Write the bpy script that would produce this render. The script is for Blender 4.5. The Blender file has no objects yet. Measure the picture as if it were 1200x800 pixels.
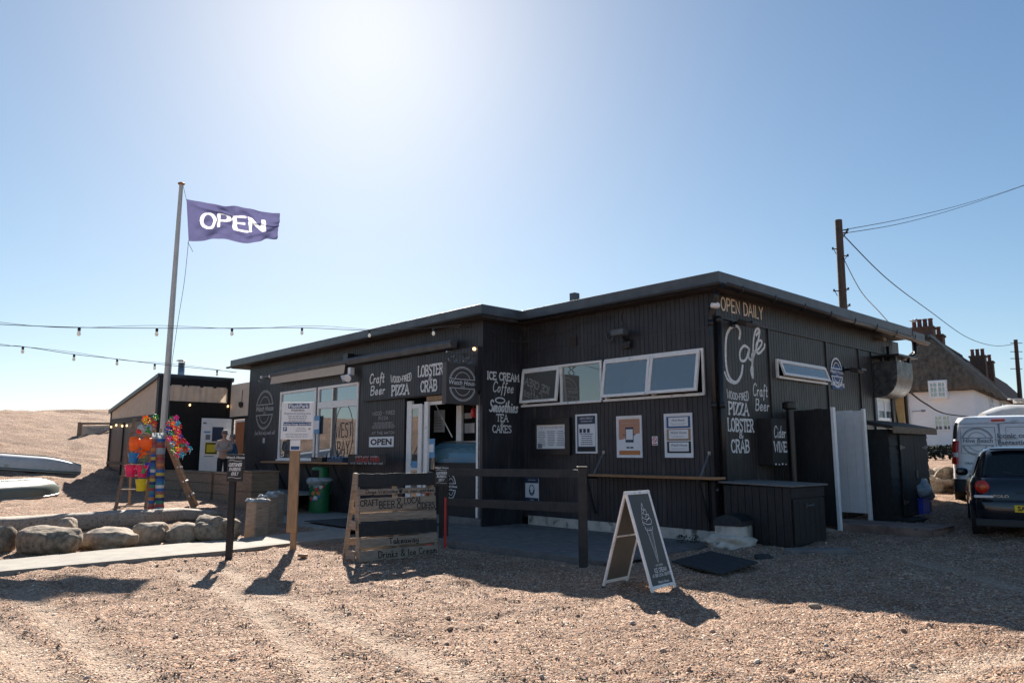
import bpy, bmesh, math, random
import numpy as np
from mathutils import Vector, Matrix, noise
random.seed(7)
R = math.radians
scene = bpy.context.scene
col = scene.collection

# ---------------------------------------------------------------- camera model
FPX = 872.0; PITCH = R(8.54); H = 1.4
cp, sp = math.cos(PITCH), math.sin(PITCH)
def ray(px, py):
    X = (px-600)/FPX; u = (400-py)/FPX
    return Vector((X, cp-u*sp, sp+u*cp))
def sm(a, b, x):
    t = min(1, max(0, (x-a)/(b-a))); return t*t*(3-2*t)
def gz(x, y):
    """large-scale height of the shingle"""
    q = -.75*x+.66*y
    z = -.15*(1-sm(-1, 4, x+.25*(y-12)))*(1-sm(13, 18, q))+.15*sm(15.5, 20, q)
    z += 3.45*sm(23.5, 46, q) - 5*sm(52, 75, q)
    r = .68*x+.73*y
    z += .35*sm(12, 22, r)+.85*sm(22, 55, r)
    z += 3.0*sm(16, 40, -.9*x-.45*y)*(1-sm(30, 60, q))
    return z
def G(px, py, dz=0):
    d = ray(px, py); z = 0
    for i in range(30):
        t = (z+dz-H)/d.z if d.z < -1e-4 else 80
        z = .5*z+.5*gz(d.x*t, d.y*t)
    return Vector((d.x*t, d.y*t, z+dz))
def at(px, py, Y):
    d = ray(px, py); t = Y/d.y
    return Vector((d.x*t, Y, H+d.z*t))
# building frame: X to the right along the front, Y into the building, Z up, origin at the near corner
C0 = Vector((3.474, 12.563, 0))
AX = Vector((.6766, -.7363, 0)); BX = Vector((.7363, .6766, 0))
BANG = math.atan2(-.7363, .6766)
def fr(x, y, z, ang): return Matrix.Translation((x, y, z)) @ Matrix.Rotation(ang, 4, 'Z')
TB = fr(C0.x, C0.y, 0, BANG)
TBi = TB.inverted()
CAML = TBi @ Vector((0, 0, H))
def fa(px, py, Y=0.0):
    d = TBi.to_3x3() @ ray(px, py); t = (Y-CAML.y)/d.y
    return CAML.x+d.x*t, CAML.z+d.z*t
def fb(px, py, X=0.0):
    d = TBi.to_3x3() @ ray(px, py); t = (X-CAML.x)/d.x
    return CAML.y+d.y*t, CAML.z+d.z*t

# ---------------------------------------------------------------- materials
def mat(name, c, rough=.6, metal=0, var=.2, scale=6, stretch=(1, 1, 1), bump=0, bscale=80, spec=.5,
        c2=None, spots=None, trans=0, coat=0, bstretch=None):
    m = bpy.data.materials.new(name); m.use_nodes = True
    N, L = m.node_tree.nodes, m.node_tree.links
    b = N['Principled BSDF']
    b.inputs['Roughness'].default_value = rough; b.inputs['Metallic'].default_value = metal
    b.inputs['Specular IOR Level'].default_value = spec
    b.inputs['Coat Weight'].default_value = coat
    tc = N.new('ShaderNodeTexCoord'); mp = N.new('ShaderNodeMapping')
    L.new(tc.outputs['Object'], mp.inputs[0]); mp.inputs['Scale'].default_value = stretch
    n = N.new('ShaderNodeTexNoise'); n.inputs['Scale'].default_value = scale; n.inputs['Detail'].default_value = 8
    n.inputs['Roughness'].default_value = .65
    L.new(mp.outputs[0], n.inputs['Vector'])
    r = N.new('ShaderNodeValToRGB'); r.color_ramp.elements[0].position = .3; r.color_ramp.elements[1].position = .7
    c2 = c2 or tuple(min(1, k*(1+var)) for k in c)
    r.color_ramp.elements[0].color = (*[k*(1-var) for k in c], 1); r.color_ramp.elements[1].color = (*c2, 1)
    L.new(n.outputs[0], r.inputs[0]); out = r.outputs[0]
    if spots:
        sc, sscale, thr, sst = spots
        mp2 = N.new('ShaderNodeMapping'); mp2.inputs['Scale'].default_value = sst
        L.new(tc.outputs['Object'], mp2.inputs[0])
        n2 = N.new('ShaderNodeTexNoise'); n2.inputs['Scale'].default_value = sscale; n2.inputs['Detail'].default_value = 6
        L.new(mp2.outputs[0], n2.inputs['Vector'])
        r2 = N.new('ShaderNodeValToRGB'); r2.color_ramp.elements[0].position = thr; r2.color_ramp.elements[1].position = thr+.12
        L.new(n2.outputs[0], r2.inputs[0])
        mx = N.new('ShaderNodeMix'); mx.data_type = 'RGBA'
        L.new(r2.outputs[0], mx.inputs[0]); L.new(out, mx.inputs[6]); mx.inputs[7].default_value = (*sc, 1); out = mx.outputs[2]
    L.new(out, b.inputs['Base Color'])
    if bump:
        mp3 = N.new('ShaderNodeMapping'); mp3.inputs['Scale'].default_value = bstretch or stretch
        L.new(tc.outputs['Object'], mp3.inputs[0])
        n3 = N.new('ShaderNodeTexNoise'); n3.inputs['Scale'].default_value = bscale; n3.inputs['Detail'].default_value = 5
        L.new(mp3.outputs[0], n3.inputs['Vector'])
        bp = N.new('ShaderNodeBump'); bp.inputs['Strength'].default_value = bump; bp.inputs['Distance'].default_value = .01 if bscale > 9 else .05
        L.new(n3.outputs[0], bp.inputs['Height']); L.new(bp.outputs[0], b.inputs['Normal'])
    if trans:
        o = N['Material Output']; tr = N.new('ShaderNodeBsdfTranslucent'); ms = N.new('ShaderNodeMixShader')
        L.new(out, tr.inputs[0]); ms.inputs[0].default_value = trans
        L.new(b.outputs[0], ms.inputs[1]); L.new(tr.outputs[0], ms.inputs[2]); L.new(ms.outputs[0], o.inputs[0])
    return m
def glass_mat(name, tint, alpha, rough=.02):
    m = bpy.data.materials.new(name); m.use_nodes = True
    N, L = m.node_tree.nodes, m.node_tree.links
    b = N['Principled BSDF']; b.inputs['Base Color'].default_value = (*tint, 1)
    b.inputs['Roughness'].default_value = rough; b.inputs['Specular IOR Level'].default_value = .8
    tr = N.new('ShaderNodeBsdfTransparent'); tr.inputs[0].default_value = (.75, .8, .82, 1)
    ms = N.new('ShaderNodeMixShader'); fz = N.new('ShaderNodeFresnel'); fz.inputs[0].default_value = 1.5
    mt = N.new('ShaderNodeMath'); mt.operation = 'ADD'; mt.inputs[1].default_value = alpha; mt.use_clamp = True
    L.new(fz.outputs[0], mt.inputs[0]); L.new(mt.outputs[0], ms.inputs[0])
    L.new(tr.outputs[0], ms.inputs[1]); L.new(b.outputs[0], ms.inputs[2])
    L.new(ms.outputs[0], N['Material Output'].inputs[0])
    return m
M = {}
M['wall'] = mat('black_wall_paint', (.018, .018, .023), .45, var=.35, scale=2.2, stretch=(1, 1, .5), bump=.25, bscale=60, bstretch=(1, 1, .15),
                c2=(.038, .037, .045), spots=((.075, .066, .06), 1.6, .6, (5, 5, .35)))
M['wallb'] = mat('black_side_paint', (.023, .021, .021), .45, var=.3, scale=2.5, stretch=(1, 1, .5), bump=.25, bscale=60, bstretch=(1, 1, .15),
                c2=(.046, .042, .04), spots=((.085, .075, .068), 1.6, .6, (5, 5, .35)))
M['blackwood'] = mat('black_stained_wood', (.014, .0135, .015), .6, var=.3, scale=5, stretch=(4, 4, 1), bump=.4, bscale=70, c2=(.026, .024, .024))
M['railwood'] = mat('dark_rail_paint', (.02, .018, .019), .65, var=.3, scale=6, bump=.3, bscale=60, c2=(.042, .037, .036))
M['black'] = mat('black_metal', (.015, .015, .017), .35, var=.3, scale=10)
M['roof'] = mat('grey_roof_edge', (.085, .095, .105), .45, var=.3, scale=3, bump=.1, bscale=30)
M['soffit'] = mat('soffit_brown', (.04, .03, .025), .7, var=.3)
M['white'] = mat('white_frame_paint', (.88, .86, .83), .4, var=.08, scale=12, spots=((.33, .24, .17), 9, .64, (1, 1, 1)))
M['whiteplain'] = mat('white_plain', (.85, .85, .86), .45, var=.06, scale=8)
M['paper'] = mat('white_paper', (.82, .83, .85), .5, var=.05)
M['chalk'] = mat('white_lettering_paint', (.88, .87, .83), .7, var=.4, scale=22)
M['chalkdim'] = mat('dim_chalk', (.5, .5, .5), .8, var=.3, scale=40)
M['ink'] = mat('dark_ink', (.02, .02, .02), .7, var=.3, scale=40)
M['inkgrey'] = mat('grey_ink', (.2, .22, .26), .7, var=.1)
M['blueink'] = mat('blue_print', (.03, .09, .24), .5, var=.08)
M['navyprint'] = mat('navy_print', (.03, .05, .1), .5, var=.08)
M['cyanprint'] = mat('pale_blue_print', (.15, .35, .6), .5, var=.08)
M['orangeprint'] = mat('orange_print', (.55, .2, .06), .5, var=.08)
M['salmon'] = mat('salmon_print', (.55, .27, .17), .5, var=.06)
M['yellowprint'] = mat('yellow_print', (.7, .55, .04), .5, var=.08)
M['canvas'] = mat('beige_canvas', (.74, .6, .47), .8, var=.1, scale=5, bump=.5, bscale=6, bstretch=(1.5, 1.5, .3), trans=.25)
M['valance'] = mat('pale_awning_cloth', (.85, .73, .6), .8, var=.06, scale=5, trans=.35)
M['panelbeige'] = mat('beige_panel', (.74, .61, .49), .7, var=.1, scale=4)
M['timber'] = mat('orange_timber', (.36, .23, .13), .7, var=.25, scale=7, stretch=(5, 5, .6), bump=.3, bscale=50)
M['shelfwood'] = mat('varnished_shelf', (.36, .18, .08), .5, var=.3, scale=6, stretch=(1, 6, 6), bump=.2)
M['planter'] = mat('planter_wood', (.22, .155, .105), .8, var=.3, scale=5, stretch=(1, 1, 7), bump=.4, bscale=40)
M['pallet'] = mat('pallet_wood', (.31, .235, .175), .85, var=.3, scale=5, stretch=(1, 1, 8), bump=.6, bscale=45, c2=(.44, .35, .27),
                  spots=((.06, .045, .035), 4, .66, (1, 1, 4)))
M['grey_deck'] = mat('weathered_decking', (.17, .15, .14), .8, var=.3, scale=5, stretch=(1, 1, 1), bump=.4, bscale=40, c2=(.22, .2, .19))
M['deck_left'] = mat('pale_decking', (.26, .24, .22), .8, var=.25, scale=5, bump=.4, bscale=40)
M['driftwood'] = mat('driftwood', (.42, .34, .27), .85, var=.5, scale=5, stretch=(1, 7, 7), bump=1, bscale=14, c2=(.55, .47, .39), spots=((.07, .05, .04), 4, .6, (1, 5, 5)))
M['concrete'] = mat('concrete', (.27, .24, .205), .9, var=.18, scale=4, bump=.5, bscale=60, c2=(.34, .31, .27))
M['render'] = mat('plinth_render', (.58, .52, .45), .9, var=.25, scale=4, bump=.5, bscale=30, spots=((.16, .13, .1), 5, .55, (1, 1, 1)))
M['stone'] = mat('boulder_stone', (.25, .18, .125), .9, var=.6, scale=11, bump=1, bscale=26, c2=(.42, .33, .24), spots=((.09, .08, .04), 4, .6, (1, 1, .5)))
M['stonepale'] = mat('pale_stone', (.36, .27, .19), .9, var=.5, scale=12, bump=1, bscale=28, c2=(.47, .38, .29), spots=((.16, .13, .08), 4, .62, (1, 1, 1)))
M['rubber'] = mat('rubber_mat', (.028, .032, .036), .8, var=.3, scale=20)
M['galv'] = mat('galvanised', (.33, .34, .35), .35, 1, var=.35, scale=5, c2=(.5, .5, .5), bump=.1, bscale=20)
M['ducts'] = mat('weathered_duct', (.1, .1, .1), .42, .6, var=.5, scale=6, c2=(.2, .195, .19), spots=((.42, .4, .38), 7, .62, (1, 1, 1)))
M['pole'] = mat('grey_flagpole', (.55, .52, .48), .4, .2, var=.1, scale=4)
M['utilwood'] = mat('telegraph_wood', (.07, .05, .042), .85, var=.4, scale=4, stretch=(6, 6, .4), bump=.5)
M['wire'] = mat('cable', (.02, .02, .022), .95, var=.1)
M['glass'] = glass_mat('window_glass', (.015, .02, .022), .55)
M['mirrorglass'] = glass_mat('reflective_window_glass', (.01, .013, .015), .85, .01)
M['mirrorglass'].node_tree.nodes['Principled BSDF'].inputs['Metallic'].default_value = .8
M['mirrorglass'].node_tree.nodes['Principled BSDF'].inputs['Base Color'].default_value = (.36, .38, .4, 1)
M['glass'].node_tree.nodes['Principled BSDF'].inputs['Metallic'].default_value = .7
M['glass'].node_tree.nodes['Principled BSDF'].inputs['Base Color'].default_value = (.5, .49, .46, 1)
M['clear'] = glass_mat('display_glass', (.25, .5, .62), .32)
M['frost'] = mat('frosted_glass', (.1, .125, .14), .25, var=.1, scale=2)
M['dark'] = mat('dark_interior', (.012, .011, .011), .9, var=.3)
M['red'] = mat('red_plastic', (.6, .03, .03), .4, var=.1)
M['green'] = mat('green_plastic', (.02, .26, .06), .35, var=.1)
M['bingreen'] = mat('bin_green', (.012, .14, .05), .4, var=.1)
M['bag'] = mat('clear_bag', (.45, .5, .52), .25, var=.3, scale=14, trans=.35, bump=.8, bscale=25)
M['pink'] = mat('pink_plastic', (.85, .03, .17), .35, var=.06, trans=.2)
M['blue'] = mat('blue_plastic', (.02, .25, .6), .35, var=.06, trans=.2)
M['dblue'] = mat('deep_blue_plastic', (.02, .06, .45), .35, var=.06)
M['yellow'] = mat('yellow_plastic', (.85, .68, .02), .35, var=.06, trans=.2)
M['orange'] = mat('orange_plastic', (.85, .2, .02), .4, var=.15, scale=30, trans=.3)
M['magenta'] = mat('magenta_plastic', (.65, .03, .35), .35, var=.06)
M['cyan'] = mat('cyan_plastic', (.03, .45, .6), .35, var=.06)
M['orangedoor'] = mat('orange_door', (.42, .13, .04), .55, var=.1)
M['flag'] = mat('navy_flag_cloth', (.095, .095, .2), .85, var=.1, scale=5, trans=.5)
M['flagw'] = mat('white_flag_cloth', (.8, .8, .82), .85, var=.03, scale=5, trans=.5)
M['carpaint'] = mat('navy_car_paint', (.006, .008, .015), .25, var=.1, coat=.7)
M['vanpaint'] = mat('white_van_paint', (.8, .81, .82), .3, var=.06, coat=.4, spots=((.45, .44, .42), 2, .6, (1, 1, 3)))
M['tyre'] = mat('tyre_rubber', (.018, .018, .018), .8, var=.2)
M['carglass'] = glass_mat('car_glass', (.02, .03, .03), .5)
M['redlens'] = mat('red_lens', (.5, .02, .012), .15, var=.1)
M['whitelens'] = mat('clear_lens', (.7, .7, .7), .15, var=.1)
M['plasticgrey'] = mat('dark_bumper', (.03, .03, .033), .6, var=.1)
M['platey'] = mat('yellow_plate', (.8, .55, .02), .4, var=.03)
M['hullw'] = mat('white_hull', (.55, .54, .52), .35, var=.12, scale=3, spots=((.3, .27, .22), 3, .6, (1, 1, 1)))
M['hullg'] = mat('green_hull', (.15, .19, .17), .45, var=.15, scale=3, spots=((.2, .15, .1), 3, .55, (1, 1, 1)))
M['thatch'] = mat('thatch', (.12, .09, .065), .95, var=.5, scale=2.2, stretch=(2, 2, .5), bump=1, bscale=6, c2=(.21, .16, .115))
M['tile'] = mat('brown_roof_tiles', (.1, .065, .05), .9, var=.3, scale=5, bump=.5, bscale=10)
M['limewash'] = mat('white_limewash', (.88, .88, .89), .9, var=.05, scale=1)
M['brick'] = mat('chimney_brick', (.09, .06, .05), .9, var=.35, scale=6)
M['pot'] = mat('clay_pot', (.1, .04, .035), .8, var=.2)
M['cream'] = mat('cream_render', (.5, .42, .33), .9, var=.1)
M['redwall'] = mat('red_render', (.5, .1, .08), .9, var=.1)
M['skin'] = mat('skin', (.5, .28, .2), .5, var=.08)
M['sweater'] = mat('cream_sweater', (.4, .34, .31), .9, var=.08, bump=.5, bscale=60)
M['bluecloth'] = mat('blue_jacket', (.07, .16, .32), .8, var=.12, bump=.4, bscale=20)
M['trouser'] = mat('dark_trousers', (.02, .02, .025), .9, var=.15)
M['hair'] = mat('grey_hair', (.22, .19, .17), .8, var=.3, scale=40)
M['hedge'] = mat('hedge_leaves', (.03, .035, .025), .9, var=.5, scale=6)
M['lampwarm'] = mat('warm_bulb', (.9, .8, .6), .2, var=.02)
b_ = M['lampwarm'].node_tree.nodes['Principled BSDF']; b_.inputs['Emission Color'].default_value = (1, .6, .25, 1); b_.inputs['Emission Strength'].default_value = 1.5
M['bulb'] = mat('clear_bulb', (.85, .84, .8), .08, var=.02, trans=.4)

# ---------------------------------------------------------------- mesh builder
WM = {}
class MB:
    def __init__(s, T=None): s.v = []; s.f = []; s.mi = []; s.T = T or Matrix.Identity(4); s.uv = None
    def add(s, vs, fs, m=0):
        o = len(s.v); T = s.T
        s.v += [T @ Vector(p) for p in vs]
        for f in fs: s.f.append(tuple(i+o for i in f)); s.mi.append(m)
        return s
    def box(s, x0, x1, y0, y1, z0, z1, m=0):
        if x0 > x1: x0, x1 = x1, x0
        if y0 > y1: y0, y1 = y1, y0
        if z0 > z1: z0, z1 = z1, z0
        vs = [(x, y, z) for z in (z0, z1) for y in (y0, y1) for x in (x0, x1)]
        return s.add(vs, [(0, 2, 3, 1), (4, 5, 7, 6), (0, 1, 5, 4), (2, 6, 7, 3), (0, 4, 6, 2), (1, 3, 7, 5)], m)
    def ext(s, pts, vec, m=0):
        """closed prism: polygon pts pushed along vec"""
        n = len(pts); vec = Vector(vec)
        vs = [Vector(p) for p in pts]+[Vector(p)+vec for p in pts]
        nrm = Vector((0, 0, 0))
        for i in range(n): nrm += Vector(pts[i]).cross(Vector(pts[(i+1) % n]))
        fs = [tuple(range(n)), tuple(range(2*n-1, n-1, -1))]+[(i, i+n, (i+1) % n+n, (i+1) % n) for i in range(n)]
        if nrm.dot(vec) > 0: fs = [tuple(reversed(f)) for f in fs]
        return s.add(vs, fs, m)
    def beam(s, p0, p1, w, h, m=0, up=(0, 0, 1)):
        p0 = Vector(p0); p1 = Vector(p1); d = (p1-p0).normalized(); u = Vector(up)
        sd = d.cross(u)
        if sd.length < 1e-3: sd = Vector((1, 0, 0))
        sd.normalize(); u = sd.cross(d)
        c = [(-.5, -.5), (.5, -.5), (.5, .5), (-.5, .5)]
        return s.ext([p0+sd*w*a+u*h*b for a, b in c], p1-p0, m)
    def tube(s, pts, r, n=8, m=0, cap=True):
        pts = [Vector(p) for p in pts]; k = len(pts); rs = r if isinstance(r, (list, tuple)) else [r]*k
        vs = []; prev = None
        for i, p in enumerate(pts):
            d = (pts[min(k-1, i+1)]-pts[max(0, i-1)]).normalized()
            a = Vector((0, 0, 1)) if abs(d.z) < .9 else Vector((1, 0, 0))
            u = d.cross(a).normalized() if prev is None else (prev-d*prev.dot(d)).normalized()
            prev = u; w = d.cross(u)
            for j in range(n):
                t = 2*math.pi*j/n; vs.append(p+(u*math.cos(t)+w*math.sin(t))*rs[i])
        fs = []
        for i in range(k-1):
            for j in range(n):
                a, b = i*n+j, i*n+(j+1) % n; fs.append((a, b, b+n, a+n))
        if cap: fs += [tuple(range(n-1, -1, -1)), tuple(range((k-1)*n, k*n))]
        return s.add(vs, fs, m)
    def lathe(s, prof, c=(0, 0, 0), n=20, m=0, sy=1, cap=True):
        vs = []; k = len(prof)
        for r, z in prof:
            for j in range(n):
                t = 2*math.pi*j/n; vs.append((c[0]+r*math.cos(t), c[1]+r*math.sin(t)*sy, c[2]+z))
        fs = [(i*n+j, i*n+(j+1) % n, (i+1)*n+(j+1) % n, (i+1)*n+j) for i in range(k-1) for j in range(n)]
        if cap: fs += [tuple(range(n-1, -1, -1)), tuple(range((k-1)*n, k*n))]
        return s.add(vs, fs, m)
    def loft(s, rings, m=0, cap=True, mf=None):
        n = len(rings[0]); vs = [p for r_ in rings for p in r_]; o = len(s.f)
        fs = [(i*n+j, i*n+(j+1) % n, (i+1)*n+(j+1) % n, (i+1)*n+j) for i in range(len(rings)-1) for j in range(n)]
        if cap: fs += [tuple(range(n-1, -1, -1)), tuple(range((len(rings)-1)*n, len(rings)*n))]
        return s.add(vs, fs, m)
    def grid(s, fn, nu, nv, m=0, mf=None, flip=False):
        vs = [fn(i/nu, j/nv) for j in range(nv+1) for i in range(nu+1)]
        fs = []; ms = []
        for j in range(nv):
            for i in range(nu):
                a = j*(nu+1)+i; q = (a, a+1, a+nu+2, a+nu+1)
                fs.append(q[::-1] if flip else q); ms.append(mf((i+.5)/nu, (j+.5)/nv) if mf else m)
        s.add(vs, fs, m)
        s.mi[-len(fs):] = ms
        return s
    def blob(s, c, r, seed=0, amp=.25, freq=1.3, sub=3, m=0, flat=.0, rot=0):
        bm = bmesh.new(); bmesh.ops.create_icosphere(bm, subdivisions=sub, radius=1)
        vs = []
        cr, sr = math.cos(rot), math.sin(rot)
        for v in bm.verts:
            p = v.co.normalized(); o = Vector((seed*3.1, seed*1.7, seed*.9))
            k = 1+amp*noise.noise(p*freq+o)*1.5-(amp*.55*abs(noise.noise(p*freq*2.3+o*2)) if sub == 4 else 0)-(amp*.3*abs(noise.noise(p*freq*5+o)) if sub == 4 else 0)+amp*.35*noise.noise(p*freq*3+o)+amp*.15*noise.noise(p*freq*8+o)
            q = Vector((math.copysign(abs(p.x)**.8, p.x), math.copysign(abs(p.y)**.8, p.y), math.copysign(abs(p.z)**.8, p.z)))*k
            x, y, z = q.x*r[0], q.y*r[1], q.z*r[2]
            if z < -flat*r[2] and flat: z = -flat*r[2]
            vs.append((c[0]+x*cr-y*sr, c[1]+x*sr+y*cr, c[2]+z))
        s.add(vs, [tuple(v.index for v in f.verts) for f in bm.faces], m); bm.free(); return s
    def build(s, name, mats, parent=None, smooth=False, bevel=0, origin=None, label=None, cat=None, group=None, kind=None, rot=0, lab=None):
        if not isinstance(mats, (list, tuple)): mats = [mats]
        if parent is not None: W = WM[parent.name]
        else:
            if origin is None:
                a = np.array([tuple(p) for p in s.v]); origin = ((a[:, 0].min()+a[:, 0].max())/2, (a[:, 1].min()+a[:, 1].max())/2, a[:, 2].min())
            W = Matrix.Translation(origin) @ Matrix.Rotation(rot, 4, 'Z')
        Wi = W.inverted()
        me = bpy.data.meshes.new(name); me.from_pydata([tuple(Wi @ p) for p in s.v], [], s.f)
        for mm in mats: me.materials.append(M[mm] if isinstance(mm, str) else mm)
        me.polygons.foreach_set('material_index', s.mi)
        if smooth: me.polygons.foreach_set('use_smooth', [True]*len(me.polygons))
        me.update()
        o = bpy.data.objects.new(name, me); col.objects.link(o)
        if parent is not None: o.parent = parent; WM[o.name] = W
        else: o.matrix_world = W; WM[o.name] = W
        if smooth == 'auto':
            bm = bmesh.new(); bm.from_mesh(me)
            for e in bm.edges:
                if len(e.link_faces) == 2 and e.calc_face_angle(0) > R(35): e.smooth = False
            bm.to_mesh(me); bm.free()
        if bevel:
            md = o.modifiers.new('bevel', 'BEVEL'); md.width = bevel; md.segments = 2; md.limit_method = 'ANGLE'; md.angle_limit = R(40)
        tag(o, label, cat, group, kind)
        if lab: o['label'] = lab
        return o
def tag(o, label=None, cat=None, group=None, kind=None):
    if label: o['label'] = label
    if cat: o['category'] = cat
    if group: o['group'] = group
    if kind: o['kind'] = kind
    return o
def empty(name, loc, rot=0, label=None, cat=None, group=None):
    o = bpy.data.objects.new(name, None); col.objects.link(o); o.empty_display_size = .2
    o.location = loc; o.rotation_euler = (0, 0, rot)
    WM[o.name] = Matrix.Translation(loc) @ Matrix.Rotation(rot, 4, 'Z')
    return tag(o, label, cat, group)
def copy_tree(o, loc=None, rot=None, parent=None):
    c = o.copy(); col.objects.link(c)
    if parent is not None: c.parent = parent; WM[c.name] = WM[parent.name]
    else:
        if loc is not None: c.location = loc
        if rot is not None: c.rotation_euler = (0, 0, rot)
        WM[c.name] = Matrix.Translation(c.location) @ Matrix.Rotation(c.rotation_euler.z, 4, 'Z')
    for ch in list(o.children): copy_tree(ch, parent=c)
    return c

# ---------------------------------------------------------------- lettering
class Plane:
    """a writing surface: origin, right and up vectors, tiny lift along the normal"""
    def __init__(s, T, o, r, u, lift=.004):
        s.T = T; s.o = Vector(o); s.r = Vector(r); s.u = Vector(u); s.n = s.r.cross(s.u).normalized(); s.lift = lift; s.k = 0
    def p(s, a, b, k=0): return s.o+s.r*a+s.u*b+s.n*(s.lift+k)
def bfont(mb, pl, txt, x, y, size, m=0, align='CENTER', sx=1, bold=0, shear=0):
    cu = bpy.data.curves.new('t', 'FONT'); cu.body = txt; cu.size = size; cu.align_x = align; cu.resolution_u = 2
    cu.offset = bold; cu.shear = shear
    ob = bpy.data.objects.new('t', cu)
    me = bpy.data.meshes.new_from_object(ob)
    mb.add([pl.p(x+v.co.x*sx, y+v.co.y, pl.k) for v in me.vertices], [tuple(p.vertices) for p in me.polygons], m)
    bpy.data.objects.remove(ob); bpy.data.curves.remove(cu); bpy.data.meshes.remove(me)
def smooth_pts(P, n=5, closed=False):
    if len(P) < 3: return P
    out = []; k = len(P)
    rng = range(k if closed else k-1)
    for i in rng:
        if closed: p0, p1, p2, p3 = P[(i-1) % k], P[i], P[(i+1) % k], P[(i+2) % k]
        else: p0, p1, p2, p3 = P[max(0, i-1)], P[i], P[i+1], P[min(k-1, i+2)]
        for j in range(n):
            t = j/n
            out.append(tuple(.5*((2*b)+(-a+c)*t+(2*a-5*b+4*c-d)*t*t+(-a+3*b-3*c+d)*t**3) for a, b, c, d in zip(p0, p1, p2, p3)))
    if not closed: out.append(P[-1])
    return out
def ribbon(mb, pl, pts, w, m=0, closed=False, taper=False):
    n = len(pts)
    if n < 2: return
    pl.k = (pl.k+.00012) if pl.k < .002 else 0
    vs = []
    for i, p in enumerate(pts):
        a = pts[(i-1) % n] if closed else pts[max(0, i-1)]; b = pts[(i+1) % n] if closed else pts[min(n-1, i+1)]
        dx, dy = b[0]-a[0], b[1]-a[1]; l = math.hypot(dx, dy) or 1e-6
        d1 = (p[0]-a[0], p[1]-a[1]); l1 = math.hypot(*d1) or l
        cosm = max(.55, abs((d1[0]*dx+d1[1]*dy)/(l1*l))) if 0 < i < n-1 else 1
        hw = w/2/cosm*(1 if not taper else .6+.8*math.sin(math.pi*i/(n-1)))
        e = 0
        if not closed and i in (0, n-1): e = w*.3*(-1 if i == 0 else 1)
        cx, cy = p[0]+dx/l*e, p[1]+dy/l*e
        vs += [pl.p(cx-dy/l*hw, cy+dx/l*hw, pl.k), pl.p(cx+dy/l*hw, cy-dx/l*hw, pl.k)]
    fs = [(2*i+1, 2*i+3, 2*i+2, 2*i) for i in range(n-1)]
    if closed: fs.append((2*n-1, 1, 0, 2*n-2))
    mb.add(vs, fs, m)
def ring(mb, pl, cx, cy, rx, ry, w, m=0, a0=0, a1=360, n=48):
    if a1-a0 >= 360: ribbon(mb, pl, [(cx+rx*math.cos(2*math.pi*i/n), cy+ry*math.sin(2*math.pi*i/n)) for i in range(n)], w, m, True)
    else: ribbon(mb, pl, [(cx+rx*math.cos(R(a0+(a1-a0)*i/n)), cy+ry*math.sin(R(a0+(a1-a0)*i/n))) for i in range(n+1)], w, m)
def rect(mb, pl, x0, x1, y0, y1, m=0, k=0):
    mb.add([pl.p(x0, y0, k), pl.p(x1, y0, k), pl.p(x1, y1, k), pl.p(x0, y1, k)], [(0, 1, 2, 3)], m)
def lines(mb, pl, x0, x1, y0, y1, n, m=0, seed=1, k=.0015, fill=.4):
    rn = random.Random(seed); h = (y1-y0)/n; c = (x0+x1)/2
    for i in range(n):
        w = (x1-x0)/2*rn.uniform(.6, 1); y = y1-(i+.5)*h; x = c-w
        while x < c+w:
            e = min(c+w, x+(x1-x0)*rn.uniform(.06, .16)); rect(mb, pl, x, e, y-h*fill/2, y+h*fill/2, m, k); x = e+(x1-x0)*.022
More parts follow.
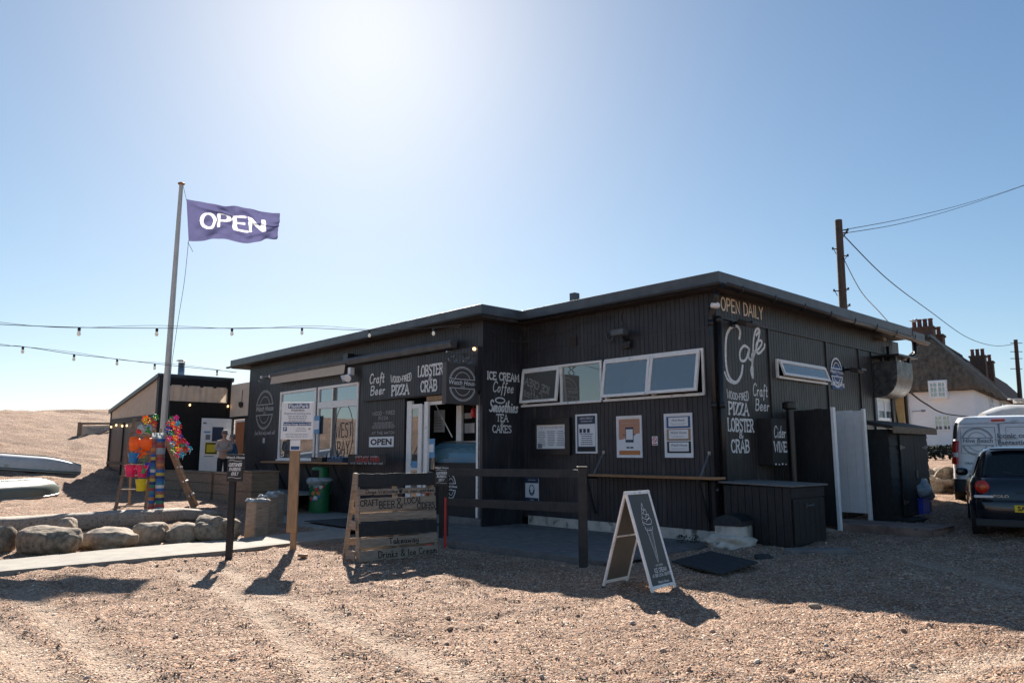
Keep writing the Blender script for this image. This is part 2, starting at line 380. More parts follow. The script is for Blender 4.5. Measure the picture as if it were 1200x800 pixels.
# stroke alphabet: '~' = smooth curve, '-' = straight; numbers in hundredths of the cap height
GL = {
'A': (62, '-0 0 31 100 62 0', '-12 36 50 36'), 'B': (56, '-6 0 6 100', '~6 100 40 98 48 76 34 54 6 52', '~6 52 44 50 54 26 40 3 6 0'),
'C': (58, '~56 82 40 99 16 90 4 50 16 10 40 1 56 16'), 'D': (60, '-6 0 6 100', '~6 100 36 97 56 76 58 50 56 24 36 3 6 0'),
'E': (50, '-6 0 6 100', '-6 100 48 100', '-6 52 40 52', '-6 0 50 0'), 'F': (48, '-6 0 6 100', '-6 100 48 100', '-6 52 38 52'),
'G': (62, '~56 82 40 99 16 90 4 50 16 10 40 1 58 16', '-58 16 58 46 36 46'), 'H': (60, '-6 0 6 100', '-54 0 54 100', '-6 50 54 50'),
'I': (18, '-9 0 9 100'), 'J': (44, '~38 100 38 30 26 3 6 8 2 26'), 'K': (58, '-6 0 6 100', '-52 100 6 44', '-22 58 56 0'), 'L': (48, '-6 100 6 0 48 0'),
'M': (74, '-6 0 10 100 37 25 64 100 68 0'), 'N': (62, '-6 0 6 100 56 0 56 100'), 'O': (64, '@32 50 29 50'), 'P': (54, '-6 0 6 100', '~6 100 40 98 52 76 40 50 6 46'),
'Q': (64, '@32 50 29 50', '-40 22 62 -6'), 'R': (58, '-6 0 6 100', '~6 100 40 98 50 77 38 54 6 50', '-28 52 56 0'),
'S': (52, '~48 86 30 100 10 92 8 70 26 54 44 38 46 14 26 0 4 12'), 'T': (54, '-27 0 27 100', '-0 100 54 100'), 'U': (60, '~6 100 6 30 16 3 44 3 54 30 54 100'),
'V': (60, '-2 100 30 0 58 100'), 'W': (84, '-2 100 22 0 42 80 62 0 82 100'), 'X': (58, '-2 0 56 100', '-2 100 56 0'), 'Y': (58, '-2 100 29 48 56 100', '-29 48 29 0'),
'Z': (54, '-4 100 50 100 2 0 52 0'), '&': (62, '~58 0 14 72 20 96 38 96 42 76 10 36 8 10 28 0 50 14 58 40'), '-': (32, '-4 46 28 46'), ' ': (28,), '.': (14, '-6 0 9 3'),
"'": (12, '-6 100 6 84'), '4': (56, '-40 0 40 100 4 30 54 30'), '1': (30, '-6 80 18 100 18 0'), '0': (56, '@28 50 24 50'),
'a': (46, '~38 44 22 52 6 36 8 10 22 0 36 14 38 44', '~38 48 37 12 42 1 50 8'), 'b': (44, '~6 100 6 50 6 4', '~6 32 22 52 38 40 38 12 22 0 6 8'), 'c': (40, '~36 42 20 52 5 34 6 10 20 0 42 12'),
'd': (46, '~38 40 20 52 5 34 8 8 22 0 36 14', '~38 100 38 14 46 2'), 'e': (42, '~7 24 36 32 32 50 16 50 6 30 8 8 22 0 42 12'), 'f': (34, '~36 86 28 100 18 88 17 50 17 0 14 -30', '-4 50 34 50'),
'g': (44, '~38 42 20 52 5 34 8 8 24 2 38 16', '~38 48 38 -10 28 -34 8 -28'), 'h': (46, '~6 100 6 0', '~6 28 18 50 34 46 36 20 38 2 46 6'), 'i': (20, '~9 50 9 12 13 0 20 6', '-9 70 10 73'),
'j': (20, '~12 50 12 -10 4 -32 -8 -26', '-12 70 13 73'), 'k': (42, '~6 100 6 0', '~34 50 8 22 38 0'), 'l': (20, '~8 0 8 100', '~8 10 12 0 20 4'), 'm': (68, '~5 50 6 0', '~6 30 18 50 28 44 29 0', '~29 30 42 50 54 44 56 14 58 0 68 6'),
'n': (46, '~5 50 6 0', '~6 30 20 50 34 44 36 14 38 0 46 6'), 'o': (42, '@22 25 17 26'), 'p': (44, '~6 50 6 -34', '~6 32 22 52 38 40 38 12 22 0 6 8'),
'r': (34, '~5 50 6 0', '~6 28 16 48 32 46'), 's': (34, '~32 44 18 52 8 40 24 24 28 8 12 0 0 8'), 't': (30, '~14 84 13 14 20 0 30 6', '-2 52 28 52'),
'u': (46, '~5 50 6 12 18 0 34 12 36 50', '~36 14 42 0 48 6'), 'v': (40, '-4 50 19 0 36 50'), 'w': (58, '~4 50 12 2 28 40 40 2 54 50'), 'y': (42, '~4 50 8 16 22 10 36 24 36 50', '~36 50 34 -14 20 -34 4 -24'),
'x': (40, '-4 0 36 50', '-4 50 36 0'), 'z': (38, '-4 50 34 50 4 0 36 0'), '\u00e9': (42, '~7 24 36 32 32 50 16 50 6 30 8 8 22 0 42 12', '-18 64 32 84'), ',': (12, '-8 6 4 -10'), '!': (12, '-6 100 6 30', '-6 4 6 0')}
def strokes(txt, serif=False, jit=0, rn=None):
    x = 0; out = []
    for ch in txt:
        g = GL.get(ch, GL[' '])
        dy = (rn.uniform(-jit, jit) if rn else 0)
        for st in g[1:]:
            k, nums = st[0], [float(t) for t in st[1:].split()]
            if k == '@':
                cx, cy, rx, ry = nums
                out.append(([(x+(cx+rx*math.cos(2*math.pi*i/20))/100, (cy+ry*math.sin(2*math.pi*i/20))/100+dy) for i in range(20)], True)); continue
            P = [(x+nums[i]/100, nums[i+1]/100+dy) for i in range(0, len(nums), 2)]
            if k == '~': P = smooth_pts(P)
            out.append((P, False))
            if serif and ch.isupper():
                for e in (P[0], P[-1]):
                    if abs(e[1]-dy) < .02 or abs(e[1]-dy-1) < .02:
                        q = P[1] if e is P[0] else P[-2]
                        if abs(q[1]-e[1]) > .2: out.append(([(e[0]-.08, e[1]), (e[0]+.08, e[1])], False))
                        elif ch in 'EFLTZ' and abs(q[1]-e[1]) < .02:
                            s_ = -1 if e[1]-dy > .5 else 1; out.append(([(e[0], e[1]), (e[0], e[1]+.14*s_)], False))
        x += g[0]/100+.12
    return out, x-.12
def hand(mb, pl, txt, x, y, h, w, m=0, width=None, align='C', serif=False, shear=0, jit=0, wave=None, seed=3, fit=None):
    """hand-painted lettering; h cap height, width = total width"""
    st, tw = strokes(txt, serif, jit, random.Random(seed)); sx = h
    if fit: sx = fit/tw
    ofs = -tw*sx/2 if align == 'C' else 0
    for P, cl in st:
        Q = []
        for a, b in P:
            X = ofs+a*sx+b*h*shear; Y = b*h
            if wave: Y = wave(X/(tw*sx/2), Y)
            Q.append((x+X, y+Y))
        ribbon(mb, pl, Q, w, m, cl)
# ================================================================ SETTING
SUN_AZ, SUN_EL = -12, 33
w = bpy.data.worlds.new('World'); scene.world = w; w.use_nodes = True
N, L = w.node_tree.nodes, w.node_tree.links
sky = N.new('ShaderNodeTexSky'); sky.sky_type = 'NISHITA'; sky.sun_disc = False
sky.sun_elevation = R(SUN_EL); sky.sun_rotation = R(SUN_AZ)
sky.air_density = .85; sky.dust_density = 0.48; sky.ozone_density = 2.5; sky.altitude = 300
hs = N.new('ShaderNodeHueSaturation'); hs.inputs['Saturation'].default_value = 1.1
tn = N.new('ShaderNodeMix'); tn.data_type = 'RGBA'; tn.blend_type = 'MULTIPLY'; tn.inputs[0].default_value = 1; tn.inputs[7].default_value = (1.02, 1.05, 1.0, 1)
L.new(sky.outputs[0], hs.inputs['Color']); L.new(hs.outputs[0], tn.inputs[6]); # soft shoulder so that the horizon keeps its colour
v1 = N.new('ShaderNodeVectorMath'); v1.operation = 'MULTIPLY_ADD'; v1.inputs[1].default_value = (.045,)*3; v1.inputs[2].default_value = (1,)*3
v2 = N.new('ShaderNodeVectorMath'); v2.operation = 'DIVIDE'; v3 = N.new('ShaderNodeVectorMath'); v3.operation = 'SCALE'; v3.inputs['Scale'].default_value = 1.17
L.new(tn.outputs[2], v1.inputs[0]); L.new(tn.outputs[2], v2.inputs[0]); L.new(v1.outputs[0], v2.inputs[1]); L.new(v2.outputs[0], v3.inputs[0]); L.new(v3.outputs[0], N['Background'].inputs[0]); N['Background'].inputs[1].default_value = .056
sl = bpy.data.lights.new('sun', 'SUN'); sl.energy = 5; sl.angle = R(.55); sl.color = (1, .93, .83)
so = bpy.data.objects.new('sun', sl); col.objects.link(so)
sd = Vector((math.sin(R(SUN_AZ))*math.cos(R(SUN_EL)), math.cos(R(SUN_AZ))*math.cos(R(SUN_EL)), math.sin(R(SUN_EL))))
so.rotation_euler = sd.to_track_quat('Z', 'Y').to_euler(); so.location = (0, 0, 30)
cam = bpy.data.cameras.new('camera'); cam.sensor_width = 36; cam.lens = 36*FPX/1200; cam.clip_end = 3000; cam.clip_start = .05
co = bpy.data.objects.new('camera', cam); col.objects.link(co); co.location = (0, 0, H); co.rotation_euler = (R(90)+PITCH, 0, 0)
scene.camera = co
scene.view_settings.view_transform = 'Standard'; scene.view_settings.look = 'None'; scene.view_settings.gamma = 1
scene.view_settings.use_curve_mapping = False; scene.view_settings.exposure = 1.25

# ---- shingle
def gravel_mat(name, near=True):
    m = bpy.data.materials.new(name); m.use_nodes = True
    N, L = m.node_tree.nodes, m.node_tree.links; b = N['Principled BSDF']; b.inputs['Roughness'].default_value = .9
    b.inputs['Specular IOR Level'].default_value = .25
    tc = N.new('ShaderNodeTexCoord')
    def vor(scale):
        v = N.new('ShaderNodeTexVoronoi'); v.inputs['Scale'].default_value = scale
        nz = N.new('ShaderNodeTexNoise'); nz.inputs['Scale'].default_value = scale*.7; nz.inputs['Detail'].default_value = 2
        ad = N.new('ShaderNodeVectorMath'); ad.operation = 'MULTIPLY_ADD'; ad.inputs[1].default_value = (.6/scale,)*3
        L.new(tc.outputs['Object'], nz.inputs['Vector'])
        L.new(nz.outputs['Color'], ad.inputs[0]); L.new(tc.outputs['Object'], ad.inputs[2]); L.new(ad.outputs[0], v.inputs['Vector']); return v
    v1 = vor(50); v2 = vor(120)
    sep = N.new('ShaderNodeSeparateColor'); L.new(v1.outputs['Color'], sep.inputs[0])
    r = N.new('ShaderNodeValToRGB'); e = r.color_ramp.elements; r.color_ramp.interpolation = 'CONSTANT'
    cols = [(p_, tuple(min(.8, v_*k_*1.2) for v_, k_ in zip(c_, (1.0, 1.0, 1.04)))) for p_, c_ in [(0, (.19, .135, .1)), (.12, (.30, .2, .14)), (.3, (.42, .29, .2)), (.48, (.36, .23, .17)), (.6, (.5, .37, .27)), (.74, (.26, .2, .16)), (.84, (.58, .47, .37)), (.93, (.27, .23, .2)), (.965, (.68, .62, .54))]]
    e[0].position = 0; e[0].color = (*cols[0][1], 1); e[1].position = cols[1][0]; e[1].color = (*cols[1][1], 1)
    for p, c in cols[2:]: k = e.new(p); k.color = (*c, 1)
    L.new(sep.outputs[0], r.inputs[0])
    r2 = N.new('ShaderNodeValToRGB'); r2.color_ramp.elements[0].color = (.62, .58, .55, 1); r2.color_ramp.elements[1].color = (1.2, 1.1, 1.0, 1)
    sp2 = N.new('ShaderNodeSeparateColor'); L.new(v2.outputs['Color'], sp2.inputs[0]); L.new(sp2.outputs[0], r2.inputs[0])
    big = N.new('ShaderNodeTexNoise'); big.inputs['Scale'].default_value = 1.1; big.inputs['Detail'].default_value = 9; big.inputs['Roughness'].default_value = .65
    L.new(tc.outputs['Object'], big.inputs['Vector'])
    r3 = N.new('ShaderNodeValToRGB'); r3.color_ramp.elements[0].position = .35; r3.color_ramp.elements[1].position = .7
    r3.color_ramp.elements[0].color = (.72, .68, .65, 1); r3.color_ramp.elements[1].color = (1.08, 1.05, 1.03, 1); L.new(big.outputs[0], r3.inputs[0])
    m1 = N.new('ShaderNodeMix'); m1.data_type = 'RGBA'; m1.blend_type = 'MULTIPLY'; m1.inputs[0].default_value = 1
    L.new(r.outputs[0], m1.inputs[6]); L.new(r2.outputs[0], m1.inputs[7])
    m2 = N.new('ShaderNodeMix'); m2.data_type = 'RGBA'; m2.blend_type = 'MULTIPLY'; m2.inputs[0].default_value = 1
    L.new(m1.outputs[2], m2.inputs[6]); L.new(r3.outputs[0], m2.inputs[7]); 
    pk = N.new('ShaderNodeAttribute'); pk.attribute_name = 'packed'
    m3 = N.new('ShaderNodeMix'); m3.data_type = 'RGBA'; m3.inputs[7].default_value = (.56, .45, .35, 1)
    pm = N.new('ShaderNodeMath'); pm.operation = 'MULTIPLY'; pm.inputs[1].default_value = .42; L.new(pk.outputs['Fac'], pm.inputs[0]); L.new(pm.outputs[0], m3.inputs[0])
    L.new(m2.outputs[2], m3.inputs[6]); L.new(m3.outputs[2], b.inputs['Base Color'])
    def inv(v, k):
        mm = N.new('ShaderNodeMath'); mm.operation = 'MULTIPLY'; mm.inputs[1].default_value = -k; L.new(v.outputs['Distance'], mm.inputs[0]); return mm
    a, c = inv(v1, 1.0), inv(v2, .4)
    s_ = N.new('ShaderNodeMath'); s_.operation = 'ADD'; L.new(a.outputs[0], s_.inputs[0]); L.new(c.outputs[0], s_.inputs[1])
    n3 = N.new('ShaderNodeTexNoise'); n3.inputs['Scale'].default_value = 9; n3.inputs['Detail'].default_value = 3; L.new(tc.outputs['Object'], n3.inputs['Vector'])
    s2 = N.new('ShaderNodeMath'); s2.operation = 'MULTIPLY_ADD'; s2.inputs[1].default_value = 2.2; L.new(n3.outputs[0], s2.inputs[0]); L.new(s_.outputs[0], s2.inputs[2])
    bp = N.new('ShaderNodeBump'); bp.inputs['Strength'].default_value = .9; bp.inputs['Distance'].default_value = .022
    n4 = N.new('ShaderNodeTexNoise'); n4.inputs['Scale'].default_value = 3.2; n4.inputs['Detail'].default_value = 6; n4.inputs['Roughness'].default_value = .7; L.new(tc.outputs['Object'], n4.inputs['Vector'])
    bq = N.new('ShaderNodeBump'); bq.inputs['Strength'].default_value = .7; bq.inputs['Distance'].default_value = .09; L.new(n4.outputs[0], bq.inputs['Height']); L.new(bq.outputs[0], bp.inputs['Normal'])
    L.new(s2.outputs[0], bp.inputs['Height']); L.new(bp.outputs[0], b.inputs['Normal'])
    return m
M['gravel'] = gravel_mat('shingle')
def axis(fine0, fine1, step, lo, hi):
    a = list(np.arange(fine0, fine1, step)); s = step; x = a[-1]
    while x < hi: s *= 1.22; x += s; a.append(x)
    s = step; x = a[0]; b = []
    while x > lo: s *= 1.22; x -= s; b.append(x)
    return b[::-1]+a
xs = axis(-9, 10, .075, -700, 700); ys = axis(3.6, 14, .07, -120, 1200)
# keep a moderately fine grid further out too
ys = [y for y in ys if y <= 14]+list(np.arange(14.1, 30, .2))+list(np.arange(30, 58, .3))+[y for y in axis(57.5, 58, .2, 57, 1200) if y > 58]
xs = [x for x in xs if x < -60]+list(np.arange(-60, -16, .33))+list(np.arange(-16, -9, .22))+[x for x in xs if -9 <= x <= 10]+list(np.arange(10.2, 24, .4))+[x for x in xs if x > 24]
TR = []
for line in ([(20, 690), (60, 720), (90, 745), (150, 795), (230, 880)], [(215, 672), (285, 700), (335, 745), (395, 800), (470, 880)], [(255, 664), (330, 700), (430, 745), (570, 800), (800, 880)], [(-60, 700), (20, 760), (60, 800), (100, 850)],
             [(960, 860), (1060, 800), (1150, 775), (1300, 750)], [(1060, 655), (1120, 668), (1200, 690), (1350, 720)]):
    TR.append([G(*q).xy for q in line])
def track_d(x, y):
    best = 9; 
    for L_ in TR:
        for a, b in zip(L_, L_[1:]):
            dx, dy = b[0]-a[0], b[1]-a[1]; t = max(0, min(1, ((x-a[0])*dx+(y-a[1])*dy)/(dx*dx+dy*dy)))
            d = math.hypot(x-a[0]-dx*t, y-a[1]-dy*t)
            if d < best: best = d
    return best
def detail(x, y):
    z = .04*noise.noise(Vector((x*1.1, y*1.6, 0)))+.038*noise.noise(Vector((x*2.6, y*4.6, 5)))+.026*noise.noise(Vector((x*5.5, y*9, 9)))+.012*noise.noise(Vector((x*13, y*17, 2)))
    if y < 13:
        dd = abs(track_d(x, y)+.05*noise.noise(Vector((x*.8, y*.8, 3))))
        if dd < .6:
            q = math.exp(-(dd/.13)**2)
            z = z*(1-.6*q)-.028*q+.022*math.exp(-((dd-.27)/.08)**2)+.006*math.sin(dd*95)*q
    return z
def ground_z(x, y):
    z = gz(x, y)
    if abs(x) < 26 and 2 < y < 40: z += detail(x, y)*(1 if y < 16 else 1.6)
    if y > 15 and x < -5 and y < 58 and x > -60:
        z += (.04*noise.noise(Vector((x*.9, y*1.1, 7)))+.035*noise.noise(Vector((x*2.1, y*2.4, 3))))*sm(15, 26, y)
    if not (abs(x) < 26 and 2 < y < 40): z += .25*noise.noise(Vector((x*.15, y*.15, 0)))*sm(10, 40, math.hypot(x, y))
    # flatten below the buildings, decks
    p = TBi @ Vector((x, y, 0))
    if -17 < p.x < .3 and -3.6 < p.y < 9: z = min(z, gz(x, y)-.0)-.07*sm(-3.4, -2.4, p.y)
    return z
nx, ny = len(xs), len(ys)
vs = [(x, y, ground_z(x, y)) for y in ys for x in xs]
fs = [(j*nx+i, j*nx+i+1, (j+1)*nx+i+1, (j+1)*nx+i) for j in range(ny-1) for i in range(nx-1)]
g = MB(); g.v = [Vector(v) for v in vs]; g.f = fs; g.mi = [0]*len(fs)
g_ = g.build('ground', 'gravel', smooth=True, origin=(0, 0, 0), kind='structure')
A_ = g_.data.attributes.new('packed', 'FLOAT', 'POINT')
A_.data.foreach_set('value', [(math.exp(-((track_d(x, y)+.05*noise.noise(Vector((x*.8, y*.8, 3))))/.15)**2) if 3 < y < 13 and abs(x) < 14 else 0.) for y in ys for x in xs])

# ---- loose pebbles (nobody could count them)
def pebbles():
    m = bpy.data.materials.new('pebbles'); m.use_nodes = True
    N, L = m.node_tree.nodes, m.node_tree.links; b = N['Principled BSDF']; b.inputs['Roughness'].default_value = .85
    at_ = N.new('ShaderNodeAttribute'); at_.attribute_name = 'tone'
    r = N.new('ShaderNodeValToRGB'); e = r.color_ramp.elements
    e[0].color = (.22, .155, .115, 1); e[1].position = 1; e[1].color = (.74, .68, .6, 1)
    for p, c in [(a_, tuple(min(.85, v_*1.17) for v_ in c_)) for a_, c_ in [(.15, (.3, .2, .14)), (.4, (.44, .3, .21)), (.6, (.36, .25, .19)), (.75, (.53, .41, .31)), (.88, (.3, .26, .23)), (.93, (.6, .52, .43))]]: k = e.new(p); k.color = (*c, 1)
    L.new(at_.outputs['Fac'], r.inputs[0]); L.new(r.outputs[0], b.inputs['Base Color'])
    rs = np.random.RandomState(3)
    t = (1+5**.5)/2
    ico = np.array([(-1, t, 0), (1, t, 0), (-1, -t, 0), (1, -t, 0), (0, -1, t), (0, 1, t), (0, -1, -t), (0, 1, -t), (t, 0, -1), (t, 0, 1), (-t, 0, -1), (-t, 0, 1)], float)
    ico /= np.linalg.norm(ico[0])
    F = np.array([(0, 11, 5), (0, 5, 1), (0, 1, 7), (0, 7, 10), (0, 10, 11), (1, 5, 9), (5, 11, 4), (11, 10, 2), (10, 7, 6), (7, 1, 8), (3, 9, 4), (3, 4, 2), (3, 2, 6), (3, 6, 8), (3, 8, 9), (4, 9, 5), (2, 4, 11), (6, 2, 10), (8, 6, 7), (9, 8, 1)])
    P = []
    # camera-facing density falls with distance
    while len(P) < 85000:
        d = 4.0+ (rs.rand()**1.7)*10.5; a = (rs.rand()-.5)*1.32
        x = math.tan(a)*d; y = d
        if y > 20 or (y > 15 and x > -5): continue
        p = TBi @ Vector((x, y, 0))
        if -17 < p.x < .2 and p.y > -3.15 and not (p.x > -1.2 and p.y < -2.2): continue
        if y < 12 and track_d(x, y) < .14 and rs.rand() < .6: continue
        P.append((x, y))
    n = len(P); V = np.zeros((n, 12, 3)); tone = rs.rand(n)
    for i, (x, y) in enumerate(P):
        s = .0035+.0045*rs.rand()**1.5+(.022 if rs.rand() < .005 else 0)*rs.rand()
        s *= 1+.03*(y-4)
        q = ico*np.array([s*rs.uniform(.8, 1.5), s*rs.uniform(.7, 1.1), s*rs.uniform(.45, .9)])
        a = rs.rand()*6.28; c_, s_ = math.cos(a), math.sin(a); b_ = rs.uniform(-.5, .5); cb, sb = math.cos(b_), math.sin(b_)
        X = q[:, 0]*cb-q[:, 2]*sb; Z = q[:, 0]*sb+q[:, 2]*cb
        V[i, :, 0] = X*c_-q[:, 1]*s_+x; V[i, :, 1] = X*s_+q[:, 1]*c_+y; V[i, :, 2] = Z+ground_z(x, y)+s*.15
    me = bpy.data.meshes.new('loose_pebbles')
    Fa = (F[None]+np.arange(n)[:, None, None]*12).reshape(-1)
    me.vertices.add(n*12); me.vertices.foreach_set('co', V.reshape(-1))
    me.loops.add(len(Fa)); me.loops.foreach_set('vertex_index', Fa.astype(np.int32))
    me.polygons.add(n*20); me.polygons.foreach_set('loop_start', np.arange(0, n*60, 3, dtype=np.int32))
    me.polygons.foreach_set('use_smooth', np.ones(n*20, bool))
    me.update(calc_edges=True)
    A_ = me.attributes.new('tone', 'FLOAT', 'POINT'); A_.data.foreach_set('value', np.repeat(tone, 12))
    me.materials.append(m); o = bpy.data.objects.new('loose_pebbles', me); col.objects.link(o); o['kind'] = 'stuff'
    o['label'] = 'loose tan and brown pebbles scattered over the shingle'; o['category'] = 'pebbles'
pebbles()

# ---- concrete path strip
pf = [(-60, 677), (0, 669), (130, 657), (262, 645), (330, 637), (412, 629)]; pb = [(-60, 664), (0, 656), (130, 643), (262, 632), (322, 626), (405, 618)]
mb = MB(); A_, B_ = [G(*q, dz=.055) for q in pf], [G(*q, dz=.055) for q in pb]
for i in range(len(A_)-1):
    q = [A_[i], A_[i+1], B_[i+1], B_[i]]
    mb.ext([p+Vector((0, 0, .0)) for p in q], (0, 0, -.25))
mb.build('path', 'concrete', kind='structure', origin=(-5, 10, 0))

# ---- timber decks, in the frame of the building
def planks(mb, x0, x1, y0, y1, z, wdt=.14, along='x', seed=0, skew=0):
    rn = random.Random(seed)
    if along == 'x':
        y = y0
        while y < y1-.02: 
            mb.box(x0+rn.uniform(-.02, .02), x1+rn.uniform(-.02, .02)-skew*(y-y0), y, min(y+wdt-.008, y1), z-.04, z+rn.uniform(-.003, .003)); y += wdt
    else:
        x = x0
        while x < x1-.02: mb.box(x, min(x+wdt-.008, x1), y0+rn.uniform(-.02, .02), y1, z-.04, z+rn.uniform(-.003, .003)); x += wdt
DZ = -.06
mb = MB(TB)
planks(mb, -6.4, .05, -3.0, 0, DZ, seed=1); mb.box(-6.4, .0, -3.03, -3.0, DZ-.14, DZ+.002); mb.box(-6.35, -.1, -2.95, -.02, DZ-.2, DZ-.045)
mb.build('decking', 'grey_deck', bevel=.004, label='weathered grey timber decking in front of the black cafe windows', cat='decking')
mb = MB(TB)
planks(mb, -15.9, -6.45, -3.45, -1.13, DZ-.03, seed=2); mb.box(-15.9, -6.45, -3.48, -3.45, DZ-.2, DZ-.03)
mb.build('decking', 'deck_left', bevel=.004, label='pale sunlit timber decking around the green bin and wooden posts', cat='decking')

# ================================================================ CAFE BUILDING
cafe = empty('cafe_building', tuple(C0), BANG, 'long black boarded single storey beach cafe with flat roof and white lettering', 'building')
WL, WD = -4.81, -1.12      # inner corner x, wing front y
XL = -16.4                 # left end of the wing
TOP = 4.16
def grooved(mb, x0, x1, z0, z1, face, pl, pitch=.1, th=.07, m=0, side=1):
    """matchboard: real V grooves. face 'A' looks to -Y at y=pl, 'B' looks to +X at x=pl"""
    n0 = math.ceil((x0+.01)/pitch); pts = [(x0, 0)]
    k = n0
    while k*pitch < x1-.01:
        c = k*pitch; pts += [(c-.009, 0), (c-.004, .009), (c+.004, .009), (c+.009, 0)]; k += 1
    pts += [(x1, 0), (x1, th), (x0, th)]
    if face == 'A': P = [(a, pl+b, z0) for a, b in pts]
    else: P = [(pl-b, a, z0) for a, b in pts]
    mb.ext(P, (0, 0, z1-z0), m)
# main front wall around the window band
wx = lambda px, py, Y=0: fa(px, py, Y)[0]
x_a, x_b, x_c, x_d = wx(613.5, 455), wx(706, 445), wx(709.5, 445), wx(826, 440)
zt, zb = 3.2, 2.39
mb = MB(TB)
grooved(mb, WL, 0, .09, zb, 'A', 0); grooved(mb, WL, 0, zt, TOP, 'A', 0)
grooved(mb, WL, x_a, zb, zt, 'A', 0); grooved(mb, x_b, x_c, zb, zt, 'A', 0); grooved(mb, x_d, 0, zb, zt, 'A', 0)
mb.box(WL, -.02, -.008, .001, 3.54, 3.56)
mb.build('wall', 'wall', cafe)
# side wall
mb = MB(TB)
YB = 7.75
yb0, yb1 = fb(909, 432)[0], fb(965, 440)[0]
sz0, sz1 = 2.80, 3.16
grooved(mb, .0, yb0, -.1, 3.72, 'B', 0); grooved(mb, yb1, YB, -.1, 3.72, 'B', 0)
grooved(mb, yb0, yb1, -.1, sz0, 'B', 0); grooved(mb, yb0, yb1, sz1, 3.72, 'B', 0)
grooved(mb, .0, YB, 3.72, TOP+.05, 'B', .012)
for y_ in (1.78, 4.15, 5.75, 6.45): mb.box(0, .03, y_-.02, y_+.02, .1, 3.72)
mb.box(0, .035, .0, YB, 3.70, 3.73)
mb.box(.0, .02, .02, .12, -.1, TOP)
mb.box(-.2, 0, YB-.1, YB, -.1, TOP)
mb.build('wall', 'wallb', cafe)
# return wall + wing front
mb = MB(TB)
grooved(mb, WD, -.0, -.3, TOP, 'B', WL)
mb.build('wall', 'wall', cafe)
eX0, eX1 = -7.62, -4.95       # entrance
ent_top = 2.66
w1a, w1b = wx(329, 470, WD), wx(371, 470, WD)
w2a, w2b = wx(373.5, 460, WD), wx(421, 455, WD)
wz0, wz1 = 1.2, 3.2
mb = MB(TB)
grooved(mb, XL, w1a, -.3, TOP, 'A', WD); grooved(mb, w1a, w2b, wz1, TOP, 'A', WD); grooved(mb, w1a, w2b, -.3, wz0, 'A', WD)
grooved(mb, w1b, w2a, wz0, wz1, 'A', WD)
grooved(mb, w2b, eX0, -.3, TOP, 'A', WD); grooved(mb, eX0, eX1, ent_top, TOP, 'A', WD); grooved(mb, eX1, WL, -.3, TOP, 'A', WD)
mb.box(XL, XL+.08, WD+.07, 7, -.3, TOP)
mb.box(WL-.08, WL+.012, WD-.012, WD+.08, -.3, TOP)          # corner trim
mb.build('wall', 'wall', cafe)
# rear and interior lining so that openings look into darkness
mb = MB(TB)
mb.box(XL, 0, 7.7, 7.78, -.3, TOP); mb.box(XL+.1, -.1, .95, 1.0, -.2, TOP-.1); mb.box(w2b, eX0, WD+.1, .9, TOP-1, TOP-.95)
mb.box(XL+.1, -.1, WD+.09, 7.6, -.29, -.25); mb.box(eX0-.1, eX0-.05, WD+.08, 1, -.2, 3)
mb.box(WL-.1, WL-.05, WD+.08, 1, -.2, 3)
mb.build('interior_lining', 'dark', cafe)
# plinth
mb = MB(TB); mb.box(-4.6, -.02, -.035, .02, -.3, .12); mb.box(-.3, .02, -.036, .02, -.3, .05)
mb.build('plinth', 'render', cafe)
# roof
o1 = .3
P = [(o1, -o1), (WL+o1, -o1), (WL+o1, WD-o1), (XL-.9, WD-o1), (XL-.9, 8.1), (o1, 8.3)]
mb = MB(TB); mb.ext([(x, y, 4.22) for x, y in P], (0, 0, .2))
mb.build('roof', 'roof', cafe, bevel=.01)
P2 = [(o1-.03, -o1+.03), (WL+o1-.03, -o1+.03), (WL+o1-.03, WD-o1+.03), (XL-.87, WD-o1+.03), (XL-.87, 8.07), (o1-.03, 8.27)]
mb = MB(TB); mb.ext([(x, y, 4.15) for x, y in P2], (0, 0, .065)); mb.build('soffit', 'soffit', cafe)
mb = MB(TB)      # roof upstand, felt joints
mb.box(-3.75, -3.6, .4, .55, 4.4, 4.78)
mb.build('vent_pipe', 'roof', cafe)
def gutter(mb, p0, p1, r=.06):
    p0, p1 = Vector(p0), Vector(p1); d = (p1-p0).normalized(); s_ = Vector((-d.y, d.x, 0)); n = 10; vs = []
    for p in (p0, p1):
        for j in range(n+1):
            t = math.pi*j/n; vs.append(p+s_*math.cos(t)*r+Vector((0, 0, -math.sin(t)*r)))
        for j in range(n, -1, -1):
            t = math.pi*j/n; vs.append(p+s_*math.cos(t)*(r-.006)+Vector((0, 0, -math.sin(t)*(r-.006))))
    k = 2*(n+1)
    mb.add(vs, [(j, (j+1) % k, (j+1) % k+k, j+k) for j in range(k)]+[tuple(range(k-1, -1, -1)), tuple(range(k, 2*k))])
mb = MB(TB)
gutter(mb, (o1+.07, -o1, 4.2), (o1+.07, 9.05, 4.13), .075)
for i in range(8): y_ = .2+i*1.12; mb.tube([(o1+.155, y_, 4.21), (o1+.14, y_, 4.12), (o1+.07, y_, 4.1-.01*i*.8), (o1, y_, 4.13)], .012, 6)
mb.build('gutter', 'black', cafe, smooth=True)
mb = MB(TB); mb.box(o1, o1+.02, 8.3, 9.05, 4.15, 4.35); mb.box(-.3, o1, 8.29, 9.0, 4.3, 4.34); mb.build('roof_extension', 'roof', cafe)
mb = MB(TB)
gutter(mb, (WL+o1+.02, -o1-.07, 4.2), (o1+.1, -o1-.07, 4.2), .055)
mb.build('gutter', 'black', cafe, smooth=True)
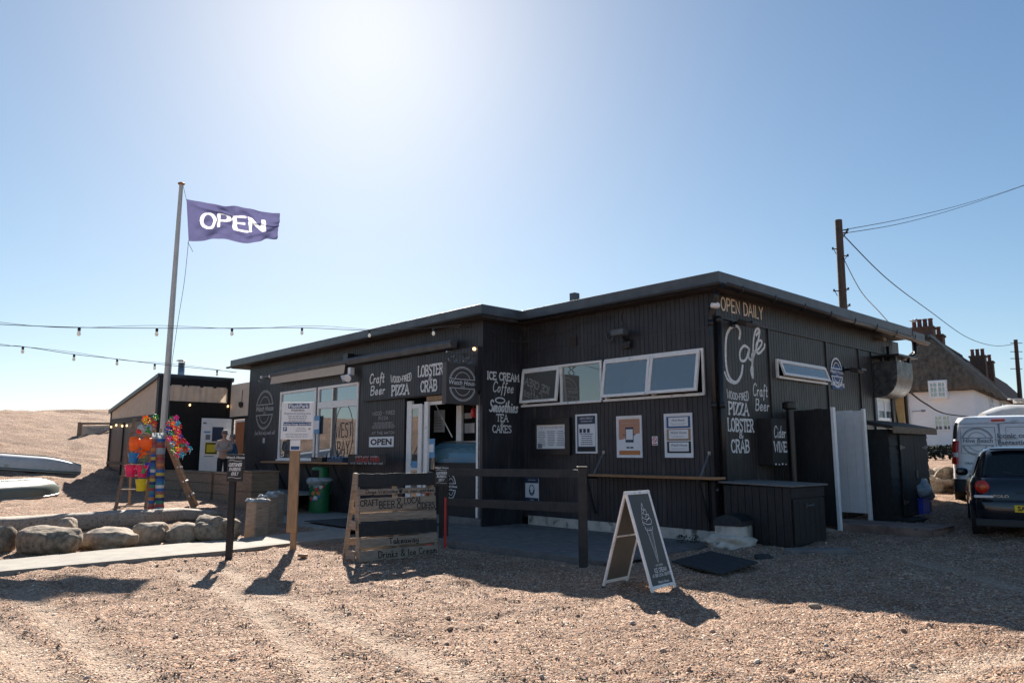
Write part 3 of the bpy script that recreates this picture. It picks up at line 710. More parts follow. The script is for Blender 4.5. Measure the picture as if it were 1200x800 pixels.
mb = MB(TB); gutter(mb, (XL-.95, WD-o1-.07, 4.2), (WL+o1+.1, WD-o1-.07, 4.2), .055); mb.build('gutter', 'black', cafe, smooth=True)
# downpipes at the corner
mb = MB(TB)
mb.tube([(.2, -.25, 4.1), (.2, -.25, 3.98), (-.03, -.07, 3.74), (-.03, -.07, 3.66), (-.03, -.07, .3)], .04, 12)
for z in (3.6, 2.2, .8): mb.tube([(-.03, -.07, z-.05), (-.03, -.07, z+.05)], .052, 12)
mb.build('downpipe', 'black', cafe, smooth=True)
mb = MB(TB)
mb.tube([(.06, .02, 3.72), (.06, .02, .05)], .042, 12)
for z in (3.66, 2.2, .8): mb.tube([(.06, .02, z-.05), (.06, .02, z+.05)], .054, 12)
mb.build('downpipe', 'black', cafe, smooth=True)
mb = MB(TB)
mb.tube([(.3, 8.4, 4.08), (.3, 8.4, 3.8), (.1, 8.1, 3.55), (.1, 8.1, .3)], .045, 12)
mb.build('downpipe', 'black', cafe, smooth=True)
mb = MB(TB); mb.tube([(.07, 7.3, 3.9), (.07, 7.3, 1)], .035, 10); mb.build('downpipe', 'black', cafe, smooth=True)
# plain building behind the far roof end
mb = MB(TB); mb.box(-1.5, -.3, 7.78, 9.0, -.1, 4.2); mb.build('wall', 'wallb', cafe)

# ---- windows
def sash(x0, x1, z0, z1, Y, parent, fw=.055, tilt=0, pane='glass', depth=.05):
    T = TB @ Matrix.Translation((0, Y, z1)) @ Matrix.Rotation(R(tilt), 4, 'X')
    f_ = MB(T); h = z1-z0
    f_.box(x0, x0+fw, -depth/2, depth/2, -h, 0); f_.box(x1-fw, x1, -depth/2, depth/2, -h, 0)
    f_.box(x0+fw, x1-fw, -depth/2, depth/2, -fw, 0); f_.box(x0+fw, x1-fw, -depth/2, depth/2, -h, -h+fw)
    s_ = f_.build('sash', 'white', parent, bevel=.006)
    p = MB(T); p.box(x0+fw, x1-fw, -.004, .004, -h+fw, -fw); p.build('pane', pane, parent)
def wframe(x0, x1, z0, z1, Y, fw=.045, d0=-.03, d1=.07, mull=(), name='window', sill=True):
    f_ = MB(TB)
    f_.box(x0, x0+fw, Y+d0, Y+d1, z0, z1); f_.box(x1-fw, x1, Y+d0, Y+d1, z0, z1)
    f_.box(x0+fw, x1-fw, Y+d0, Y+d1, z1-fw, z1); f_.box(x0+fw, x1-fw, Y+d0, Y+d1, z0, z0+fw)
    for m_ in mull: f_.box(m_-fw/2, m_+fw/2, Y+d0, Y+d1, z0+fw, z1-fw)
    if sill: f_.box(x0-.01, x1+.01, Y-.075, Y-.031, z0-.012, z0+.03)
    return f_.build(name, 'white', cafe, bevel=.005)
m12 = wx(658, 450)
wn = wframe(x_a, x_b, zb, zt, 0, mull=(m12,))
sash(x_a+.03, m12-.01, zb+.06, zt-.05, -.05, wn, tilt=-7)
mb = MB(TB); mb.box(m12+.022, x_b-.045, .01, .016, zb+.045, zt-.045); mb.build('pane', 'glass', wn)
m34 = wx(765, 440)
wn = wframe(x_c, x_d, zb, zt, 0, mull=(m34,))
sash(x_c+.02, m34-.005, zb+.05, zt-.04, -.05, wn, tilt=-9, pane='glass')
sash(m34+.01, x_d-.05, zb+.05, zt-.04, -.05, wn, tilt=-11, pane='glass')
# side window, top hung, open
TS = TB @ Matrix.Rotation(R(90), 4, 'Z')   # local x -> +Y of building, local y -> -X
mb = MB(TS)
for a in ((yb0, yb0+.05, sz0, sz1), (yb1-.05, yb1, sz0, sz1), (yb0+.05, yb1-.05, sz1-.05, sz1), (yb0+.05, yb1-.05, sz0, sz0+.05)): mb.box(a[0], a[1], -.04, .06, a[2], a[3])
mb.box(yb0-.01, yb1+.01, -.08, -.041, sz0-.012, sz0+.03)
wn = mb.build('window', 'white', cafe, bevel=.005)
T = TS @ Matrix.Translation((0, -.06, sz1-.03)) @ Matrix.Rotation(R(-18), 4, 'X')
mb = MB(T); h = sz1-sz0-.06; a, b = yb0+.04, yb1-.04
mb.box(a, a+.05, -.02, .02, -h, 0); mb.box(b-.05, b, -.02, .02, -h, 0); mb.box(a+.05, b-.05, -.02, .02, -.05, 0); mb.box(a+.05, b-.05, -.02, .02, -h, -h+.05)
mb.build('sash', 'white', wn, bevel=.004)
mb = MB(T); mb.box(a+.05, b-.05, -.004, .004, -h+.05, -.05); mb.build('pane', 'glass', wn)
# small rear window under the duct
y0, y1 = fb(1026, 480)[0], fb(1045, 480)[0]; z1_ = fb(1035, 467)[1]; z0_ = fb(1035, 493)[1]
mb = MB(TB); cw = .07
mb.box(-.02, .05, y0, y0+cw, z0_, z1_); mb.box(-.02, .05, y1-cw, y1, z0_, z1_); mb.box(-.02, .05, y0+cw, y1-cw, z1_-cw, z1_); mb.box(-.02, .05, y0+cw, y1-cw, z0_, z0_+cw)
mb.box(0, .04, (y0+y1)/2-.03, (y0+y1)/2+.03, z0_+cw, z1_-cw)
wn = mb.build('window', 'white', cafe, bevel=.004)
mb = MB(TB); mb.box(.004, .012, y0+cw, y1-cw, z0_+cw, z1_-cw); mb.build('pane', 'frost', wn)
mb = MB(TB); mb.box(.014, .02, y0+cw, y1-cw, z1_-cw-.22, z1_-cw); mb.build('blind', 'paper', wn)
# wing windows: one hidden part behind the parking sign, one with the drawing
wn = wframe(w1a, w1b, wz0, wz1, WD, fw=.07)
ztr = 2.72
mb = MB(TB); mb.box(w1a+.07, w1b-.07, WD-.03, WD+.05, ztr-.05, ztr+.05); mb.build('transom', 'white', wn)
mb = MB(TB); mb.box(w1a+.07, w1b-.07, WD+.01, WD+.018, wz0+.07, ztr-.05); mb.box(w1a+.07, w1b-.07, WD+.01, WD+.018, ztr+.05, wz1-.07); mb.build('pane', 'mirrorglass', wn)
wn = wframe(w2a, w2b, wz0, wz1, WD, fw=.07)
mb = MB(TB); mb.box(w2a+.07, w2b-.07, WD-.035, WD+.05, ztr-.12, ztr+.06); mb.build('transom', 'white', wn)
mb = MB(TB); mb.box(w2a+.07, w2b-.07, WD+.01, WD+.018, wz0+.07, ztr-.12); mb.box(w2a+.07, w2b-.07, WD+.01, WD+.018, ztr+.06, wz1-.07); mb.build('pane', 'mirrorglass', wn)
plg = Plane(TB, (w2a, WD+.01, wz0), (1, 0, 0), (0, 0, 1), .004)
mb = MB(TB); ww = w2b-w2a
cx, cy = ww*.66, .72
ring(mb, plg, cx, cy, .46, .74, .02, 0)
hand(mb, plg, 'WEST', cx, .62, .36, .025, 0, fit=.86, jit=.06); hand(mb, plg, 'BAY', cx, .17, .34, .025, 0, fit=.62, jit=.05)
mb.build('window_drawing', 'ink', wn)

# ---- painted lettering
def logo(mb, pl, cx, cy, r, ry=None, w=.012, name='Watch House', sub='CAFE', size=None, m=0, foot=None):
    ry = ry or r
    for k in (1, .93): 
        for (a0, a1) in ((16, 164), (196, 344)): ring(mb, pl, cx, cy, r*k, ry*k, w*.8, m, a0, a1, 36)
    for (a0, a1) in ((28, 152), (208, 332)): ring(mb, pl, cx, cy, r*.62, ry*.68, w*.8, m, a0, a1, 24)
    for s_ in (1, -1): ribbon(mb, pl, [(cx-r*.96, cy+s_*ry*.27), (cx+r*.96, cy+s_*ry*.27)], w, m)
    bfont(mb, pl, name, cx, cy-ry*.06, size or r*.34, m, bold=.002, shear=.2)
    bfont(mb, pl, sub, cx, cy-ry*.22, (size or r*.34)*.38, m)
pA = Plane(TB, (0, 0, 0), (1, 0, 0), (0, 0, 1), .003)
pW = Plane(TB, (0, WD, 0), (1, 0, 0), (0, 0, 1), .003)
pR = Plane(TB, (WL, 0, 0), (0, 1, 0), (0, 0, 1), .003)      # return wall: a = Y
pB = Plane(TB, (0, 0, 0), (0, 1, 0), (0, 0, 1), .003)       # side wall: a = Y
def put(txt, pl, fn, pxl, pxr, py_b, h_px, w, serif=False, shear=0, wave=None, mb=None, jit=0, m=0):
    """text between two pixel columns on a wall, base at py_b (left, right)"""
    a0, z0 = fn(pxl, py_b[0]); a1, z1 = fn(pxr, py_b[1]); zz = (z0+z1)/2
    h = fn((pxl+pxr)/2, (py_b[0]+py_b[1])/2-h_px)[1]-fn((pxl+pxr)/2, (py_b[0]+py_b[1])/2)[1]
    hand(mb, pl, txt, (a0+a1)/2, zz, h, w, m, fit=(a1-a0), serif=serif, shear=shear, wave=wave, jit=jit)
# return wall list
fR = lambda px, py: fb(px, py, WL)
mb = MB(TB)
put('ICE CREAM', pR, fR, 571, 608, (444, 447), 8.5, .03, True, mb=mb)
put('Coffee', pR, fR, 577, 601, (458, 461), 12, .022, mb=mb, shear=.2)
put('Smoothies', pR, fR, 573, 606, (484, 481), 13, .036, mb=mb, shear=.2)
ring(mb, pR, fR(586, 469)[0], fR(586, 469)[1], .13, .055, .03)
put('TEA', pR, fR, 582, 595, (493, 494), 8, .024, True, mb=mb)
put('&', pR, fR, 586, 591, (499, 500), 5, .014, mb=mb)
put('CAKES', pR, fR, 577, 599, (506, 507), 8, .024, True, mb=mb)
mb.build('lettering', 'chalk', cafe)
# side wall list
fB = lambda px, py: fb(px, py, 0)
mb = MB(TB)
pB.lift = .016
put('OPEN DAILY', pB, lambda a, b: fb(a, b, .013), 845, 894, (363, 374), 14, .032, mb=mb, m=1)
pB.lift = .003
# the big word, drawn stroke by stroke in wall coordinates
def wl(pts, w_, mbx, m=0, closed=False): ribbon(mbx, pB, smooth_pts([fB(*q) for q in pts], 6), w_, m, closed)
wl([(866, 397), (867, 388), (863, 382), (856, 384), (851, 394), (850, 412), (851, 430), (855, 443), (862, 448), (868, 440), (870, 428)], .06, mb)
wl([(849, 436), (853, 445), (860, 449)], .045, mb)
wl([(878, 409), (872, 405), (867, 412), (868, 422), (874, 421), (878, 408), (877, 418), (881, 421), (886, 408), (890, 388), (886, 386), (883, 398), (882, 422), (880, 434), (882, 442), (882, 432), (881, 416), (886, 412)], .05, mb)
wl([(886, 412), (892, 404), (892, 399), (887, 401), (886, 410), (889, 414), (895, 408), (896, 403)], .048, mb)
wl([(886, 393), (890, 387)], .048, mb)
put('WOOD-FIRED', pB, fB, 852, 877, (467, 469), 10, .019, mb=mb, wave=lambda u, y: y*(.7+.45*u*u))
put('PIZZA', pB, fB, 854, 877, (485, 486), 13.5, .036, True, mb=mb)
put('LOBSTER', pB, fB, 853, 883, (504, 506), 14, .034, True, mb=mb)
put('&', pB, fB, 866, 871, (513, 513), 7, .02, mb=mb)
put('CRAB', pB, fB, 857, 878, (529, 530), 14, .034, True, mb=mb)
put('Craft', pB, fB, 882, 899, (463, 465), 14, .024, mb=mb, shear=.15)
put('Beer', pB, fB, 885, 901, (481, 481), 13, .024, mb=mb, shear=.15)
mb.build('lettering', ['chalk', 'panelbeige'], cafe)
# wing fascia board with lettering
fW = lambda px, py: fa(px, py, WD)
fWo = lambda px, py: fa(px, py, WD-.1)
bx0, bx1 = fWo(424, 470)[0], -4.86
mb = MB(TB); grooved(mb, bx0, bx1, 2.68, 3.6, 'A', WD-.1, th=.09)
brd = mb.build('fascia_board', 'wall', cafe)
pF = Plane(TB, (0, WD-.1, 0), (1, 0, 0), (0, 0, 1), .003)
mb = MB(TB)
put('Craft', pF, fWo, 433, 450, (450, 447), 11, .034, mb=mb, shear=.15); put('Beer', pF, fWo, 434, 451, (463, 461), 10, .034, mb=mb, shear=.15)
put('WOOD-FIRED', pF, fWo, 458, 482, (448, 446), 8, .026, mb=mb, wave=lambda u, y: y*(.75+.4*u*u))
put('PIZZA', pF, fWo, 459, 479, (463, 461), 11, .045, True, mb=mb)
put('LOBSTER', pF, fWo, 490, 519, (441, 438), 12, .04, True, mb=mb); put('&', pF, fWo, 502, 507, (446, 445), 5, .018, mb=mb)
put('CRAB', pF, fWo, 493, 512, (459, 457), 12, .042, True, mb=mb)
mb.build('lettering', 'chalk', brd)
# menu painted on the wall left of the door + logo
mb = MB(TB)
x0, z1 = fW(436, 483); x1, z0 = fW(463, 505)
hand(mb, pW, 'WOOD - FIRED', (x0+x1)/2, z1-.08, .085, .01, fit=(x1-x0)*.95); hand(mb, pW, 'PIZZA', (x0+x1)/2, z1-.2, .08, .01, fit=(x1-x0)*.4)
lines(mb, pW, x0, x1, z0+.07, z1-.25, 7, 0, 5, k=0, fill=.3)
hand(mb, pW, 'AT THE HATCH', (x0+x1)/2, z0-.06, .06, .01, fit=(x1-x0)*.95)
lx, lz = fW(310, 480); r_ = (fW(320, 480)[0]-fW(300, 480)[0])/2
logo(mb, pW, lx, lz, r_, (fW(310, 458)[1]-fW(310, 503)[1])/2, .022, size=r_*.36)
hand(mb, pW, 'food that only needs salt', fW(310, 508)[0], fW(310, 508)[1]-.02, .12, .014, fit=r_*2.3, shear=.2)
rect(mb, pW, fW(308, 515)[0], fW(310.5, 515)[0], fW(309, 519)[1], fW(309, 513)[1])
mb.build('lettering', 'chalkdim', cafe)
# ---- awning cassettes
def awning(x0, x1, z, Y, valance=None, drop=.0):
    mb = MB(TB)
    mb.ext([(x0, Y, z), (x0, Y-.16, z-.03), (x0, Y-.2, z-.1), (x0, Y-.16, z-.2), (x0, Y, z-.2)], (x1-x0, 0, 0))
    a = mb.build('awning_cassette', 'roof', cafe, bevel=.008)
    if valance:
        mb = MB(TB); n = 30
        mb.grid(lambda u, v: (x0+.1+(x1-x0-.15)*u, Y-.17-.03*v-.008*math.sin(u*40)*v, z-.19-valance*v-.02*v*u), n, 4)
        mb.build('awning_valance', 'valance', a)
awning(fa(323, 437, WD)[0], fa(413, 415, WD)[0], fa(368, 426, WD-.1)[1], WD, valance=.22)
awning(fa(417, 430, WD)[0], fa(540, 403, WD)[0], fa(480, 412, WD-.1)[1]+.1, WD-.1)
# ---- entrance
EY = WD+.02
mb = MB(TB)
def post(pxl, pxr, z0, z1, Y, d=.07):
    a = fa(pxl, 540, Y)[0]; b = fa(pxr, 540, Y)[0]; mb.box(a, b, Y, Y+d, z0, z1)
st_z = .1
post(475.5, 481, st_z, 2.6, EY); post(557.5, 564, st_z, 2.62, EY-.02, .1); post(496, 500.5, st_z, 2.55, EY-.06, .06); post(489, 493.5, st_z, 2.5, EY)
a, b = fa(475.5, 540, EY)[0], fa(493.5, 540, EY)[0]; mb.box(a+.05, b-.05, EY+.01, EY+.06, 2.42, 2.52); mb.box(a+.05, b-.05, EY+.01, EY+.06, .12, .24); mb.box(a+.05, b-.05, EY+.01, EY+.06, 1.02, 1.1)
c_, d_ = fa(500.5, 540, EY)[0], fa(557.5, 540, EY)[0]; mb.box(c_+.002, d_-.002, EY, EY+.06, 2.47, 2.55)
post(534, 540, 1.6, 2.47, EY+.55)
ent = mb.build('entrance_frame', 'white', cafe, bevel=.006)
mb = MB(TB); mb.box(a+.08, b-.08, EY+.02, EY+.028, .24, 2.42); mb.box(c_-.02, fa(508, 540, EY)[0], EY+.02, EY+.03, 1.05, 1.5); mb.build('pane', 'glass', ent)
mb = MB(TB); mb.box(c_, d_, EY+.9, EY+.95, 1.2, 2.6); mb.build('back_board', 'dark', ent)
mb = MB(TB); mb.box(c_+.02, d_, EY-.06, EY+.03, 2.56, 2.66); mb.build('lintel', 'timber', ent)
for q_ in ((545, 484, 553, 490), (545, 496, 556, 507), (506.5, 481, 521, 506)):
    x0, z1 = fa(q_[0], q_[1], EY+.88); x1, z0 = fa(q_[2], q_[3], EY+.88); mb = MB(TB); mb.box(x0, x1, EY+.87, EY+.885, z0, z1)
    nt = mb.build('notice', 'paper', ent)

plN = Plane(TB, (0, EY+.87, 0), (1, 0, 0), (0, 0, 1), .003); mb = MB(TB)
x0, z1 = fa(507.5, 483, EY+.88); x1, z0 = fa(520, 504, EY+.88); lines(mb, plN, x0, x1, z0, z1-.1, 5, 0, 3, 0, .2); mb.build('print', 'salmon', nt)
mb = MB(TB); mb.beam((fa(510, 473, EY+.5)[0], EY+.5, fa(510, 473, EY+.5)[1]), (fa(530, 512, EY+.5)[0], EY+.5, fa(530, 512, EY+.5)[1]), .02, .02); mb.build('prop_rod', 'whiteplain', ent)
mb = MB(TB); x0, z1 = fa(482, 540, EY); x1, z0 = fa(488.5, 548, EY); mb.box(x0, x1, EY-.004, EY+.01, z0, z1); mb.build('notice', 'cyanprint', ent); mb = MB(TB)
x2, z3 = fa(500.6, 514, EY); x3, z2 = fa(509, 536, EY); mb.box(x2, x3, EY+.0, EY+.012, z2, z3); nt = mb.build('notice', 'cyanprint', ent)
mb = MB(TB); plN = Plane(TB, (0, EY-.001, 0), (1, 0, 0), (0, 0, 1), .003); rect(mb, plN, x2+.03, x3-.03, z2+.12, z3-.12); mb.build('notice', 'paper', ent)
# step
mb = MB(TB); mb.box(eX0+.0, WL-.02, WD-.02, WD+.07, -.3, .09); mb.box(eX0, WL-.1, WD+.07, 1, .02, .06)
for z in (.0, -.12): mb.box(fa(520, 610, WD)[0], WL-.02, WD-.03, WD-.021, z-.05, z+.06)
mb.build('door_step', 'grey_deck', cafe, bevel=.004)
# ice cream counter seen through the opening
cy0 = EY+.14
x0 = fa(503, 540, cy0)[0]; x1 = fa(557, 540, cy0)[0]
ctr = empty('ice_cream_counter', tuple(TB @ Vector(((x0+x1)/2, cy0+.3, .06))), BANG, 'black serving counter with curved blue glass ice cream display in the doorway', 'counter')
mb = MB(TB); mb.box(x0, x1, cy0, cy0+.6, .06, 1.2); mb.build('cabinet', 'blackwood', ctr, bevel=.01)
prof = [(0, 1.2), (0.0, 1.33), (.04, 1.45), (.12, 1.55), (.24, 1.62), (.4, 1.64)]
mb = MB(TB)
mb.grid(lambda u, v: (x0+.03+(x1-x0-.05)*u, cy0+.02+np.interp(v*5, range(6), [p[0] for p in prof]), np.interp(v*5, range(6), [p[1] for p in prof])), 1, 15)
mb.build('curved_glass', 'clear', ctr, smooth=True)
mb = MB(TB); mb.ext([(x0+.03, cy0+.03+a_, z_) for a_, z_ in prof]+[(x0+.03, cy0+.42, 1.2)], (.012, 0, 0)); mb.build('end_glass', 'clear', ctr)
mb = MB(TB); mb.box(x0+.1, x1-.04, cy0+.12, cy0+.4, 1.205, 1.27); mb.box(x0+.45, x1-.08, cy0+.2, cy0+.26, 1.27, 1.4); mb.build('ice_cream_tubs', 'cyanprint', ctr)
mb = MB(TB); mb.box(x0, x1, cy0+.36, cy0+.46, 1.645, 1.67); mb.build('glass_shelf', 'galv', ctr)
mb = MB(TB); pl = Plane(TB, (0, cy0, 0), (1, 0, 0), (0, 0, 1), .003); lx, lz = fa(528.5, 570, cy0); logo(mb, pl, lx, lz, .17, .26, .014, size=.075); mb.build('logo', 'chalk', ctr)
# red glove-like cloth hanging
x, z = fa(555, 480, EY+.3)
mb = MB(TB); mb.tube([(x, EY+.3, z+.25), (x, EY+.3, z+.03)], .006, 6); mb.blob((x, EY+.3, z-.06), (.07, .05, .1), 4, .2)
mb.build('oven_glove', 'red', label='red cloth glove hanging on a string inside the cafe doorway', cat='glove', smooth=True)
# ================================================================ THINGS ON THE CAFE
def onA(px, py, Y=0): a, z = fa(px, py, Y); return a, z
def framed(name, pxl, pxr, pyt, pyb, label, cat, fw=.035, frame='galv', back='paper', group=None, Y=0, d=.03):
    """framed poster on the front wall: returns (thing, plane, x0, x1, z0, z1)"""
    x0 = fa(pxl, (pyt+pyb)/2, Y)[0]; x1 = fa(pxr, (pyt+pyb)/2, Y)[0]; xm = (pxl+pxr)/2
    z1 = fa(xm, pyt, Y)[1]; z0 = fa(xm, pyb, Y)[1]
    t = empty(name, tuple(TB @ Vector(((x0+x1)/2, Y-.02, z0))), BANG, label, cat, group)
    if fw:
        mb = MB(TB); mb.box(x0, x0+fw, Y-d, Y-.001, z0, z1); mb.box(x1-fw, x1, Y-d, Y-.001, z0, z1); mb.box(x0+fw, x1-fw, Y-d, Y-.001, z1-fw, z1); mb.box(x0+fw, x1-fw, Y-d, Y-.001, z0, z0+fw)
        mb.build('frame', frame, t, bevel=.004)
    mb = MB(TB); mb.box(x0+fw, x1-fw, Y-.012, Y-.001, z0+fw, z1-fw); mb.build('poster', back, t)
    pl = Plane(TB, (0, Y-.012, 0), (1, 0, 0), (0, 0, 1), .002)
    return t, pl, x0+fw, x1-fw, z0+fw, z1-fw
# menu case
t, pl, a, b, c, d = framed('menu_case', 625, 670, 490, 533, 'wide black menu case with a printed white price list under the left windows', 'menu case', .13, 'black', 'black', d=.07)
mb = MB(TB); mb.box(a, b, -.025, -.013, c-.02, d+.0); mb.build('menu_sheet', 'paper', t)
pl.o = Vector((0, -.025, 0)); mb = MB(TB)
bfont(mb, pl, 'THE WATCH HOUSE CAFE', (a+b)/2, d-.075, .055, 0)
for k in range(3): lines(mb, pl, a+.03+k*(b-a-.03)/3, a+(k+1)*(b-a-.03)/3, c+.05, d-.12, 9, 0, k+1, .0005, .4)
rect(mb, pl, a+.03, a+.16, c+.01, c+.1, 0, .001); mb.build('print', 'inkgrey', t)
# ask/notice poster
t, pl, a, b, c, d = framed('framed_notice', 675.5, 700.5, 485, 531, 'narrow framed notice with dark blue header beside the black menu case', 'notice', .035, 'whiteplain', 'navyprint')
mb = MB(TB); bfont(mb, pl, 'NEW MENU?', (a+b)/2, d-.07, .06, 0); bfont(mb, pl, 'ORDERING HERE', (a+b)/2, d-.12, .04, 0); rect(mb, pl, a+.03, b-.02, c+.1, d-.16); mb.build('panel', 'paper', t)
mb = MB(TB); [rect(mb, pl, a+.06+k*.1, a+.13+k*.1, d-.33, d-.25, 0, .001) for k in range(3)]; lines(mb, pl, a+.08, b-.07, c+.12, c+.36, 6, 0, 2, .001); mb.build('print', 'navyprint', t)
mb = MB(TB); rect(mb, pl, a, b, c+.0, c+.08, 0, .001); mb.build('footer', 'ink', t)
# orange phone poster
t, pl, a, b, c, d = framed('framed_poster', 723.5, 753, 487, 536, 'framed poster with orange top and a drawn phone on the black wall', 'poster', .03, 'whiteplain', 'paper')
mb = MB(TB); n = 14; W_ = b-a
pts = [(a+.02+(W_-.04)*i/n, c+(d-c)*(.42+.16*sm(0, 1, i/n))) for i in range(n+1)]
mb.add([pl.p(*p) for p in pts]+[pl.p(b-.02, d-.03), pl.p(a+.02, d-.03)], [tuple(range(n+3))]); mb.build('orange_area', 'salmon', t)
mb = MB(TB); rect(mb, pl, a+.02, b-.02, c+.02, c+.1, 0, .0005); mb.build('orange_strip', 'orangeprint', t)
mb = MB(TB); xm = (a+b)/2; bfont(mb, pl, 'ORDER FROM YOUR SEAT', xm, d-.12, .032, 0); rect(mb, pl, xm-.075, xm+.085, c+.3, d-.22, 0, .003); mb.build('phone_screen', 'paper', t)
mb = MB(TB); rect(mb, pl, xm-.09, xm+.1, c+.25, d-.18, 0, .0015); [rect(mb, pl, xm-.07+k*.09, xm+k*.09, c+.14, c+.17, 0, .001) for k in (0, 1)]; lines(mb, pl, a+.05, b-.05, c+.36, c+.42, 1, 0, 4, .0005, .3); mb.build('phone', 'navyprint', t)
# no smoking sticker
t, pl, a, b, c, d = framed('no_smoking_sign', 764.5, 771, 511, 521.5, 'tiny white square no smoking sticker between two framed posters', 'sign', 0)
mb = MB(TB); xm, zm = (a+b)/2, (c+d)/2+.02; ring(mb, pl, xm, zm, .042, .042, .014); ribbon(mb, pl, [(xm-.03, zm+.03), (xm+.03, zm-.03)], .014); rect(mb, pl, xm-.05, xm+.05, c+.01, c+.03); mb.build('symbol', 'red', t)
# three sheets poster
t, pl, a, b, c, d = framed('framed_notice', 779.5, 812.5, 484, 536, 'framed board holding three white sheets on blue, brown and black cards', 'notice', .03, 'whiteplain', 'paper')
H3 = (d-c-.06)/3
for k, (mm, nm) in enumerate((('ink', 'Watch House'), ('timber', 'Watch House'), ('blueink', 'Hive Beach'))):
    mb = MB(TB); rect(mb, pl, a+.015, b-.015, c+.05+k*H3, c+.05+(k+1)*H3-.015); crd = mb.build('card', mm, t)
    mb = MB(TB); rect(mb, pl, a+.06, b-.06, c+.08+k*H3, c+.02+(k+1)*H3, 0, .002); sh_ = mb.build('sheet', 'paper', t)
    mb = MB(TB); pl.k = .004; bfont(mb, pl, nm, (a+b)/2, c+(k+1)*H3-.05, .06, 0, bold=.001, shear=.2); lines(mb, pl, a+.1, b-.1, c+.1+k*H3, c+(k+1)*H3-.08, 3, 0, k, .004, .25); mb.build('print', 'inkgrey', sh_)
# mask notice low on the wall
t, pl, a, b, c, d = framed('mask_notice', 616, 631.5, 560, 588, 'small blue and white face covering notice low on the black wall behind the rail', 'notice', 0, back='paper')
mb = MB(TB); rect(mb, pl, a, b, d-.1, d); rect(mb, pl, a, b, c, c+.09); xm = (a+b)/2; zm = (c+d)/2
ring(mb, pl, xm, zm, .075, .105, .018); ribbon(mb, pl, [(xm-.06, zm), (xm-.04, zm-.07), (xm+.04, zm-.07), (xm+.06, zm)], .03); mb.build('print', 'navyprint', t)
mb = MB(TB); bfont(mb, pl, 'PLEASE WEAR', xm, d-.05, .035, 0); bfont(mb, pl, 'A MASK', xm, c+.035, .035, 0); mb.build('lettering', 'paper', t)
for ch in mb.v[:0]: pass
# white square (cup shelf edge) behind the A board
# ---- hinged shelf on the front wall
x0, z_ = fa(690, 555, -.3); x1, _ = fa(839, 559, -.3)
zt_ = (z_+fa(839, 559, -.3)[1])/2
t = empty('wall_shelf', tuple(TB @ Vector(((x0+x1)/2, -.15, zt_))), BANG, 'long varnished wooden shelf hung on two chains under the posters', 'shelf')
mb = MB(TB); mb.box(x0, x1, -.32, -.01, zt_-.045, zt_); mb.build('board', 'shelfwood', t, bevel=.006)
def chain(mb, p0, p1, n, r=.012):
    p0, p1 = Vector(p0), Vector(p1); d = (p1-p0)/n
    for i in range(n):
        c = p0+d*(i+.5); u = Vector((0, 0, 1)).cross(d).normalized() if i % 2 else Vector((1, 0, 0)) if abs(d.normalized().x) < .9 else Vector((0, 1, 0))
        u = (u-d.normalized()*u.dot(d.normalized())).normalized(); L_ = d.length*.62
        mb.tube([c+d.normalized()*L_*math.cos(t_)+u*r*1.3*math.sin(t_) for t_ in [2*math.pi*k/10 for k in range(11)]], r*.33, 5)
for px in (708, 832):
    xx, zz = fa(px, 530 if px == 708 else 531, 0)
    mb = MB(TB); chain(mb, (xx, -.03, zz), (xx-.02, -.29, zt_), 14); mb.box(xx-.03, xx+.03, -.02, 0, zz-.03, zz+.03); mb.build('chain', 'galv', t)
xx = fa(822, 570, -.2)[0]
mb = MB(TB); mb.box(xx-.02, xx+.02, -.28, -.01, zt_-.09, zt_-.046); mb.beam((xx, -.27, zt_-.08), (xx, -.03, zt_-.75), .035, .03); mb.box(xx-.02, xx+.02, -.04, -.005, zt_-.9, zt_-.046); mb.build('bracket', 'blackwood', t)
xx = fa(690, 570, -.2)[0]
mb = MB(TB); mb.box(xx-.02, xx+.02, -.28, -.01, zt_-.09, zt_-.046); mb.beam((xx, -.27, zt_-.08), (xx, -.03, zt_-.75), .035, .03); mb.build('bracket', 'blackwood', t)
# ---- flood light / speaker above the windows
xx, zz = fa(730, 392, -.15)
t = empty('flood_light', tuple(TB @ Vector((xx, -.1, zz))), BANG, 'rusty black flood light with cable above the white windows', 'light')
mb = MB(TB); mb.box(xx-.18, xx+.12, -.3, -.12, zz-.02, zz+.09); mb.build('housing', 'roof', t, bevel=.012)
mb = MB(TB); mb.tube([(xx-.03, -.13, zz), (xx-.03, -.02, zz-.1), (xx-.03, -.02, zz-.25)], .03, 8); mb.blob((xx, -.06, zz-.17), (.09, .05, .09), 3, .3); mb.build('bracket', 'black', t)
mb = MB(TB); mb.tube(smooth_pts([(xx-.5, -.03, zz+.1), (xx-.46, -.06, zz-.02), (xx-.36, -.08, zz-.07), (xx-.26, -.1, zz), (xx-.16, -.12, zz+.03)]), .016, 6); mb.tube(smooth_pts([(xx-.1, -.02, zz+.5), (xx-.16, -.03, zz+.36), (xx-.08, -.03, zz+.2), (xx-.06, -.1, zz+.08)]), .009, 6); mb.build('cable', 'ducts', t, smooth=True)
mb = MB(TB); xx, zz = fa(672, 400); mb.box(xx-.1, xx+.1, -.03, 0, zz-.1, zz+.1); mb.build('air_vent', 'soffit', cafe)
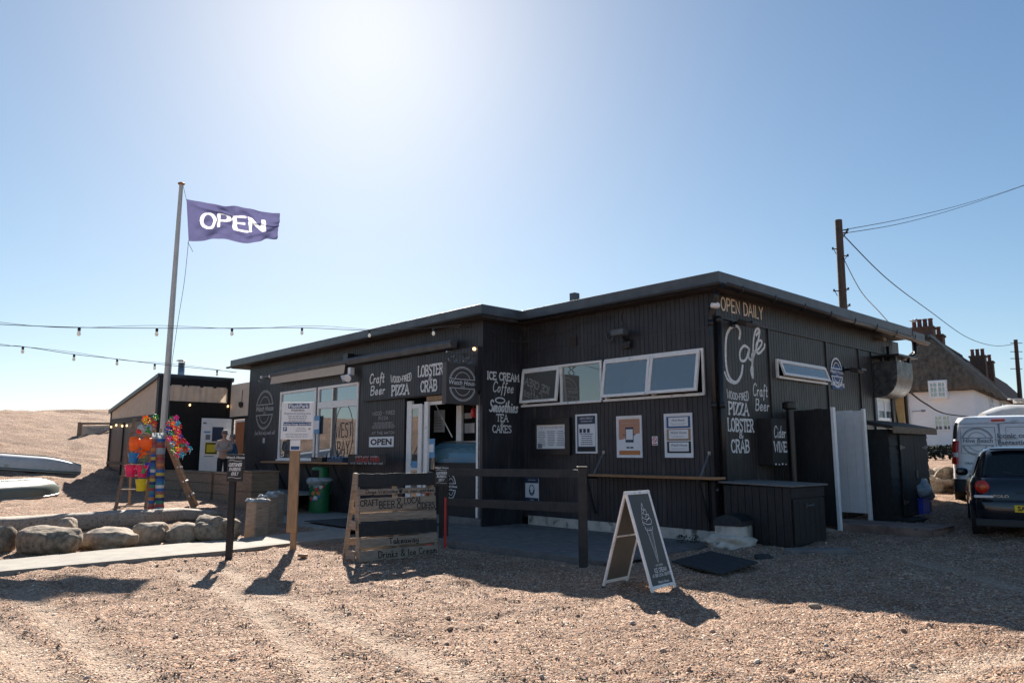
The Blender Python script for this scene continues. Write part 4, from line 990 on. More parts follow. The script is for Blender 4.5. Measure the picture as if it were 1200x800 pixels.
# security flood with twin heads on the wing
xx, zz = fa(413, 436, WD-.1)
t = empty('security_light', tuple(TB @ Vector((xx, WD-.1, zz))), BANG, 'white twin headed security light between the two awnings', 'light')
mb = MB(TB); mb.box(xx-.07, xx+.07, WD-.2, WD-.08, zz-.08, zz+.12); mb.build('sensor_box', 'whiteplain', t, bevel=.01)
for s_ in (-1, 1): mb = MB(TB); mb.tube([(xx+s_*.04, WD-.16, zz-.1), (xx+s_*.14, WD-.32, zz-.18)], [.05, .1], 14); mb.build('lamp_head', 'whiteplain', t, smooth='auto')
mb = MB(TB); xx, zz = fa(411, 420, WD-.1); mb.box(xx-.12, xx+.1, WD-.25, WD-.05, zz-.15, zz+.12); mb.build('camera_box', 'black', t, bevel=.01)
# small twin light on left of wing
x0, z0 = fa(308, 442, WD-.06); x1, z1 = fa(318, 441, WD-.06)
t = empty('wall_light', tuple(TB @ Vector((x0, WD-.05, z0))), BANG, 'small bar light with two pale ends above the round wall logo', 'light')
mb = MB(TB); mb.tube([(x0, WD-.1, z0), (x1, WD-.1, z1)], .018, 8); mb.box((x0+x1)/2-.02, (x0+x1)/2+.02, WD-.1, WD, z0-.02, z0+.02); mb.build('bar', 'galv', t)
for x, z in ((x0, z0), (x1, z1)): mb = MB(TB); mb.blob((x, WD-.1, z), (.05, .05, .05), 1, .05, sub=2); mb.build('lamp', 'whiteplain', t, smooth=True)
# side wall lamps
for px, py, lab in ((873, 378, 'rusty dark flood light between the daily and cafe lettering'), (1003, 433, 'rusty flood light on the black side wall near the duct')):
    yy, zz = fb(px, py, .25)
    t = empty('flood_light', tuple(TB @ Vector((.1, yy, zz))), BANG, lab, 'light')
    mb = MB(TB); mb.tube([(.0, yy, zz+.02), (.2, yy, zz+.02)], .025, 8); mb.box(.0, .03, yy-.06, yy+.06, zz-.05, zz+.08); mb.build('arm', 'black', t)
    mb = MB(TB); mb.ext([(.16, yy-.14, zz-.04), (.34, yy-.14, zz-.09), (.36, yy-.14, zz-.02), (.2, yy-.14, zz+.06)], (0, .3, 0)); mb.build('housing', 'soffit', t, bevel=.01)
    mb = MB(TB); mb.box(.2, .3, yy+.17, yy+.42, zz+.0, zz+.05); mb.build('hood', 'black', t, bevel=.008)
yy, zz = fb(841.5, 359, .1); t = empty('bulkhead_light', tuple(TB @ Vector((0, yy, zz))), BANG, 'round white corner lamp under the roof edge', 'light')
mb = MB(TB); mb.blob((.12, yy-.12, zz), (.07, .09, .055), 1, .05, sub=3); mb.build('dome', 'whiteplain', t, smooth=True); mb = MB(TB); mb.tube([(0, yy-.12, zz), (.06, yy-.12, zz)], .05, 12); mb.build('mount', 'black', t)
# small camera under eave
yy, zz = fb(1037, 397, .2); mb = MB(TB); mb.box(.1, .2, yy-.1, yy+.1, zz-.04, zz+.04); mb.box(.0, .1, yy-.03, yy+.03, zz-.02, zz+.04); mb.build('junction_box', 'planter', label='small brown box fixed under the gutter near the far end', cat='box', bevel=.01)
# blue staff parking sign
y0, z1 = fb(973, 427, 0); y1, z0 = fb(987, 457, 0)
t = empty('staff_parking_sign', tuple(TB @ Vector((.01, y0, z0))), BANG, 'small blue sign with round white emblem on the black side wall', 'sign')
mb = MB(TB); mb.box(.0, .015, y0, y1, z0, z1); mb.build('sign_board', 'blueink', t)
pl = Plane(TB, (.015, 0, 0), (0, 1, 0), (0, 0, 1), .003); mb = MB(TB); logo(mb, pl, (y0+y1)/2, (z0+z1)/2+.1, .27, .31, .022, size=.11); bfont(mb, pl, 'Staff Parking', (y0+y1)/2, z0+.08, .13, bold=.003); mb.build('lettering', 'paper', t)
# tall board casting a step on the side wall + cider cabinet
y0 = fb(905, 520, .3)[0]
yc0, zc1 = fb(904, 490, .3); yc1, zc0 = fb(924, 545, .3)
t = empty('wall_cabinet', tuple(TB @ Vector((.2, yc0, zc0))), BANG, 'black wall cabinet lettered cider and wine in white', 'cabinet')
mb = MB(TB); mb.box(.005, .3, yc0, yc1, zc0, zc1); mb.build('carcass', 'blackwood', t, bevel=.008)
pl = Plane(TB, (.3, 0, 0), (0, 1, 0), (0, 0, 1), .003); mb = MB(TB)
hand(mb, pl, 'Cider', (yc0+yc1)/2, zc1-.33, .2, .02, fit=(yc1-yc0)*.8, shear=.15); hand(mb, pl, 'WINE', (yc0+yc1)/2, zc1-.58, .17, .024, fit=(yc1-yc0)*.85, serif=True)
for k in range(4): rect(mb, pl, yc0+.05+k*.12, yc0+.09+k*.12, zc0+.01, zc0+.04-.01*(k % 2))
mb.build('lettering', 'chalk', t)
# black flue pipe
yy = fb(930, 500, .35)[0]
mb = MB(TB); mb.tube([(.3, yy, .1), (.3, yy, fb(930, 477, .3)[1])], .07, 14); mb.lathe([(.085, 0), (.13, .02), (.13, .12), (.1, .14)], (.3, yy, fb(930, 480, .3)[1]))
mb.build('soil_pipe', 'black', label='fat black vertical pipe with capped top beside the cabinet', cat='pipe', smooth='auto')
# ---- projecting square sign
Xs = WL-.13
ya, yb_ = fb(523, 450, Xs)[0], fb(560.5, 450, Xs)[0]; ya = max(ya, WD-1.2); zs1 = fb(542, 426, Xs)[1]; zs0 = fb(542, 473.5, Xs)[1]
t = empty('hanging_sign', tuple(TB @ Vector((Xs, (ya+yb_)/2, zs0))), BANG, 'square dark grey hanging sign with white round emblem over the entrance', 'sign')
mb = MB(TB); mb.box(Xs-.14, Xs, ya, yb_, zs0, zs1); mb.build('sign_box', mat('sign_grey', (.075, .068, .068), .5, var=.1), t, bevel=.006)
pl = Plane(TB, (Xs, 0, 0), (0, 1, 0), (0, 0, 1), .003); mb = MB(TB); logo(mb, pl, (ya+yb_)/2, (zs0+zs1)/2, (yb_-ya)*.42, (zs1-zs0)*.42, .014, size=.13); mb.build('lettering', 'chalk', t)
mb = MB(TB); mb.box(Xs-.09, Xs-.05, ya+.05, WD-.1, zs1+.2, zs1+.24)
for y in (ya+.2, yb_-.25):
    for s_ in (-1, 1): mb.tube(smooth_pts([(Xs-.07, y+s_*.03, zs1), (Xs-.07, y+s_*.1, zs1+.07), (Xs-.07, y+s_*.02, zs1+.13), (Xs-.07, y+s_*.1, zs1+.2)]), .012, 6)
mb.build('hanger', 'galv', t)
mb = MB(TB); xx, zz = fb(554, 409, Xs-.05); mb.blob((Xs, xx, zz), (.035, .035, .035), 2, .02, sub=2); mb.build('lamp', 'lampwarm', t, smooth=True)
# small OPEN board
t, pl, a, b, c, d = framed('open_sign', 433, 461.5, 511.5, 523.5, 'small white rectangular sign reading OPEN on the black wall beside the door', 'sign', 0, Y=WD)
mb = MB(TB); bfont(mb, pl, 'OPEN', (a+b)/2, c+.055, .2, bold=.007, sx=(b-a)*.9/.53); mb.build('lettering', 'ink', t)
# queue here sign
xq0, zq1 = fa(408, 532, WD-.5); xq1, zq0 = fa(452, 545, WD-.5)
t = empty('queue_sign', tuple(TB @ Vector((xq0, WD-.45, zq0))), BANG, 'low black board reading queue here in red at the shelf end', 'sign')
mb = MB(TB); mb.box(xq0, xq1, WD-.5, WD-.47, zq0, zq1); mb.build('sign_board', 'blackwood', t, bevel=.003)
pl = Plane(TB, (0, WD-.5, 0), (1, 0, 0), (0, 0, 1), .003); mb = MB(TB); bfont(mb, pl, 'QUEUE HERE', (xq0+xq1)/2+.05, (zq0+zq1)/2-.05, .17, sx=(xq1-xq0)*.7/1.1); mb.build('lettering', 'red', t)
mb = MB(TB); hand(mb, pl, 'place your order', (xq0+xq1)/2, zq1-.07, .055, .01, fit=(xq1-xq0)*.6); hand(mb, pl, 'and wait to be served', (xq0+xq1)/2, zq0+.02, .06, .01, fit=(xq1-xq0)*.85); mb.build('lettering', 'chalkdim', t)
# left shelf along the wing windows
YS = WD-.42
x0, zs = fa(305, 540, YS); x1 = fa(412, 540, YS)[0]; zs = fa(360, 541, YS)[1]
t = empty('wall_shelf', tuple(TB @ Vector(((x0+x1)/2, WD-.2, zs))), BANG, 'long brown wooden shelf below the large cafe windows above the green bin', 'shelf')
mb = MB(TB); mb.box(x0, x1, YS, WD-.01, zs-.045, zs); mb.build('board', 'shelfwood', t, bevel=.006)
for px in (312, 336, 372, 405):
    xx = fa(px, 560, WD)[0]; mb = MB(TB); mb.beam((xx, YS+.04, zs-.06), (xx, WD-.02, zs-.8), .05, .04); mb.build('bracket', 'blackwood', t)
# things on that shelf: sanitiser bottles, caddy, glasses box
def bottle(px, py, r, h, m, lab):
    x, z = fa(px, py, WD-.2); mb = MB(TB); mb.lathe([(r, 0), (r, h*.65), (r*.35, h*.8), (r*.35, h*.95), (r*.15, h)], (x, WD-.2, zs+.001), 12); mb.build('bottle', m, label=lab, cat='bottle', smooth='auto')
bottle(385.5, 535, .035, .24, 'whiteplain', 'white pump bottle on the brown shelf beside the dark tray')
bottle(383, 535, .03, .2, 'dark', 'small dark bottle on the brown shelf between tray and white bottle')
def tray(px0, px1, m, lab, h=.12):
    x0 = fa(px0, 535, WD-.25)[0]; x1 = fa(px1, 535, WD-.25)[0]
    t = empty('tray', tuple(TB @ Vector(((x0+x1)/2, WD-.22, zs))), BANG, lab, 'tray')
    mb = MB(TB); mb.box(x0, x1, WD-.36, WD-.08, zs+.001, zs+.02); mb.box(x0, x0+.02, WD-.36, WD-.08, zs+.02, zs+h); mb.box(x1-.02, x1, WD-.36, WD-.08, zs+.02, zs+h); mb.box(x0+.02, x1-.02, WD-.36, WD-.34, zs+.02, zs+h*.8); mb.box(x0+.02, x1-.02, WD-.1, WD-.08, zs+.02, zs+h)
    mb.build('basket', m, t)
    mb = MB(TB); rn = random.Random(px0)
    for i in range(7): u = x0+.05+(x1-x0-.1)*i/6; mb.lathe([(.02, 0), (.025, rn.uniform(.1, .16))], (u, WD-.22+rn.uniform(-.05, .05), zs+.02), 8)
    mb.build('cutlery', 'galv' if m == 'black' else 'cyanprint', t)
tray(369, 382, 'black', 'dark cutlery tray on the brown shelf'); tray(388, 406, 'navyprint', 'blue box of sachets on the right end of the brown shelf')
# blue poster strip next to windows
t, pl, a, b, c, d = framed('window_notice', 368.5, 374.5, 487, 508, 'narrow blue and white notice hung between the two large windows', 'notice', 0, back='cyanprint', Y=WD-.04)
mb = MB(TB); rect(mb, pl, a+.01, b-.01, c+.12, d-.13); mb.build('panel', 'paper', t)
# conduit left wing & gap strip
# ================================================================ SHELTER (canvas annex)
# canvas shelter: nearest corner K, one side runs along the building (a), one towards the deck (b)
K = at(184.5, 500, 24.6); K.z = 0
AXL = -AX                          # towards upper left of the picture
gzk = .1
shel = empty('beach_shelter', (K.x, K.y, gzk), 0, 'black and beige canvas sided shelter left of the cafe with sloping roof', 'shelter')
kz = lambda py, Y=24.6: at(184, py, Y).z
zt1, zc1, zc0, zw = kz(441), kz(451), kz(487), kz(549)
TK = fr(K.x, K.y, 0, BANG)         # x to the right along the front, y back
TKi = TK.inverted()
def fk(px, py, plane='A', off=0):
    d = TKi.to_3x3() @ ray(px, py); c = TKi @ Vector((0, 0, H))
    t = (off-c.y)/d.y if plane == 'A' else (off-c.x)/d.x
    return (c.x+d.x*t if plane == 'A' else c.y+d.y*t), c.z+d.z*t
xl, zlt = fk(131, 481); _, zlc1 = fk(132, 491)
zlb = fk(132, 491)[1]; zl_bot = fk(132, 556)[1]
yr = fk(271, 446, 'B')[0]; zrt = fk(271, 446, 'B')[1]
TW = zt1
mb = MB(TK)
zmid = fk(184, 487)[1]
# side wall below the canvas
mb.box(xl, -.12, .0, .06, .25, zlb); 
mb.build('side_wall', 'wall', shel)
mb = MB(TK)
mb.ext([(xl, 0, fk(131, 483)[1]), (0, 0, fk(184, 443)[1]), (0, 0, fk(184, 488)[1]), (xl, 0, zlb)], (0, .05, 0)); 
mb.build('canvas_side', 'canvas', shel)
mb = MB(TK); zr0 = fk(131, 481)[1]; zr1 = fk(184, 440)[1]
mb.ext([(xl-.08, -.1, zr0-.1), (xl-.08, -.1, zr0+.02), (.02, -.1, zr1+.05), (.02, -.1, zr1-.08)], (0, yr+.2, 0)); mb.build('roof', 'roof', shel)
mb = MB(TK)
mb.box(-.12, .1, -.07, .14, .0, zr1); mb.box(xl-.03, xl+.07, -.03, .08, -.1, zr0-.05); mb.box(xl, -.12, -.03, .0, zlb-.18, zlb)
mb.box(xl+.02, xl+.1, -.04, -.0, .6, zlb-.18); mb.box(xl+1.7, xl+1.78, -.04, 0, .6, zlb-.18); mb.box(xl, -.12, -.05, .0, 1.0, 1.1)
mb.build('post', 'blackwood', shel, bevel=.005)
mb = MB(TK); mb.box(xl, -.1, -.06, -.0, .0, .62); mb.build('skirting_board', 'planter', shel, bevel=.004)
# front face towards the deck (looks to +x)
zf_c1, zf_c0 = fk(230, 453, 'B')[1], fk(230, 470, 'B')[1]
mb = MB(TK)
mb.box(-.06, 0.0, .14, yr, 0, zf_c0+.02); mb.box(-.1, .02, .14, yr, zf_c1-.02, zr1-.01)
mb.box(-.08, .04, yr-.1, yr+.02, 0, zr1-.06)
mb.build('front_wall', 'dark', shel)
mb = MB(TK)
n = 60
mb.grid(lambda u, v: (.03+.015*math.sin(u*26+v*3)+.01*math.sin(u*61+1), .16+(yr-.28)*u, zf_c0-.02+(zf_c1-zf_c0+.04)*v), n, 6); mb.build('canvas_blind', 'canvas', shel, smooth=True)
# beige panel, linking to the cafe (plane along A at yr)
xa = 0.02; xb = fk(296, 460, 'A', yr)[0]
mb = MB(TK); zp1 = fk(283, 449, 'A', yr)[1]; zp0 = fk(283, 487.5, 'A', yr)[1]
mb.box(xa, xb, yr, yr+.06, zp0, zp1); mb.build('beige_panel', 'panelbeige', shel)
mb = MB(TK); mb.box(xa, xb, yr-.02, yr+.04, zp0-.1, zp0); mb.box(fk(287, 500, 'A', yr)[0], xb+.1, yr-.02, yr+.04, 0, zp0-.1); mb.box(xa, fk(272.5, 500, 'A', yr)[0], yr, yr+.05, 0, zp0); mb.build('door_surround', 'black', shel)
x0 = fk(275, 500, 'A', yr)[0]; x1 = fk(288, 500, 'A', yr)[0]
mb = MB(TK); mb.box(x0, x1, yr+.01, yr+.05, zp0-.19, zp0-.12); mb.box(x0, x0+.06, yr+.01, yr+.05, .2, zp0-.19); mb.build('door_frame', 'whiteplain', shel)
mb = MB(TK); mb.box(x0+.06, x1, yr+.02, yr+.05, .2, zp0-.19); mb.build('door', 'orangedoor', shel)
mb = MB(TK); xx, zz = fk(284, 474, 'A', yr); mb.blob((xx, yr-.06, zz), (.09, .07, .1), 5, .15, sub=2); mb.tube([(xx, yr-.03, zz), (xx, yr-.02, zz+.5)], .01, 5); mb.build('hanging_lamp', 'soffit', shel)
# flue
mb = MB(TK); fy = fk(212, 440, 'B', -.8)[0]; xx = -.8; z0 = zr1-.4; z1 = fk(212, 425, 'B', -.8)[1]
mb.tube([(xx, fy, z0), (xx, fy, z1)], .11, 16); mb.build('flue_pipe', 'galv', shel, smooth=True)
mb = MB(TK); mb.tube([(xx, fy, z1+.06), (xx, fy, z1+.09)], [.19, .15], 16)
for a_ in range(4): mb.tube([(xx+.09*math.cos(a_*1.57), fy+.09*math.sin(a_*1.57), z1-.05), (xx+.09*math.cos(a_*1.57), fy+.09*math.sin(a_*1.57), z1+.07)], .012, 5)
mb.build('flue_cap', 'galv', shel)
# fairy lamps on the shelter
for pts, pln in (([(133, 500), (139, 498), (146, 499), (151.5, 498.5)], 'A'), ([(221.5, 474.5), (266, 476)], 'B')):
    for q in pts:
        u, z = fk(*q, pln); mb = MB(TK); p = (u, -.08, z) if pln == 'A' else (.08, u, z); mb.blob(p, (.03, .03, .04), 1, .02, sub=2); mb.build('lamp', 'lampwarm', shel, smooth=True)
# white door standing open, with notices
pd = at(237, 500, 23.2); 
yd0, zd1 = fk(237, 489.5, 'B', .25); yd1, _ = fk(274, 490, 'B', .25)
t = empty('white_door', tuple(TK @ Vector((.25, (yd0+yd1)/2, .3))), BANG, 'open white half glazed door with blue and yellow notices behind the planters', 'door')
mb = MB(TK); mb.box(.2, .25, yd0, yd1, .3, zd1); mb.build('door_leaf', 'whiteplain', t, bevel=.01)
def fd(px, py): return fk(px, py, 'B', .25)
def sheet(px0, px1, py0, py1, m, k=.004):
    a, z1 = fd(px0, py0); b, z0 = fd(px1, py1); mb = MB(TK); mb.box(.25+k, .25+k+.004, a, b, z0, z1); return mb
sheet(249, 261, 500, 517, 'navyprint').build('window_panel', 'navyprint', t)
sheet(239, 246.5, 505, 507, '').build('notice', 'cyanprint', t); sheet(241, 246, 509, 515, '').build('notice', 'inkgrey', t); sheet(238, 242, 494.5, 496.5, '').build('notice', 'inkgrey', t)
sheet(240.5, 254, 518, 532, '').build('notice', 'yellowprint', t); sheet(239, 250, 534, 534.8, '').build('door_rail', 'inkgrey', t)
mb = MB(TK); plD = Plane(TK, (.26, 0, 0), (0, 1, 0), (0, 0, 1), .002); a, z1 = fd(241.5, 519.5); b, z0 = fd(253, 530.5)
ribbon(mb, plD, [(a, z0), (b, z0), (b, z1), (a, z1)], .05, closed=True); mb.build('print', 'ink', t)

# ================================================================ PLANTERS AND POSTS ON THE LEFT
def plank_box(name, T, x0, x1, y0, y1, z0, z1, rows, m, label, group=None, cat='planter'):
    t = empty(name, tuple(T @ Vector(((x0+x1)/2, (y0+y1)/2, z0))), BANG, label, cat, group)
    mb = MB(T); h = (z1-.035-z0)/rows
    for k in range(rows):
        a, b = z0+k*h, z0+(k+1)*h-.012
        mb.box(x0, x1, y0, y0+.035, a, b); mb.box(x0, x1, y1-.035, y1, a, b); mb.box(x0, x0+.035, y0+.036, y1-.036, a, b); mb.box(x1-.035, x1, y0+.036, y1-.036, a, b)
    mb.build('planks', m, t, bevel=.004)
    mb = MB(T); mb.box(x0-.02, x1+.02, y0-.02, y0+.09, z1-.034, z1); mb.box(x0-.02, x1+.02, y1-.09, y1+.02, z1-.034, z1); mb.box(x0-.02, x0+.09, y0+.091, y1-.091, z1-.034, z1); mb.box(x1-.09, x1+.02, y0+.091, y1-.091, z1-.034, z1)
    mb.build('top_rail', m, t, bevel=.004)
    mb = MB(T); mb.box(x0+.036, x1-.036, y0+.04, y1-.04, z0, z1-.12); mb.build('soil', 'soffit', t)
    return t
P0 = at(248, 581, 21.2); P0.z = gz(P0.x, P0.y); pzz = P0.z
P1 = G(287, 589)
TP = fr(P0.x, P0.y, 0, BANG)
def fp(px, py, Y=0):
    Ti = TP.inverted(); d = Ti.to_3x3() @ ray(px, py); c = Ti @ Vector((0, 0, H)); t = (Y-c.y)/d.y; return c.x+d.x*t, c.z+d.z*t
e = [fp(x, 565)[0] for x in (188, 212.5, 247.5, 249.5, 286.5)]
ztp = fp(248, 553)[1]
plank_box('planter', TP, e[0], e[1]-.02, 0, .5, P0.z-.15, ztp, 3, 'planter', 'timber planter box farthest left, partly behind the tall ladder', 'timber planters along the deck')
plank_box('planter', TP, e[1]+.02, e[2], 0, .5, P0.z-.12, ztp, 3, 'planter', 'middle timber planter box behind the right ladder leg', 'timber planters along the deck')
plank_box('planter', TP, e[3]+.05, e[4], 0, .5, P0.z-.12, ztp, 3, 'planter', 'timber planter box directly behind the black parking sign post', 'timber planters along the deck')
xr0, xr1 = fp(288, 575)[0], fp(312.5, 575)[0]
plank_box('planter', TP, xr0+.05, xr1-.1, -.35, .35, P0.z-.15, fp(300, 552, -.35)[1], 2, 'planter', 'taller dark timber planter box at the end beside the black cafe wall', 'timber planters along the deck')
# raised deck behind the planters
mb = MB(TP); planks(mb, e[0]-.5, xr1, .55, 3.6, .38, seed=4); mb.box(e[0]-.5, xr1, .52, .56, -.2, .36); mb.build('decking', 'deck_left', label='raised timber deck hidden behind the planters where two people stand', cat='decking')

# ---- people on the raised deck
def person(base, face, label, scale=1.0, arms='fold', top='sweater', hairm='hair', glasses=True, lean=0):
    """standing figure; +Y local is the way it looks"""
    t = empty('person', tuple(base), face, label, 'person')
    T = fr(base.x, base.y, base.z, face) @ Matrix.Scale(scale, 4)
    def skin(name, pts, edges, m, parent, sub=2):
        me = bpy.data.meshes.new(name); me.from_pydata([tuple(p[:3]) for p in pts], edges, [])
        o = bpy.data.objects.new(name, me); col.objects.link(o)
        o.parent = parent; o.scale = (scale,)*3; WM[o.name] = WM[parent.name]
        bm = bmesh.new(); bm.from_mesh(me); ly = bm.verts.layers.skin.verify(); bm.verts.ensure_lookup_table()
        for i, p in enumerate(pts): bm.verts[i][ly].radius = (p[3], p[4] if len(p) > 4 else p[3]); bm.verts[i][ly].use_root = (i == 0)
        bm.to_mesh(me); bm.free(); me.materials.append(M[m])
        md = o.modifiers.new('skin', 'SKIN'); md.use_smooth_shade = True
        md = o.modifiers.new('sub', 'SUBSURF'); md.levels = sub; md.render_levels = sub
        return o
    L_ = lean
    tor = [(0, 0, .95, .13, .1), (0, L_*.3, 1.12, .125, .095), (0, L_*.7, 1.3, .15, .1), (0, L_, 1.43, .1, .08)]
    neck = [(0, L_+.01, 1.5, .05), (0, L_+.03, 1.57, .055), (0, L_+.05, 1.63, .085, .095), (0, L_+.045, 1.71, .08, .09), (0, L_+.03, 1.755, .04)]
    leg = lambda s: [(s*.09, 0, .88, .09), (s*.1, .01, .5, .065), (s*.1, -.01, .1, .042), (s*.11, .1, .03, .04, .03)]
    if arms == 'fold': arm = lambda s: [(s*.17, L_, 1.41, .055), (s*.235, L_+.01, 1.17, .045), (s*.06, L_+.2, 1.14, .032)]
    else: arm = lambda s: [(s*.17, L_, 1.41, .055), (s*.24, L_+.08, 1.15, .045), (s*.2, L_+.3, 1.06, .032)]
    pts = tor+neck; ed = [(i, i+1) for i in range(len(pts)-1)]
    for s in (-1, 1):
        k = len(pts); pts += leg(s); ed += [(0, k)]+[(k+i, k+i+1) for i in range(3)]
        k = len(pts); A2 = arm(s); pts += A2; ed += [(3, k)]+[(k+i, k+i+1) for i in range(2)]
        h_ = A2[-1]; sg = -s if arms == 'fold' else 0
        hx = h_[0]+(-s*.06 if arms == 'fold' else 0); hy = h_[1]+(.0 if arms == 'fold' else .06)
        pts.append((hx, hy, h_[2]+.0, .03, .018)); kh = len(pts)-1; ed.append((kh-1, kh))
        for f_ in range(5):
            dz = (f_-2)*.018 if f_ else .03
            ln = (.04, .065, .075, .07, .055)[f_]
            if arms == 'fold': a = (hx-s*ln*.5, hy+.012, h_[2]+dz, .009); b = (hx-s*ln, hy+.004, h_[2]+dz-.01, .007)
            else: a = (hx+dz, hy+ln*.5, h_[2]+.004, .009); b = (hx+dz, hy+ln, h_[2]-.02, .007)
            k = len(pts); pts += [a, b]; ed += [(kh, k), (k, k+1)]
    skin('body', pts, ed, 'skin', t)
    # clothing
    g = [(p[0], p[1], p[2], p[3]+.022, (p[4] if len(p) > 4 else p[3])+.022) for p in tor]
    e2 = [(0, 1), (1, 2), (2, 3)]
    for s in (-1, 1):
        k = len(g); A2 = arm(s); g += [(q[0], q[1], q[2], q[3]+.018) for q in A2]; e2 += [(3, k), (k, k+1), (k+1, k+2)]
    skin('jumper', g, e2, top, t)
    g = [(0, 0, .98, .14, .115)]; e2 = []
    for s in (-1, 1):
        k = len(g); g += [(s*.09, 0, .86, .105), (s*.1, .01, .5, .085), (s*.1, -.01, .1, .07)]; e2 += [(0, k), (k, k+1), (k+1, k+2)]
    skin('trousers', g, e2, 'trouser', t)
    mb = MB(T); Lz = L_+.045
    mb.blob((0, Lz-.012, 1.715), (.088, .098, .075), 3, .06, sub=3); mb.blob((0, Lz-.05, 1.66), (.08, .06, .07), 2, .05, sub=2); mb.build('hair', hairm, t, smooth=True)
    mb = MB(T)
    mb.blob((0, Lz+.1, 1.645), (.014, .02, .022), 1, .05, sub=2)
    for s in (-1, 1): mb.blob((s*.088, Lz, 1.65), (.012, .022, .03), 1, .05, sub=2)
    mb.build('nose_and_ears', 'skin', t, smooth=True)
    mb = MB(T); mb.box(-.028, .028, Lz+.083, Lz+.09, 1.603, 1.61); mb.build('mouth', 'redwall', t)
    mb = MB(T)
    for s in (-1, 1): mb.blob((s*.034, Lz+.088, 1.672), (.027, .009, .018) if glasses else (.013, .009, .008), 1, .03, sub=2)
    if glasses: mb.beam((-.085, Lz+.08, 1.68), (.085, Lz+.08, 1.68), .008, .008)
    mb.build('sunglasses' if glasses else 'eyes', 'dark', t)
    return t
pm = at(263.5, 503, 22.6); base = Vector((pm.x, pm.y, .40)); sc = (pm.z-.4)/1.80
person(base, R(180+28), 'person in cream jumper and sunglasses standing with folded arms behind the planters', sc)
pm = at(277, 508, 23.2); base = Vector((pm.x, pm.y, .40)); sc = (pm.z-.4)/1.80
person(base, R(180-65), 'person in blue jacket leaning beside the orange door behind the planters', sc, arms='reach', top='bluecloth', glasses=False, lean=.08)
# ================================================================ FREESTANDING THINGS, LEFT
# flagpole
bp_ = G(183, 603); YP = bp_.y+.0
bp_ = at(184, 602, 17.14); YP = 14.4; bp_.z = gz(bp_.x, YP)
bp_ = at(184, 603, 21.6); YP = 21.6; bp_.z = gz(bp_.x, YP)
tp_ = at(212.5, 216, YP)
t = empty('flagpole', tuple(bp_), 0, 'tall grey flagpole beside the ladder display of beach toys', 'flagpole')
mb = MB(); mb.tube([bp_-Vector((0, 0, .2)), bp_+(tp_-bp_)*.45, tp_], [.1, .085, .058], 16); mb.build('mast', 'pole', t, smooth='auto')
mb = MB(); mb.lathe([(.03, -.05), (.1, 0), (.105, .025), (.07, .05), (.01, .06)], tuple(tp_), 16); mb.build('cap', 'shelfwood', t, smooth=True)
mb = MB(); q = at(219, 236, YP-.1); mb.tube([tp_+Vector((.05, 0, -.02)), q], .006, 5)
mb.tube(smooth_pts([tuple(at(*p_, YP-.08)) for p_ in ((221, 282), (216, 330), (208, 380), (200, 440), (198, 500))]), .007, 5)
mb.tube(smooth_pts([tuple(at(*p_, YP-.08)) for p_ in ((220, 284), (223, 289), (226, 295))]), .007, 5); mb.build('halyard', 'wire', t)
# flag
def inside(u, v):
    """is flag point (0..1, 0..1, v up) on the word"""
    x, y = (u-.14)/.70, (v-.34)/.38
    if not (-.02 <= x <= 1.02 and -.05 <= y <= 1.05): return 0
    for P, cl in FST:
        n = len(P)
        for i in range(n if cl else n-1):
            ax, ay = P[i]; bx, by = P[(i+1) % n]
            dx, dy = bx-ax, by-ay; px_, py_ = x*FW-ax, y-ay
            tt = max(0, min(1, (px_*dx+py_*dy)/(dx*dx+dy*dy+1e-9)))
            if math.hypot(px_-dx*tt, py_-dy*tt) < .078: return 1
    return 0
FST, FW = strokes('OPEN')
TLc, TRc, BLc, BRc = at(218.5, 233.5, YP), at(328, 250, YP), at(221, 283, YP), at(327, 282, YP)
def flagp(u, v):
    v = 1-v
    sag_t = .09*math.sin(u*math.pi)*0; top = TLc.lerp(TRc, u); bot = BLc.lerp(BRc, u)
    bot = bot+Vector((0, 0, .035*math.sin(u*2*math.pi*1.0+.4)-.03*math.sin(u*13)))
    top = top+Vector((0, 0, .03*math.sin(u*6.0)*u-.03*math.sin(math.pi*u)))
    p = bot.lerp(top, 1-v)
    a = min(1, u*3)
    d = .8*a*(.13*math.sin(u*8.5+v*2.4-.5)+.06*math.sin(u*17-v*5.0+1)+.025*math.sin(u*31+v*9))+.07*a*noise.noise(Vector((u*9, v*5, 2)))*1.4
    # fold running from the top corner
    f_ = math.exp(-((v-(.06+.42*u))/.05)**2); d += .07*f_*a
    return tuple(p+Vector((.015*math.sin(u*20+v*4)*a, d-.1*u, 0)))
mb = MB(); mb.grid(flagp, 260, 110, mf=lambda u, v: inside(u, v)); mb.build('flag', ['flag', 'flagw'], smooth=True, label='navy blue flag reading OPEN in white, blowing from the grey flagpole', cat='flag')
